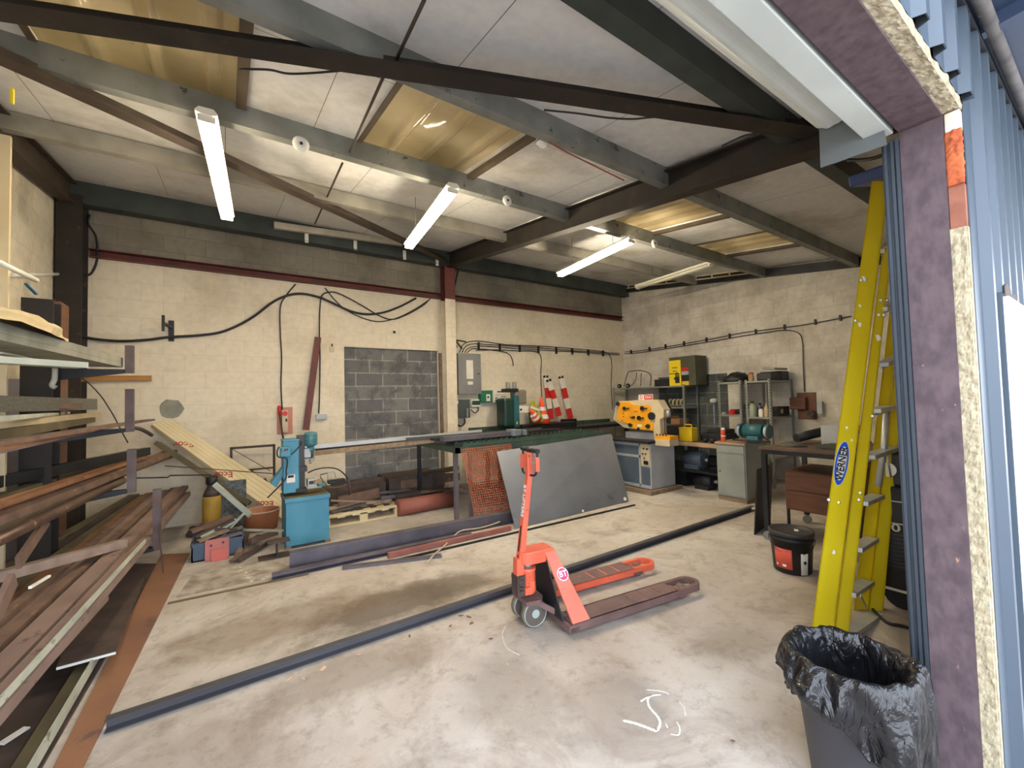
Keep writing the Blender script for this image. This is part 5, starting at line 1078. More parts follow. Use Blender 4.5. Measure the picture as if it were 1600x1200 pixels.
# green drilling machine
gx = on_y(797, 640, 6.45).x
gm = thing('pillar_drill', 'dark green and teal pillar drill with two grey motors on the rear bench', 'drill', (gx, 6.6, .96))
def gb(x0, x1, y0, y1, Y, d, m_, nm, bv=.006): mb = MB(); ybox(mb, x0, x1, y0, y1, Y, d); mb.build(nm, m_, gm, bevel=bv)
gb(789, 806, 622, 668, 6.45, .3, mat('dark_green_gearbox', (28, 58, 54), (22, 46, 44), 5, .4), 'gearbox', .04)
gb(805, 811, 618, 668, 6.42, .1, M_TEAL, 'teal_guard', .004)
gb(806, 823, 609, 632, 6.5, .2, mat('warm_grey_motor', (132, 122, 110), (112, 104, 94), 30, .6), 'motor', .03)
gb(810, 829, 634, 645, 6.45, .12, M_BLOCKW, 'switch_box', .004)
gb(790, 810, 607, 613, 6.5, .15, M_DARKSTEEL, 'bracket', .002)
for x in (793.5, 804): c = on_y(x, 608, 6.55); MB().lathe(c, [(.035, 0), (.04, .01), (.04, .12), (.03, .135)], 16).build('grey_canister', M_GREYCAB, gm)
c = on_y(814, 640, 6.445); MB().cyl(c, c-Y_*.01, .02, n=12).build('switch_knob', M_BLACK, gm)
c = on_y(808, 661, 6.415); MB().box(c, (.03, .004, .05)).build('warning_label', M_YELP, gm)
tag(MB().bx(on_y(828, 640, 6.8).x, on_y(838, 640, 6.8).x, 6.75, 6.85, .96, 1.4).build('brown_bracket', M_OLIVE), 'olive brown upright standing behind the orange cones', 'upright')
# cones, vest, boards
M_ORC = mat('fluorescent_orange', (236, 82, 36), (226, 72, 30), 4, .5); M_REFL = mat('white_reflective_band', (226, 224, 222), (214, 212, 210), 20, .4)
def cone(c, r, h, axis, label, nm='traffic_cone'):
    t = thing(nm, label, 'traffic cone', c); pr = lambda z: r*(1-z/h)+.012
    MB().lathe(c, [(pr(z), z) for z in (0, h*.25, h*.5, h*.75, h)], 24, axis=axis).build('cone_body', M_ORC, t)
    for z0, z1 in ((.18, .34), (.48, .62)): MB().lathe(c, [(pr(z0*h)+.002, z0*h), (pr(z1*h)+.002, z1*h)], 24, axis=axis, cap=False).build('reflective_band', M_REFL, t)
    return t
ca = on_y(849, 660, 6.5); cone((ca.x, 6.5, 1.06), .13, .52, (-.08, 0, 1), 'upright orange traffic cone with white bands on the rear bench')
cb_ = on_y(834, 655, 6.48); cone((cb_.x-.02, 6.36, 1.14), .09, .30, (-.65, -.2, .75), 'smaller orange cone tipped to the left beside the green vest')
mb = MB(); rows = []
for i in range(9):
    v = i/8; r = []
    for j in range(7):
        u = j/6; c = on_y(828+ (6+8*v)*u*1.25+3*v, 626+34*v, 6.36); r.append((c.x, 6.36+.02*math.sin(u*9+v*3)-.03*v, max(c.z, 1.07)))
    rows.append(r)
vt = mb.sheet(rows).build('hi_vis_vest', mat('lime_vest', (164, 166, 48), (146, 148, 44), 6, .7), solid=.004); tag(vt, 'lime green high visibility vest draped in front of the orange cones', 'vest')
for (y0, y1) in ((636, 641), (650, 654)):
    a = on_y(829, y0, 6.325); b = on_y(843, y0+5, 6.325); MB().bar(a, b, .004, .04).build('reflective_strip', M_REFL, vt)
def barrier(xt, yt, xb, yb, w, Y, label, phase=0):
    a = on_y(xb, yb, Y-.10); b = on_y(xt, yt, Y); t = thing('barrier_board', label, 'barrier board', a, 0, 'red and white boards against the back wall')
    L_ = (b-a).length; d = (b-a)/L_; n = 4; sid = d.cross(Y_).normalized()
    for k in range(n):
        MB().bar(a+d*L_*k/n, a+d*L_*(k+1)/n, w, .02, up=(Y_)).build('band', M_REDP if (k % 2 == 0) and k < n-1 else M_BLOCKW, t)
    for s in (-1, 1): c = b+sid*s*w*.3; MB().box(c+d*.02, (.035, .03, .05)).build('peg', M_BLACK, t)
    return t
barrier(853, 590, 861, 655, .13, 7.02, 'leftmost red and white striped board against the back wall')
barrier(858, 596, 874, 650, .13, 6.95, 'leaning red and white board crossing in front of the leftmost one', 1)
barrier(877, 591, 892, 654, .14, 7.02, 'rightmost red and white board, with a green dot on its white band')
tag(MB().bx(on_y(878, 660, 6.8).x, on_y(896, 660, 6.8).x, 6.68, 6.86, .96, 1.10).build('rubber_foot', M_BLACK, bevel=.02), 'black rubber foot under the rightmost red and white board', 'base')
tag(MB().bx(on_y(850, 660, 6.8).x, on_y(868, 660, 6.8).x, 6.68, 6.86, .96, 1.06).build('rubber_foot', M_BLACK, bevel=.02), 'black rubber foot under the two crossing boards', 'base')

# ================================================================ BACK WALL FITTINGS
def wbx(nm, x0, x1, y0, y1, dep, m_, parent, o=0.0, bv=.004):
    a = on_y(x0, y1, YB-o-dep); b = on_y(x1, y0, YB-o-dep); mb = MB(); mb.bx(a.x, b.x, YB-o-dep, YB-o, a.z, b.z); return mb.build(nm, m_, parent, bevel=bv)
M_PB = mat('mid_grey_enclosure', (132, 132, 134), (122, 122, 124), 3, .45, .1)
pb = thing('distribution_board', 'tall grey electrical distribution box on the back wall right of the column', 'electrical box', BW(733, 616))
wbx('enclosure', 717, 751, 553, 616, .14, M_PB, pb); wbx('window_strip', 729, 739, 563, 592, .003, M_BLOCKW, pb, .14, 0); wbx('label', 731, 739, 596, 601, .002, M_BLOCKW, pb, .14, 0)
c = on_y(747.5, 584, YB-.15); MB().cyl(c, c-Y_*.015, .012, n=12).build('lock', M_BLACK, pb)
sb = thing('switch_fuse', 'dark grey switch fuse box under the tall grey box', 'electrical box', BW(720, 655))
wbx('enclosure', 707, 734, 624, 654, .16, mat('slate_enclosure', (66, 74, 76), (56, 64, 66), 3, .5), sb); wbx('label', 712, 716, 626, 631, .002, M_BLOCKW, sb, .16, 0); wbx('handle', 730, 732, 638, 652, .05, M_GALV, sb, .16)
mt = thing('meter', 'small black and green meter right of the slate switch box', 'meter', BW(744, 636)); wbx('meter_case', 737, 751, 624, 636, .05, M_BLOCKW, mt); wbx('meter_face', 738, 750, 626, 633, .004, mat('dark_green_face', (36, 74, 60), (30, 64, 52), 4, .5), mt, .05, 0)
gp = thing('green_control_box', 'green control box with a pale switch plate on the back wall', 'electrical box', BW(760, 628)); wbx('enclosure', 752, 771, 610, 629, .12, mat('green_enclosure', (38, 118, 84), (32, 102, 74), 4, .5), gp); wbx('switch_plate', 760, 766, 616, 627, .004, M_BLOCKW, gp, .12, 0); wbx('switch', 762, 764, 619, 622, .01, M_BLACK, gp, .124, 0)
kp = thing('machine_control_panel', 'pale machine control panel with rows of keys beside the green box', 'control panel', BW(781, 628)); wbx('panel', 771, 791, 609, 629, .15, M_BLOCKW, kp); wbx('display', 777, 785, 611, 613, .004, M_BLACK, kp, .15, 0)
for i in range(4):
    for j in range(3): wbx('key', 783+2*i-0.0, 784.3+2*i, 619+3*j, 620.6+3*j, .004, M_DARKSTEEL, kp, .15, 0)
for (x, y) in ((774.5, 621), (774.5, 625), (778.5, 623)): wbx('dial', x, x+2, y, y+2, .01, M_RUSTD, kp, .15, 0)
wbx('stripe', 773, 790, 616.5, 617.3, .002, M_DARKSTEEL, kp, .15, 0)
# red machine isolator on primed plate
rp2 = thing('isolator_plate', 'pinkish mounting plate with a red stop button left of the drill press', 'switch board', BW(445, 680))
wbx('mounting_plate', 433, 457, 636, 679, .012, mat('pink_primed_plate', (196, 132, 116), (180, 118, 104), 5, .7), rp2); wbx('switch_body', 441, 450, 641, 676, .06, M_BEIGE, rp2, .012); c = on_y(445.5, 646, YB-.09); MB().cyl(c, c+Y_*.02, .035, n=16).build('stop_button', M_REDP, rp2); wbx('switch_slot', 446, 449, 654, 659, .004, M_BLACK, rp2, .072, 0)
so = thing('double_socket', 'grey metal double socket on the back wall above the drill press', 'socket', BW(503, 656)); wbx('socket_box', 494, 511, 647, 656, .05, M_GALV, so); wbx('socket_face', 495, 510, 648, 655, .004, M_LGREY, so, .05, 0)
tg = thing('hanging_tag', 'small cream tag hooked on the wall left of the grey blocked-up doorway', 'tag', BW(518, 550)); wbx('tag_plate', 515, 522, 541, 550, .01, M_CREAMBOARD, tg); wbx('hook', 518, 520, 537, 541, .02, M_DARKSTEEL, tg)
br_ = thing('wall_bracket', 'black steel bracket bolted to the back wall at the left, under the thick cable', 'bracket', BW(265, 534)); wbx('back_plate', 263, 272, 501, 533, .02, M_DARKSTEEL, br_); a = on_y(268, 512, YB-.02); b = on_y(255, 505, YB-.3); MB().bar(a, b, .03, .03).build('arm', M_DARKSTEEL, br_); MB().bar(b-Z_*.10, b+Z_*.10, .03, .03).build('end_bar', M_DARKSTEEL, br_)
c = BW(268, 639, .004); tag(MB().prism((c.x, YB-.006, c.z), X_, Z_, [(math.cos(2*math.pi*i/13)*.135*(1+.1*math.sin(i*5.1)), math.sin(2*math.pi*i/13)*.125*(1+.1*math.cos(i*3.3))) for i in range(13)], -.006).build('mortar_patch', M_GREYBOARD), 'round grey mortar patch on the cream back wall', 'patch')
c = BW(616, 519); wb = tag(MB().bx(c.x-.02, c.x+.02, YB-.01, YB, c.z-.02, c.z+.02).build('wall_plug', M_DARKSTEEL), 'small dark square plug on the cream wall above the blocked doorway', 'plug')
tag(MB().bar(BW(690, 552, .03)+Vector((-.03, 0, 0)), Vector((BW(690, 552).x-.03, YB-.03, 0)), .05, .05, up=Y_).build('door_frame_post', M_TIMBER), 'weathered timber frame post at the right side of the blocked doorway', 'timber')
tag(MB().bar(on_y(478, 672, 7.0), on_y(497, 527, 7.06), .09, .02, up=Y_).build('red_angle_bar', M_RED), 'maroon steel bar leaning on the wall above the drill press', 'steel section')
# cables
def cab(pts, r, label, off=.02, n=6, m_=None, wall='b', parent=None):
    f = (lambda p: BW(p[0], p[1], off)) if wall == 'b' else (lambda p: RW(p[0], p[1], off))
    ob = MB().tube(smooth_path([f(p) for p in pts], 6), r, n).build('cable', m_ or M_CABLE, parent)
    if label: tag(ob, label, 'cable')
    return ob
cab([(106, 400), (113, 440), (117, 480), (118, 515), (124, 524), (150, 530), (190, 533), (230, 531), (262, 527), (310, 524), (345, 519), (375, 507), (400, 492), (425, 473), (448, 462), (472, 459), (500, 465), (525, 476), (550, 487), (575, 491), (600, 488), (625, 479), (650, 466)], .018, 'thick black cable drooping along the back wall from the far left column', .04)
cab([(140, 335), (138, 350), (150, 370), (152, 400), (148, 418), (138, 430), (116, 428)], .012, 'black cable looping down beside the left corner column', .06)
cab([(462, 444), (447, 462), (438, 480), (438, 520), (440, 560), (439, 600), (441, 640)], .010, 'thin black cable dropping to the isolator plate left of the maroon bar', .02)
cab([(498, 646), (499, 620), (500, 560), (499, 520), (500, 480), (503, 462), (512, 457), (525, 457), (545, 466), (570, 480), (590, 492), (612, 499), (635, 492), (660, 478), (672, 467)], .010, 'thin black cable rising from the double socket and drooping to the column', .025)
cab([(508, 450), (520, 465), (535, 480), (555, 492), (580, 501), (600, 502), (625, 495), (650, 482), (668, 470)], .009, 'lowest thin black cable drooping right of the maroon bar', .015)
for k, (x1, y1) in enumerate(((698, 640), (702, 560), (706, 500))):
    pass
for k, pts in enumerate(([(702, 412), (704, 440), (700, 470), (704, 500), (702, 520), (714, 543)], [(718, 412), (712, 440), (706, 470), (706, 500), (704, 520), (722, 545)], [(709, 412), (702, 445), (708, 480), (701, 510), (703, 528), (728, 534)])):
    cab(pts, .014, ['leftmost black cable in the bundle beside the middle column', 'middle black cable in the bundle beside the middle column', 'rightmost black cable in the bundle beside the middle column'][k], .10+.03*k)
cab([(701, 598), (706, 606), (716, 612)], .009, 'short black cable curving into the side of the tall grey box', .05)
cab([(701, 568), (708, 569), (716, 567)], .02, 'thick short black cable entering the left side of the tall grey box', .06)
RUN = [[(718, 551), (724, 538), (738, 533), (760, 534), (780, 537), (800, 539), (850, 541), (900, 545), (940, 549), (952, 554), (956, 570), (955, 600), (957, 640)], [(722, 551), (728, 541), (740, 537), (760, 538), (800, 541), (850, 544), (900, 548), (945, 551), (968, 552)],
       [(726, 551), (732, 544), (745, 541), (760, 541), (800, 544), (850, 547), (900, 550), (940, 553), (968, 554.5)], [(730, 551), (738, 545), (750, 545), (770, 547), (788, 550), (797, 555), (801, 564), (802, 572)], [(744, 547), (780, 546.5), (810, 548), (832, 548.5), (842, 552), (846, 562), (845, 585), (846, 610), (847, 640)]]
for k, pts in enumerate(RUN): cab(pts, .008, ['top cable of the clipped run on the back wall, dropping in the corner', 'second cable of the clipped run on the back wall', 'third cable of the clipped run on the back wall', 'cable leaving the run down to the green drill', 'cable leaving the run down to the orange cone'][k], .03)
for k, pts in enumerate(([(968, 640), (967, 600), (960+1, 560), (965, 551)],)): pass
cab([(976, 550), (1000, 548), (1040, 542), (1080, 535), (1120, 528), (1160, 520), (1200, 515), (1260, 507), (1330, 494)], .008, 'upper cable of the clipped run along the right wall', .03, wall='r')
cab([(976, 553), (1000, 551), (1040, 545), (1080, 538.5), (1120, 532), (1160, 525), (1200, 519), (1228, 516), (1248, 521), (1254, 536), (1255, 570), (1257, 612)], .008, 'lower cable of the right wall run, dropping to the brown switch board', .03, wall='r')
for k, x in enumerate((747, 780, 811, 840, 868, 893, 918, 941)):
    y = 541+ (x-747)*.058; p = BW(x, y, .0); tag(MB().bx(p.x-.012, p.x+.012, YB-.05, YB, p.z-.07, p.z+.07).build('cable_clip', M_CABLE), 'black clip %s on the back wall' % ('nearest the grey box', 'second from the grey box', 'above the grey canisters', 'third from the middle column side', 'above the red and white boards', 'right of the striped boards', 'second from the room corner', 'nearest the room corner')[k], 'cable clip', 'clips on the back wall run')
for k, x in enumerate((987, 1016, 1041, 1070, 1105, 1141, 1182, 1227, 1275, 1314)):
    y = 550-(x-987)*.162; p = RW(x, y, .0); tag(MB().bx(XR-.05, XR, p.y-.012, p.y+.012, p.z-.045, p.z+.045).build('cable_clip', M_CABLE), 'black clip on the right wall cable run, ' + ('nearest the room corner', 'second from the room corner', 'third from the room corner', 'left of the yellow carton', 'above the right side of the yellow carton', 'sixth from the room corner', 'above the shelf with bottles', 'where the cable turns down', 'last but one before the ladder', 'nearest the ladder')[k], 'cable clip', 'clips on the right wall run')

for k, pts in enumerate(([(707, 650), (705, 657), (708, 663), (716, 666)], [(713, 655), (713, 662), (720, 666)], [(726, 654), (726, 661), (720, 666), (714, 664)])):
    cab(pts, .014, ['leftmost short black cable looping under the slate switch box', 'middle short black cable under the slate switch box', 'rightmost short black cable looping under the slate switch box'][k], .06+.03*k)
cab([(736, 640), (742, 645), (747, 641), (747, 636)], .010, 'short black cable looping between the slate box and the small meter', .05)
cab([(772, 626), (780, 632), (788, 631), (793, 625)], .016, 'thick black cable looping under the machine control panel', .10)
ph = thing('pull_handle', 'red handled dark rod hanging in front of the pinkish mounting plate', 'rod', BW(438, 690)); MB().tube([on_y(436, 634, 7.0), on_y(437, 648, 7.0)], .02, 8).build('red_grip', M_REDP, ph); MB().tube([on_y(437, 648, 7.0), on_y(443, 689, 7.0)], .012, 8).build('rod', M_RUSTD, ph)
tag(MB().tube(smooth_path([at(1325, 250, 3.0), at(1345, 250, 2.9), at(1365, 247, 2.8), at(1392, 238, 2.7)], 5), .012, 7).build('cable', M_CABLE), 'black cable hanging from the roof just above the ladder top', 'cable')
# ================================================================ LEFT SIDE: RACK AND STOCK
RY = 4.80
def RP(x, y, Y=RY): return on_y(x, y, Y)
rk = thing('cantilever_rack', 'dark steel cantilever rack with upturned arm ends along the left wall', 'rack', (-1.2, RY, 0))
xa, xb = RP(38, 650).x, RP(88, 650).x; ztp = RP(62, 470).z
for Y, nm in ((RY, 1), (1.0, 2)):
    MB().ibeam(((xa+xb)/2, Y, 0), ((xa+xb)/2, Y, ztp), xb-xa, 0.20, .012, .015, up=Y_).build('upright', M_RAFTER, rk)
    MB().bx(xa-.05, xb+.4, Y-.06, Y+.06, 0, .04).build('foot', M_RAFTER, rk)
    for (ax_, ay0, ay1) in ((197, 540, 583), (197, 608, 675), (200, 702, 770), (240, 765, 860)):
        t0 = RP(ax_, ay0); t1 = RP(ax_, ay1); zz = t1.z+.03
        mb = MB(); P = [(xb, 0.0), (xb, -.09), (t1.x, -.03), (t1.x, 0.0)]
        mb.prism((0, Y+.03, zz), X_, Z_, P, .06); mb.build('arm', M_DARKSTEEL, rk)
        MB().bx(t1.x-.005, t1.x+.05, Y-.03, Y+.03, t1.z, t0.z).build('upstand', mat('upstand_steel', (104, 92, 94), (78, 64, 62), 5, .6, .2, c3=(112, 70, 56), s3=12, t3=.6), rk)
TZS = [RP(197, 583).z+.03, RP(197, 675).z+.03, RP(200, 770).z+.03, RP(240, 860).z+.03]
def PT(x, y, z, Ymax=6.98):
    p = on_z(x, y, z)
    if p.y > Ymax or p.y < 0: p = on_y(x, y, Ymax)
    return p
STOCKN = []
def stock(far, near, z, w, h, m_, label, kind='flat', ext=.7, nm='steel_bar', Ymax=6.98, zn=None):
    a = PT(far[0], far[1], z, Ymax); b = PT(near[0], near[1], z if zn is None else zn, Ymax); d = (b-a).normalized(); b = b+d*ext
    mb = MB()
    if kind == 'tube': mb.tube([a, b], w/2, 14)
    elif kind == 'angle': mb.angle(a, b, w, h, .008)
    elif kind == 'channel': mb.channel(a, b, h, w, .008)
    elif kind == 'ibeam': mb.ibeam(a, b, w, h)
    else: mb.bar(a, b, w, h)
    return tag(mb.build(nm, m_), label, 'timber' if nm.startswith('timber') else ('board' if 'board' in nm else 'steel section'))
# top tier: grey boards with a cream bag
z1 = TZS[0]+.0
zt = z1+.02
a0 = PT(192, 574, zt); b0 = PT(0, 531, zt); d = (b0-a0).normalized(); b1 = b0+d*.8; off = Vector((-.35, -.03, 0))
for k, (th, m_, lb_) in enumerate(((.035, M_GREYBOARD, 'lowest grey cement board of the stack on the top rack arm'), (.045, M_GREYBOARD, 'middle grey cement board of the stack on the top rack arm'))):
    z0 = .0 if k == 0 else .036; MB_ = MB().hexa([a0+Z_*z0, b1+Z_*z0, b1+off+Z_*z0, a0+off+Z_*z0], [a0+Z_*(z0+th), b1+Z_*(z0+th), b1+off+Z_*(z0+th), a0+off+Z_*(z0+th)]); tag(MB_.build('cement_board', M_GREYBOARD), lb_, 'board')
e0 = a0.lerp(b0, .25)+Z_*.082; e1 = b1+Z_*.082; tag(MB().hexa([e0, e1, e1+off, e0+off], [e0+Z_*.004, e1+Z_*.004, e1+off+Z_*.004, e0+off+Z_*.004]).build('metal_sheet', M_GALV), 'thin shiny metal sheet on top of the grey board stack', 'sheet')
bgc = PT(58, 515, zt+.09); bgc.x -= .02
tag(lump((bgc.x-.10, bgc.y+.1, zt+.087), (.16, .62, .10), 21, 30, 12, .22).build('cream_sack', mat('cream_canvas', (214, 196, 156), (196, 178, 138), 6, .9)), 'cream canvas sack lying on the grey board stack', 'sack')
stock((128, 571), (0, 563), z1-.06, .10, .035, M_PALE, 'pale grey plank hung low under the grey board stack', nm='timber_plank')
MB_ = MB().tube(smooth_path([at(0, 551, 2.3), at(30, 556, 2.6), at(70, 566, 2.9), at(100, 572, 3.1), at(128, 569, 3.2)], 6), .006, 6); tag(MB_.build('white_wire', M_WHITE), 'white wire sagging below the grey board stack', 'cable')
MB_ = MB().tube(smooth_path([RP(86, 575, 4.7), RP(85, 592, 4.7), RP(81, 602, 4.7), RP(87, 606, 4.7)], 5), .018, 7); tag(MB_.build('knotted_rag', M_PALE), 'pale knotted rag hanging from the top rack arm', 'rag')
tag(MB().bar(BW(92, 592, .03), BW(237, 591, .03), .03, .07).build('timber_batten', mat('orange_pine', (176, 130, 72), (152, 108, 58), 4, .7, stretch=(1, 8, 8))), 'orange pine batten low on the back wall behind the upper rack arm', 'timber')
tag(MB().tube(smooth_path([RP(p[0], p[1], 5.6) for p in ((120, 585), (140, 600), (157, 618), (168, 634), (180, 654), (190, 674), (200, 692))], 5), .006, 6).build('spring_rod', M_DARKSTEEL), 'thin dark curved rod hanging down past the second rack arm', 'rod')
# second tier
z2 = TZS[1]
stock((124, 634), (0, 636), z2+.20, .06, .04, M_RUST, 'brown flat bar on top of the second tier of the rack')
stock((152, 640), (0, 644), z2+.165, .10, .03, mat('dotted_grey_channel', (120, 118, 110), (92, 90, 84), 60, .6, .3), 'grey perforated channel on the second rack tier', 'channel')
stock((104, 645), (0, 654), z2+.14, .05, .02, M_PALE, 'thin pale strip under the grey perforated channel')
stock((150, 648), (0, 664), z2+.10, .08, .05, M_CREAMBOARD, 'cream painted board on the second rack tier', nm='timber_board')
stock((141, 656), (0, 678), z2+.06, .08, .05, M_OLIVE, 'dark olive timber on the second rack tier', nm='timber')
stock((236, 656), (0, 692), z2+.035, .07, .02, M_RUST, 'long rusty flat reaching past the second upstand')
stock((188, 662), (0, 698), z2+.015, .09, .02, M_RUSTO, 'orange rusty strip bent along the second tier')
stock((183, 664), (0, 703), z2-.0, .035, .035, M_PINKRUST, 'lowest round pipe on the second rack tier', 'tube')
tag(MB().tube(smooth_path([RP(205, 668, 5.1), RP(218, 670, 5.4), RP(229, 675, 5.6), RP(237, 680, 5.7)], 5), .018, 7).build('bent_bar', M_RUSTD), 'short bent rusty bar poking out right of the second upstand', 'rod')
# third tier
z3 = TZS[2]
stock((230, 705), (0, 752), z3+.22, .06, .08, M_DARKSTEEL, 'black box section along the top of the third tier', zn=z3+.2)
stock((212, 718), (0, 788), z3+.14, .10, .03, mat('salmon_rust', (158, 108, 92), (132, 88, 74), 4, .8), 'salmon red flat bar on the third tier')
stock((226, 714), (40, 775), z3+.16, .05, .03, M_RUSTO, 'orange rusty bar beside the salmon flat')
stock((186, 722), (0, 775), z3+.11, .09, .04, M_OLIVE, 'dark olive section half hidden on the third tier')
stock((268, 706), (0, 808), z3+.10, .12, .05, M_RUST, 'broad brown rusty channel on the third tier')
stock((271, 713), (165, 752), z3+.07, .03, .02, M_RUSTD, 'thin dark rod fanning right past the third upstand', ext=1.5)
stock((262, 711), (0, 822), z3+.06, .06, .03, M_OLIVE, 'dark flat beneath the broad brown channel', ext=.7)
stock((190, 751), (0, 842), z3+.03, .07, .07, mat('worn_brown_pipe', (110, 86, 74), (84, 66, 58), 6, .38, .5, c3=(170, 130, 104), s3=10, t3=.62), 'shiny brown pipe along the front of the third tier', 'tube')
# lowest tier: the big pile of flats
z4 = .385
FAR = [(206, 775), (214, 774), (224, 775), (233, 772), (241, 771), (252, 768), (262, 767), (270, 764), (280, 763), (289, 761), (291, 772)]
NEAR = [(0, 893), (0, 915), (0, 932), (0, 952), (0, 968), (0, 990), (0, 1004), (0, 1022), (0, 1046), (0, 1070), (0, 1100)]
ML = [M_OLIVE, M_RUSTD, M_OLIVE, M_RUSTO, M_RUST, M_PINKRUST, M_RUST, M_RUSTD, M_PINKRUST, M_RUST, M_PINKRUST]
LBL = ['olive flat at the back left of the lowest rack pile', 'dark rusty bar second from the back of the lowest pile', 'olive bar third from the back of the lowest pile', 'bright orange rusty flat in the lowest pile', 'brown rusty flat beside the bright orange one', 'pinkish flat in the middle of the lowest pile', 'brown flat right of the middle of the lowest pile', 'narrow dark bar in the lowest pile', 'broad pinkish flat near the front of the lowest pile', 'brown flat second from the front of the lowest pile', 'pinkish box section at the front of the lowest pile']
WW = [.05, .05, .06, .07, .06, .08, .06, .04, .10, .07, .09]
for k in range(11): stock(FAR[k], NEAR[k], z4+(.042 if k % 2 == 0 else .0), WW[k], .035 if k < 10 else .05, ML[k], LBL[k], ext=.5)
tag(MB().box((-.80, 4.9, .358), (.2, .06, .02)).build('packing_block', M_OLIVE), 'dark packing block under the lowest bar pile at the upstand', 'block')
stock((228, 848), (0, 1106), .46, .03, .03, M_PALE, 'pale green-white strip along the front edge of the lowest pile', 'angle', ext=.4)
stock((178, 908), (100, 985), .34, .03, .04, M_PALE, 'second short pale strip just below the long pale one', ext=.5)
stock((165, 935), (60, 1050), .30, .03, .03, M_PINKRUST, 'thin pinkish bar below the pale strips', ext=.5)
a = PT(192, 849, .50); b = PT(0, 900, .60); tag(MB().bar(a, b+(b-a).normalized()*.6, .07, .06).build('timber_bar', mat('greyed_timber', (150, 132, 124), (128, 110, 102), 3, .8, stretch=(3, 3, 3))), 'greyed timber length laid diagonally across the lowest pile', 'timber')
a = PT(74, 812, .45, 4.2); a = on_y(74, 812, 3.9); b = on_y(28, 880, 3.4); tag(MB().bar(a, b, .07, .02, up=X_).build('rusty_flat', M_RUST), 'short rusty flat standing slanted under the third tier', 'steel section')
a = on_y(20, 905, 2.6); b = on_y(-20, 990, 2.4); tag(MB().bar(a, b, .07, .02, up=X_).build('rusty_flat', M_RUST), 'short rusty flat slanting at the left edge of the picture', 'steel section')
tag(MB().bar(on_y(77, 900, 3.2), on_y(47, 918, 3.0), .012, .012).build('white_stick', M_WHITE), 'short white stick lying among the lower rack bars', 'stick')
# thin hook rod at the lowest upstand
tag(MB().tube(smooth_path([on_y(p[0], p[1], 4.7) for p in ((250, 818), (249, 832), (251, 855), (254, 880), (255, 895))], 5), .006, 6).build('hanging_rod', M_RUSTD), 'thin rusty rod hanging down beside the lowest upstand', 'rod')
# floor plates under the rack
p = [FL(296, 866, 0), FL(252, 868, 0), FL(72, 1225, 0), FL(118, 1225, 0)]
tag(MB().plate([p[3]+Z_*.001, p[0]+Z_*.001, p[1]+Z_*.001, p[2]+Z_*.001], .012).build('rusty_plate', mat('orange_brown_plate', (146, 104, 76), (120, 86, 70), 1.6, .8, .1, c3=(104, 80, 72), s3=2.5, t3=.58)), 'long wide orange-brown steel plate lying on the floor beside the rack', 'steel plate')
p = [FL(250, 880, .015), FL(170, 880, .015), FL(-20, 1100, .015), FL(-20, 1300, .015), FL(40, 1240, .015)]
tag(MB().prism((0, 0, .002), X_, Y_, [(q.x, q.y) for q in p][::-1], .010).build('dark_plate', M_RUSTD), 'dark steel plate on the floor below the lowest rack arm', 'steel plate')
a = on_z(88, 1045, .12); b = on_z(181, 1020, .12); c = on_z(225, 905, .12); d = on_z(150, 905, .12)
tag(MB().plate([a, b, c, d], .012).build('loose_plate', M_RUSTD), 'loose dark plate with a bright cut edge under the pale strip', 'steel plate')
tag(MB().bar(a+Z_*.0, b, .006, .014).build('cut_edge_strip', M_WHITE), 'bright white strip on the near edge of the loose dark plate', 'strip')
stock((186, 975), (58, 1200), .06, .035, .06, M_PALE, 'pale green angle lying on the floor beside the orange-brown plate', 'angle', ext=.3)
stock((168, 985), (50, 1180), .045, .07, .05, M_OLIVE, 'olive timber beside the pale green floor angle', ext=.3, nm='timber')
c = FL(22, 1150, .02); tag(MB().box((c.x, c.y, .022), (.10, .035, .008), Matrix.Rotation(.9, 3, 'Z')).build('white_offcut', M_WHITE), 'small white offcut on the dark floor plate', 'offcut')
# far left bits
tag(MB().bx(-1.60, on_y(18, 400, 4.45).x, 4.40, 4.43, 0, on_y(14, 212, 4.4).z).build('white_board', M_CREAMBOARD), 'tall cream board standing behind the rack at the left picture edge', 'board')
tag(MB().bx(RP(40, 500, 5.2).x, RP(88, 500, 5.2).x, 5.3, 5.55, 0, RP(62, 465, 5.2).z).build('timber_post', M_BROWN), 'orange-brown timber post behind the rack upright, its top showing above the sack', 'timber')
tag(MB().bx(-1.60, RP(19, 640, 5.3).x+.06, 5.3, 5.6, 0, RP(10, 592, 5.3).z).build('grey_cupboard', mat('violet_grey_cupboard', (150, 146, 158), (136, 132, 144), 3, .6)), 'violet-grey cupboard behind the rack at the left edge', 'cupboard')
tag(MB().tube([at(-30, 396, 2.6), at(57, 438, 3.1)], .018, 8).build('white_pipe', M_WHITE), 'white plastic pipe poking into the picture above the cream sack', 'pipe')
tag(MB().tube([on_x(18, 430, XL+.04), on_x(104, 428, XL+.04)], .018, 8).build('white_conduit', M_WHITE), 'white conduit running along the left wall to the corner', 'pipe')
tag(MB().bar(at(40, 443, 3.2), at(57, 460, 3.3), .02, .01).build('blue_strap', mat('blue_strap', (52, 110, 140), (44, 96, 124), 4, .6)), 'short blue strap behind the white pipe', 'strap')
tag(MB().bx(on_y(18, 150, 3.3).x, on_y(23, 150, 3.3).x, 3.28, 3.30, on_y(20, 163, 3.3).z, on_y(20, 140, 3.3).z).build('yellow_tie', M_YELP), 'yellow cable tie on the roof steel at the upper left', 'tie')
mb = MB(); y0, y1, z0_, z1_ = 4.9, 6.6, .15, 1.25
for k in range(26): mb.bx(XL+.004, XL+.009, y0+(y1-y0)*k/25-.003, y0+(y1-y0)*k/25+.003, z0_, z1_)
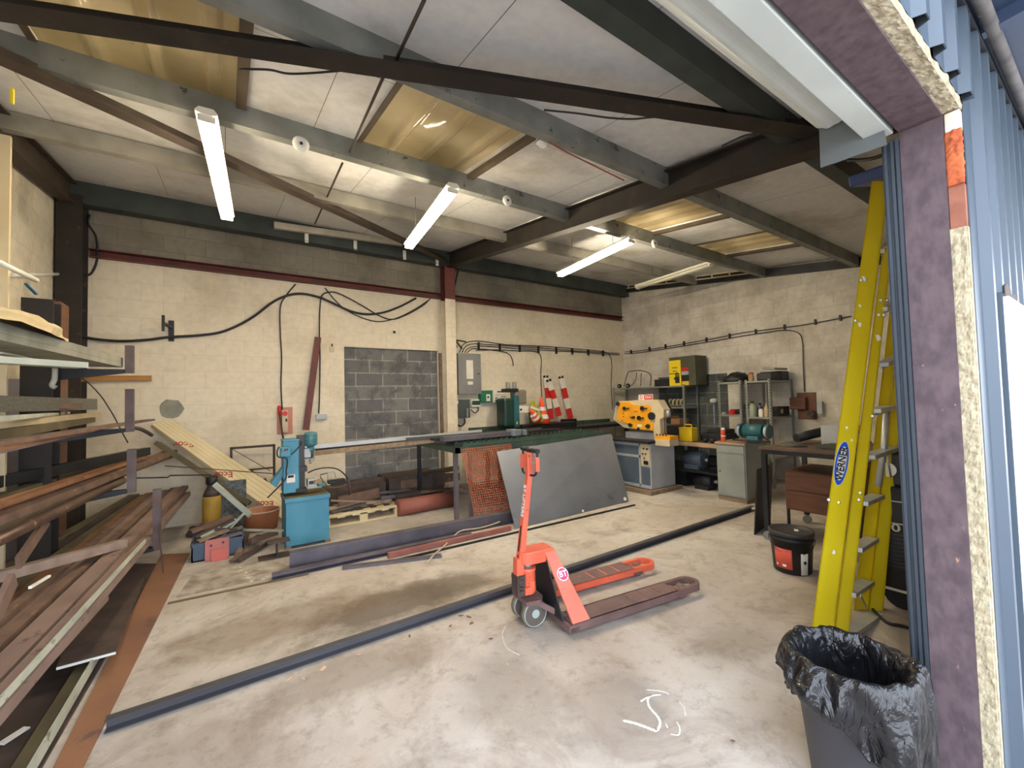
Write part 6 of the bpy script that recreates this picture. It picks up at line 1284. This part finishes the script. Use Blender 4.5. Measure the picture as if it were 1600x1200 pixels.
for k in range(17): mb.bx(XL+.009, XL+.014, y0, y1, z0_+(z1_-z0_)*k/16-.003, z0_+(z1_-z0_)*k/16+.003)
tag(mb.build('mesh_panel', M_DARKSTEEL), 'square wire mesh panel standing against the left wall behind the rack', 'mesh panel')

# ================================================================ BOARD, CLUTTER AND DRILL PRESS
B1, B2, T2_, T1_ = Vector((.66, 6.40, .0)), on_y(454, 776, 6.66), on_y(267, 655, 7.03), on_y(237, 663, 6.93)
bd = thing('pine_board', 'long new pale pine board with red lettering leaning against the back wall', 'board', B1)
n_ = (B2-B1).cross(T1_-B1).normalized(); n_ = n_ if n_.dot(CAM-B1) > 0 else -n_
mb = MB()
for k in range(5):
    u0, u1 = k/5+.006, (k+1)/5-.006; a, b, c, d = B1.lerp(B2, u0), B1.lerp(B2, u1), T1_.lerp(T2_, u1), T1_.lerp(T2_, u0)
    mb.hexa([a-n_*.035, b-n_*.035, c-n_*.035, d-n_*.035], [a, b, c, d])
mb.build('board_strips', M_OSB, bd)
mb = MB(); mb.hexa([B1-n_*.05, B2-n_*.05, T2_-n_*.05, T1_-n_*.05], [B1-n_*.03, B2-n_*.03, T2_-n_*.03, T1_-n_*.03]); mb.build('backing', M_OSB, bd)
M_REDINK = mat('red_brown_ink', (150, 52, 44), (150, 52, 44), 4, .8)
def onboard(x, y):
    d = sight(x, y); t = (B1-CAM).dot(n_)/d.dot(n_); return CAM+d*t
for (x, y) in ((287, 694), (349, 741), (414, 787)):
    c = onboard(x, y); ux = (onboard(x-12, y)-c).normalized(); uy = ux.cross(n_)*-1; 
    if ux.cross(uy).dot(n_) < 0: uy = -uy
    text('red_lettering', 'Ecor', .115, c+n_*.003, ux, uy, M_REDINK, bd)
tag(MB().bar(Vector((-.70, 6.78, 1.12)), Vector((.25, 6.42, .30)), .05, .14, up=Y_).build('olive_board', M_OLIVE), 'olive green board leaning just beneath the pale pine board', 'board')
fr = thing('rectangular_frame', 'thin brown steel rectangular frame standing against the back wall', 'frame', (.3, 6.95, 0))
x0, x1, zt_ = .06, .57, .99
for x in (x0, x1): MB().bx(x-.015, x+.015, 6.93, 6.96, 0, zt_).build('upright', M_BRACE, fr)
MB().bx(x0, x1, 6.93, 6.96, zt_-.03, zt_).build('top_bar', M_BRACE, fr); MB().bx(x0, x1, 6.93, 6.96, .65, .67).build('middle_bar', M_BRACE, fr)
MB().tube([(x0+.02, 6.92, .96), (x1-.05, 6.90, .62)], .004, 5).build('diagonal_wire', M_BRACE, fr)
for k, (a, b, w_, m_) in enumerate((((376, 736), (420, 778), .03, M_OLIVE), ((383, 733), (408, 768), .025, M_TIMBER), ((392, 735), (432, 785), .04, M_RUSTD), ((400, 742), (436, 790), .03, M_BROWN), ((413, 748), (438, 782), .035, M_RUSTD))):
    tag(MB().bar(on_y(a[0], a[1], 6.85), on_y(b[0], b[1]+6, 6.6), w_, w_*.7, up=Y_).build('timber_stick', m_), ['leftmost olive stick behind the pine board', 'pale stick behind the pine board', 'long dark stick behind the pine board', 'brown varnished stick behind the pine board', 'short dark stick nearest the drill press'][k], 'stick')
tag(MB().tube([on_y(258, 728, 6.5), on_y(330, 733, 6.3), on_y(426, 740, 6.2)], .006, 6).build('thin_rod', M_RUSTD), 'thin rusty rod reaching across the pine board', 'rod')
tag(MB().tube([on_y(206, 747, 5.6), on_y(262, 746, 5.8), on_y(266, 743, 5.85), on_y(330, 742, 6.2)], .008, 6).build('black_rod', M_BLACK), 'black rod with a kink reaching from the rack to the board', 'rod')
# gas bottle
gc = on_y(331, 780, 6.35); gb_ = thing('gas_bottle', 'yellow gas bottle with a dark top by the back wall', 'gas bottle', (gc.x, 6.35, 0))
MB().lathe((gc.x, 6.35, 0), [(.08, 0), (.095, .03), (.098, .40), (.092, .47)], 24).build('bottle_body', mat('dirty_yellow_bottle', (178, 140, 52), (152, 118, 44), 5, .6, c3=(96, 78, 44), s3=9, t3=.62), gb_)
MB().lathe((gc.x, 6.35, .47), [(.092, 0), (.075, .06), (.05, .10), (.045, .14)], 24).build('bottle_shoulder', M_RUSTD, gb_)
MB().lathe((gc.x, 6.35, .61), [(.055, 0), (.06, .01), (.06, .09), (.05, .09), (.048, .01)], 20).build('valve_guard', M_BLACK, gb_)
c = on_y(360, 790, 6.5); tag(MB().box((c.x+.02, 6.5, .30), (.30, .06, .60)).build('stone_slab', mat('speckled_grey_stone', (104, 110, 112), (64, 68, 70), 24, .9, bump=.4)), 'speckled grey stone slab standing right of the yellow gas bottle', 'slab')
tag(MB().bar(on_y(335, 756, 6.15), on_y(392, 806, 6.05), .05, .05).build('white_tube', M_PALE), 'pale square tube slanting above the stone slab', 'steel tube')
dc = FL(410, 828); dr = thing('brown_tub', 'open orange-brown round tub on the floor behind the scrap', 'tub', (dc.x, 6.25, 0))
MB().lathe((dc.x, 6.25, 0), [(.17, 0), (.20, .22), (.205, .225), (.20, .235), (.19, .225), (.165, .02), (.01, .015)], 32).build('tub_body', mat('orange_brown_plastic', (176, 112, 76), (156, 98, 66), 4, .5), dr)
MB().tube([(dc.x+.2*math.cos(t), 6.25+.2*math.sin(t), .235) for t in [2*math.pi*i/32 for i in range(32)]], .006, 6, close=True).build('rim', M_PALE, dr)
c0 = FL(299, 880); cr = thing('plastic_crate', 'blue-grey plastic crate full of steel scrap in front of the back wall', 'crate', (c0.x+.22, c0.y+.17, 0))
M_CRATE = mat('blue_grey_plastic', (74, 92, 112), (62, 78, 96), 4, .5)
X0_, Y0_ = c0.x, c0.y
MB().bx(X0_, X0_+.44, Y0_, Y0_+.012, 0, .18).bx(X0_, X0_+.44, Y0_+.33, Y0_+.342, 0, .18).bx(X0_, X0_+.012, Y0_, Y0_+.342, 0, .18).bx(X0_+.428, X0_+.44, Y0_, Y0_+.342, 0, .18).bx(X0_, X0_+.44, Y0_, Y0_+.342, 0, .012).build('crate_body', M_CRATE, cr)
MB().bx(X0_-.008, X0_+.448, Y0_-.008, Y0_+.0, .15, .18).bx(X0_-.008, X0_, Y0_-.008, Y0_+.35, .15, .18).bx(X0_+.44, X0_+.448, Y0_-.008, Y0_+.35, .15, .18).build('crate_rim', M_CRATE, cr)
SC_ = [((X0_+.05, Y0_+.05, .19), (X0_+.30, Y0_+.14, .24), .10, .012, M_TIMBER, 'short pale brown offcut across the crate'), ((X0_+.2, Y0_+.04, .185), (X0_+.42, Y0_+.08, .20), .07, .02, M_MILL, 'grey-blue offcut at the right front of the crate'),
       ((X0_+.02, Y0_+.2, .20), (X0_+.36, Y0_+.28, .30), .05, .03, M_RUSTD, 'dark rusty bar sticking up out of the crate'), ((X0_+.1, Y0_+.12, .17), (X0_+.38, Y0_+.3, .30), .06, .015, M_PALE, 'pale ragged strip in the scrap crate'), ((X0_+.25, Y0_+.2, .16), (X0_+.46, Y0_+.38, .34), .02, .02, M_PALE, 'thin bright bar leaning out of the back of the crate'),
       ((X0_-.02, Y0_+.30, .24), (X0_+.34, Y0_+.42, .31), .09, .03, M_RUST, 'rusty channel offcut at the back of the scrap crate')]
for a, b, w_, h_, m_, lb_ in SC_: tag(MB().bar(a, b, w_, h_).build('scrap_offcut', m_), lb_, 'scrap')
M_SALMON = mat('salmon_red_plate', (188, 92, 80), (172, 80, 70), 4, .6, c3=(140, 110, 108), s3=8, t3=.64)
def hpl(x0, x1, y0, y1, Y, lean, m_, nm, label, holes=()):
    a = on_y(x0, y1, Y); b = on_y(x1, y1, Y); t = on_y(x0, y0, Y+lean); a.z = b.z = max(0.0, min(a.z, b.z)); w_ = b.x-a.x; h_ = t.z
    uy = Vector((0, lean, h_)).normalized(); L_ = math.hypot(lean, h_); o = tag(MB().prism(a, X_, uy, [(0, 0), (w_, 0), (w_, L_), (0, L_)], .01).build(nm, m_), label, 'steel plate')
    for (u, v, r) in holes: c = a+X_*w_*u+uy*L_*v; MB().lathe(c+X_.cross(uy)*.0105, [(r, 0), (r, .001)], 12, axis=X_.cross(uy)).build('bolt_hole', M_BLACK, o)
    return o
hpl(320, 358, 845, 884, Y0_-.06, .05, mat('pinkish_red_plate', (176, 100, 92), (160, 88, 82), 4, .6, c3=(136, 118, 118), s3=6, t3=.6), 'base_plate', 'larger pinkish red steel plate with two holes leaning on the crate', ((.25, .72, .012), (.75, .78, .012)))
hpl(330, 354, 860, 889, Y0_-.10, .025, M_SALMON, 'base_plate', 'smaller bright red steel plate in front of the pinkish one')
a = FL(372, 868, .035); b = FL(384, 835, .035); tag(MB().tube([a, b+(b-a)*.2], .035, 16).build('rusty_pipe', M_RUST), 'rusty open-ended pipe on the floor right of the scrap crate', 'pipe')
SC2 = [((362, 876), (402, 852), .03, .05, .015, M_RUST, 'flat rusty strip lying right of the rusty pipe'), ((372, 876), (425, 845), .03, .03, .03, M_RUSTD, 'thin dark bar running behind the rusty strip'), ((390, 846), (432, 832), .07, .06, .05, M_RUST, 'brown angle offcut beside the drill press'), ((385, 850), (405, 838), .05, .05, .04, M_RUSTD, 'short dark offcut between pipe and drill press'),
       ((372, 828), (443, 829), .16, .03, .02, M_PALE, 'long pale bar lying over the scrap in front of the tub')]
for a, b, z, w_, h_, m_, lb_ in SC2: tag(MB().bar(FL(a[0], a[1], z), FL(b[0], b[1], z), w_, h_).build('scrap_offcut', m_), lb_, 'scrap')
a = FL(404, 878, 0); tag(MB().bx(a.x, a.x+.28, a.y-.02, a.y+.14, 0, .012).bx(a.x+.16, a.x+.172, a.y-.0, a.y+.12, .012, .15).bx(a.x+.08, a.x+.28, a.y-.01, a.y+.13, .15, .162).build('beam_offcut', M_RUSTD), 'dark rusty beam offcut standing left of the drill press', 'scrap')
for k, (x, y, s) in enumerate(((318, 838, .10), (340, 832, .08), (362, 828, .09))): c = FL(x, y, .0); tag(lump((c.x, c.y+.1, 0), (s*1.6, s, s*1.3), 31+k, 14, 8, .4).build('debris_heap', M_RUSTD), ['dark debris heap left behind the scrap crate', 'dark debris heap in the middle behind the crate', 'dark debris heap right behind the scrap crate'][k], 'debris')

# blue drill press
M_BLUE = mat('sky_blue_machine_paint', (72, 140, 166), (62, 128, 154), 4, .5, 0, c3=(60, 90, 96), s3=13, t3=.66, stretch=(1, 1, .5))
M_TEALM = mat('teal_motor_paint', (70, 124, 132), (56, 106, 114), 6, .45, 0, c3=(40, 60, 62), s3=12, t3=.63)
M_BLACKS = mat('oily_black_steel', (44, 42, 38), (34, 32, 30), 6, .35, .4)
DY = 5.15
dp = thing('drill_press', 'sky blue metal drill press on a boxy blue cabinet with a teal motor', 'drill', (.74, 5.4, 0))
DX0, DX1 = on_y(447, 850, DY).x, on_y(515, 850, DY).x; dz = on_y(480, 778, DY).z
MB().bx(DX0, DX1, DY, DY+.42, .03, dz-.03).build('cabinet', M_BLUE, dp, bevel=.006)
MB().bx(DX0-.01, DX1+.01, DY-.01, DY+.43, dz-.03, dz+.015).build('cabinet_rim', M_BLUE, dp, bevel=.004); MB().bx(DX0+.0, DX1-.0, DY+.005, DY+.42, dz+.015, dz+.02).build('oily_tray', M_OLIVE, dp)
for x in (DX0+.02, DX1-.02):
    for y in (DY+.03, DY+.40): MB().bx(x-.03, x+.03, y-.03, y+.03, 0, .03).build('foot', M_TIMBER, dp)
def dbx(x0, x1, y0, y1, Y, dep, m_, nm, bv=.005): mb = MB(); ybox(mb, x0, x1, y0, y1, Y, dep); return mb.build(nm, m_, dp, bevel=bv)
dbx(443, 467, 688, 772, DY+.10, .22, M_BLUE, 'column_housing'); dbx(442, 468, 686, 690, DY+.09, .24, M_BLUE, 'housing_cap', .002)
dbx(466, 476, 680, 768, DY+.12, .12, M_BLACKS, 'slide_column', .003); dbx(463, 480, 762, 770, DY+.08, .2, M_BLACKS, 'column_foot', .003); dbx(467, 480, 728, 738, DY+.10, .14, M_BLACKS, 'table_bracket', .003)
c = on_y(485.5, 697, DY+.15); c2 = on_y(485.5, 674, DY+.15)
MB().lathe((c.x, DY+.15, c.z), [(.045, 0), (.068, .015), (.07, .02), (.07, .13), (.062, .155), (.02, .165)], 26).build('motor', M_TEALM, dp)
for k in range(3): MB().tube([(c.x+.071*math.cos(t), DY+.15+.071*math.sin(t), c.z+.03+k*.05) for t in [2*math.pi*i/26 for i in range(26)]], .003, 5, close=True).build('motor_band', M_TEALM, dp)
MB().lathe((c.x, DY+.15, c.z-.06), [(.03, 0), (.035, .01), (.035, .06)], 18).build('motor_neck', M_TEALM, dp); MB().lathe((c.x, DY+.15, c.z-.14), [(.022, 0), (.025, .02), (.025, .08)], 16).build('quill', M_BLACK, dp)
MB().lathe((c.x, DY+.15, c.z-.20), [(.006, 0), (.012, .02), (.02, .03), (.02, .06)], 14).build('chuck', M_GALV, dp)
dbx(474, 486, 700, 716, DY+.12, .08, M_LGREY, 'spindle_head', .01); dbx(476, 492, 716, 719, DY+.08, .1, M_GALV, 'stop_plate', .002)
c = on_y(491, 718, DY+.07); MB().tube([c, c+Vector((-.03, -.06, .0)), c+Vector((-.06, -.07, -.03))], .008, 7).build('feed_lever', M_GALV, dp); MB().cyl(on_y(492, 700, DY+.1), on_y(491, 716, DY+.1), .005, n=8).build('guide_pin', M_GALV, dp)
dbx(438, 455, 698, 715, DY+.02, .08, M_BLUE, 'switch_box', .01); dbx(440, 450, 701, 705, DY+.017, .003, M_BLACK, 'switch_plate', 0); 
for x in (441.5, 446.5): dbx(x, x+2, 702, 704, DY+.005, .012, M_LGREY if x < 445 else M_REDP, 'push_button', 0)
a = [on_y(*p, DY+.04) for p in ((452, 713), (460, 706), (468, 697), (472, 690))]; MB().tube(smooth_path(a, 5), .007, 6).build('motor_cable', M_CABLE, dp)
a = [on_y(*p, DY+.0) for p in ((436, 698), (433, 706), (435, 714), (447, 716), (449, 724), (447, 736), (447, 746), (438, 758), (428, 768), (418, 778))]; MB().tube(smooth_path(a, 5), .008, 6).build('supply_cable', M_CABLE, dp)
dbx(448, 461, 741, 755, DY+.097, .003, M_BLOCKW, 'instruction_plate', 0); dbx(450, 459, 742, 747, DY+.095, .002, M_DARKSTEEL, 'plate_print', 0)
q = [on_y(*p, DY+.15) for p in ((443, 730), (443, 742), (432, 762), (423, 756))]; MB().hexa(q, [p+Y_*.16 for p in q]).build('swarf_chute', M_BLUE, dp)
dbx(481, 495, 748, 762, DY+.06, .12, M_LGREY, 'machine_vice', .006); dbx(483, 490, 751, 757, DY+.055, .01, M_BLACK, 'vice_slot', 0); dbx(491, 503, 749, 757, DY+.04, .06, M_TIMBER, 'wood_packing', .002); dbx(497, 510, 753, 761, DY+.1, .1, M_TEALM, 'vice_screw_block', .006)
dbx(513, 540, 748, 757, DY+.15, .1, M_BLACKS, 'round_table', .01)
a = [on_y(*p, DY+.12) for p in ((481, 739), (492, 734), (508, 731), (524, 732), (535, 738), (543, 748), (546, 762), (546, 774))]; MB().tube(smooth_path(a, 5), .008, 7).build('curved_hose', M_BLACKS, dp)
a = [on_y(*p, DY+.1) for p in ((500, 744), (507, 754), (516, 761), (530, 761), (542, 757))]; MB().tube(smooth_path(a, 5), .006, 6).build('coolant_pipe', M_OLIVE, dp)
a = [on_y(*p, DY+.1) for p in ((512, 750), (512, 739), (522, 737), (525, 746))]; MB().tube(a, .007, 6).build('clamp_lever', M_LGREY, dp)
MB().tube([on_y(500, 742, DY+.1), on_y(512, 739, DY+.1)], .006, 6).build('clamp_arm', M_DARKSTEEL, dp)
MB().cyl(on_y(544, 748, DY+.12), on_y(548, 772, DY+.12), .014, n=8).build('handle_grip', M_RUSTD, dp)

# scrap heap on a pallet behind the drill press
pl = thing('wooden_pallet', 'new wooden pallet on the floor right of the drill press under the scrap', 'pallet', (1.5, 6.2, 0))
a = FL(516, 829); b = FL(622, 806); PX0, PX1, PY = .98, 2.0, 5.72
for y in (PY, PY+.42, PY+.84): MB().bx(PX0, PX1, y, y+.09, 0, .02).build('bottom_board', M_OSB, pl)
for y in (PY, PY+.42, PY+.84):
    for x in (PX0, PX0+.46, PX1-.10): MB().bx(x, x+.10, y, y+.09, .02, .10).build('block', M_OSB, pl)
for k in range(6): x = PX0+k*(PX1-PX0-.09)/5; MB().bx(x, x+.09, PY, PY+.93, .10, .12).build('stringer', M_OSB, pl)
MB().bx(PX0, PX1, PY, PY+.09, .12, .14).bx(PX0, PX1, PY+.42, PY+.51, .12, .14).bx(PX0, PX1, PY+.84, PY+.93, .12, .14).build('deck_board', M_OSB, pl)
HEAP = [((517, 763), (612, 752), 6.50, .05, .17, M_RUSTD, 'wide dark brown plate at the back of the scrap heap'), ((624, 757), (716, 744), 6.35, .10, .12, M_RUST, 'brown box beam on the right of the scrap heap'),
        ((612, 748), (716, 731), 6.60, .06, .08, M_OLIVE, 'olive timber sloping at the top right of the scrap heap'), ((608, 747), (684, 731), 6.75, .05, .03, mat('pale_blue_strip', (120, 148, 168), (104, 132, 152), 4, .5), 'pale blue strip along the back of the scrap heap'),
        ((528, 784), (592, 769), 6.00, .05, .13, M_RUST, 'red-brown offcut with a rough end in front of the dark plate'), ((592, 770), (640, 765), 6.15, .08, .03, M_MILL, 'grey flat in the middle of the scrap heap'), ((594, 778), (650, 771), 6.05, .08, .04, M_MILL, 'lower grey flat beside the black box section'),
        ((626, 783), (651, 779), 5.92, .05, .06, M_BLACK, 'short black box section above the orange half pipe'), ((640, 771), (712, 763), 6.12, .10, .03, M_RUST, 'brown flat above the orange half pipe'), ((650, 777), (712, 770), 6.0, .08, .02, M_TIMBER, 'thin weathered slat above the orange half pipe'),
        ((517, 782), (612, 785), 5.78, .02, .02, M_PINKRUST, 'thin pinkish bar across the front of the heap'), ((518, 800), (570, 786), 5.95, .10, .02, M_MILL, 'grey sheet offcut on the left of the pallet'), ((530, 806), (560, 792), 5.85, .03, .02, M_RUSTD, 'short dark bar on the pallet front'), ((556, 796), (610, 788), 5.95, .05, .03, M_RUSTD, 'dark scrap strip on the middle of the pallet')]
for a, b, Y, w_, h_, m_, lb_ in HEAP: tag(MB().bar(on_y(a[0], a[1], Y), on_y(b[0], b[1], Y+.06), w_, h_).build('scrap_bar', m_), lb_, 'scrap')
a = on_y(621, 797, 5.70); b = on_y(708, 786, 5.72); a.z = b.z = .12; mb = MB(); P = []
for i in range(13): t = math.pi*i/12; P.append((.11*math.cos(t), .11*math.sin(t)))
for i in range(13): t = math.pi-math.pi*i/12; P.append((.10*math.cos(t), .10*math.sin(t)-.0))
a.z = b.z = .0; tag(MB().tube([a+Z_*.11, b+Z_*.11], .11, 24).build('orange_pipe', mat('orange_primed_pipe', (156, 92, 78), (138, 80, 68), 4, .6, c3=(120, 70, 58), s3=8, t3=.62)), 'thick orange-red primed pipe lying right of the pallet', 'pipe')
MB_ = MB().bx(2.02, 2.39, 6.0, 6.28, 0, .22).bx(2.02, 2.9, 6.32, 6.9, 0, .40); tag(MB_.build('steel_stack', M_RUSTD), 'dark rusty stack of offcuts behind the thick orange pipe', 'scrap')
MB_ = MB().bx(1.15, 1.98, 6.35, 6.68, .141, .36); tag(MB_.build('plate_stack', M_RUSTD), 'dark rusty plates stacked on the back of the pallet', 'scrap')
# leaves and litter
random.seed(11)
M_LEAF = mat('dry_leaf', (128, 98, 70), (104, 76, 54), 20, .9); M_CHIP = mat('pale_paper_chip', (200, 176, 152), (186, 160, 136), 10, .9)
LIT = ((720, 962, .05, 0, 'dry leaf touching the long steel section left of the pallet truck'), (733, 964, .05, 0, 'dark curled leaf left of the pallet truck wheels'), (736, 974, .04, 0, 'small curled leaf just below the dark one left of the pallet truck'), (704, 978, .035, 0, 'leaf fragment left of the small group beside the truck wheels'), (692, 976, .03, 1, 'pale chip at the left of the leaf group near the truck'),
       (640, 994, .04, 0, 'brown leaf just below the middle of the long steel section'), (632, 1000, .03, 1, 'pale chip beside the brown leaf below the long steel section'), (505, 1045, .06, 1, 'largest pale paper scrap on the floor below the long section'), (452, 1061, .045, 1, 'pinkish paper scrap left of the largest scrap'), (474, 1061, .03, 1, 'small scrap between the two larger paper scraps'),
       (561, 1023, .035, 1, 'pale scrap right of and above the largest paper scrap'), (767, 998, .03, 0, 'lone leaf fragment below left of the truck wheels'), (775, 1025, .03, 1, 'pale chip left of the thin white curved floor line'), (719, 1048, .03, 1, 'pale chip low in the middle of the floor'), (694, 1031, .02, 1, 'tiny pale chip in the middle of the floor'),
       (290, 1078, .05, 1, 'pale scrap behind the left end of the long steel section'), (793, 1038, .03, 1, 'pale chip under the thin white curved floor line'), (1145, 1158, .02, 0, 'small dark pebble right of the white paint drips'))
for k, (x, y, s, c_, lb_) in enumerate(LIT):
    c = FL(x, y, .004); P = [(s*.5*math.cos(t)*random.uniform(.5, 1.1), s*.25*math.sin(t)*random.uniform(.5, 1.2)) for t in [2*math.pi*i/8 for i in range(8)]]; r = random.uniform(0, 3)
    o = MB().prism(c, (math.cos(r), math.sin(r), .1), (-math.sin(r), math.cos(r), .15), P, .003).build('paper_chip' if c_ else 'dry_leaf', M_CHIP if c_ else M_LEAF)
    tag(o, lb_, 'litter' if c_ else 'leaf', 'paper scraps on the floor' if c_ else 'leaf fragments on the floor')
# loose offcuts heaped in the crate
CL = ('short offcut leaning at the left rim of the scrap crate', 'stubby dark offcut at the front left inside the crate', 'pale stub in the middle of the scrap crate', 'narrow rusty offcut in the middle of the crate', 'grey stub at the back of the scrap crate', 'dark bar end pointing right out of the crate', 'rusty tab at the right rim of the scrap crate', 'small brown block on top of the crate heap')
for k in range(8):
    c = Vector((X0_+.06+.045*k, Y0_+.08+.10*((k*5) % 3), .17+.03*(k % 3))); d = Vector((math.cos(k*1.9), math.sin(k*1.9)*.6, .35*math.sin(k*2.7)))*(.06+.02*(k % 3))
    tag(MB().bar(c-d, c+d, .05-.008*(k % 4), .02+.01*(k % 2)).build('scrap_offcut', (M_RUSTD, M_RUST, M_PALE, M_RUST, M_MILL, M_RUSTD, M_RUSTO, M_TIMBER)[k]), CL[k], 'scrap', 'offcuts heaped in the crate')
# paint drips and joint on the floor
flo = bpy.data.objects['floor']
def drip(pts, w_):
    q = smooth_path([FL(*p, .001) for p in pts], 5); mb = MB(); r0, r1 = [], []
    for i, p in enumerate(q):
        d = (q[min(i+1, len(q)-1)]-q[max(i-1, 0)]); n = Vector((-d.y, d.x, 0)).normalized()*w_*(.6+.6*abs(math.sin(i*1.3))); r0.append(p+n); r1.append(p-n)
    mb.sheet([r0, r1]); return mb.build('white_paint_drip', MATS['white_paint'], flo, solid=.0015)
drip([(973, 1125), (990, 1129), (1005, 1134), (1018, 1139), (1026, 1142)], .010); drip([(1026, 1142), (1031, 1132), (1029, 1122), (1021, 1112), (1014, 1103), (1012, 1092), (1018, 1087), (1032, 1085)], .007)
drip([(1001, 1096), (1010, 1090), (1018, 1087)], .006); drip([(1010, 1078), (1025, 1079), (1040, 1082), (1045, 1085)], .003); drip([(1061, 1096), (1069, 1106), (1071, 1118)], .003); drip([(1057, 1127), (1062, 1138), (1060, 1148), (1048, 1147)], .004); drip([(1038, 1126), (1043, 1137)], .003)
drip([(790, 978), (785, 992), (792, 1012), (812, 1024)], .002)
a = FL(262, 943); b = FL(482, 897); MB().bar(a+Z_*.0, b+(b-a)*.0, .045, .003).build('floor_joint', mat('joint_brown', (112, 96, 78), (96, 82, 66), 5, .9), flo)
p = [FL(300, 900), FL(420, 872), FL(470, 893), FL(275, 934)]
mbp = MB().prism((0, 0, 0.0), X_, Y_, [(q.x, q.y) for q in p][::-1], .002); mbp.build('old_paint_patch', mat('flaking_pale_paint', (176, 168, 158), (128, 116, 104), 7, .9, c3=(206, 202, 196), s3=12, t3=.6), flo)
# loose wires on the roof steel
for pts, o_, lb_ in (([(375, 108), (420, 109), (450, 115), (490, 114), (538, 110)], -.03, 'thin dark wire lying along the top of the crossing brace'), ([(625, 110), (660, 113), (700, 122), (735, 132), (748, 137)], -.02, 'thin dark wire right of the nearest sag rod'), ([(850, 172), (900, 177), (950, 184), (990, 186), (1030, 183), (1085, 190), (1130, 193)], -.02, 'thin wire sagging under the right part of the crossing brace'), ([(1128, 228), (1160, 213), (1180, 208), (1200, 198)], -.03, 'reddish twisted wire lying on the big rafter near the shutter')):
    tag(MB().tube(smooth_path([RF(x, y, o_) for x, y in pts], 5), .006, 6).build('loose_wire', M_CABLE), lb_, 'cable')
tag(MB().tube(smooth_path([on_y(858, 222, 2.30), on_y(880, 235, 2.30), on_y(920, 255, 2.30), on_y(975, 282, 2.30)], 5), .005, 6).build('red_wire', mat('red_wire', (150, 60, 56), (150, 60, 56), 4, .5)), 'thin red wire running from the smoke detector along the purlin', 'cable')
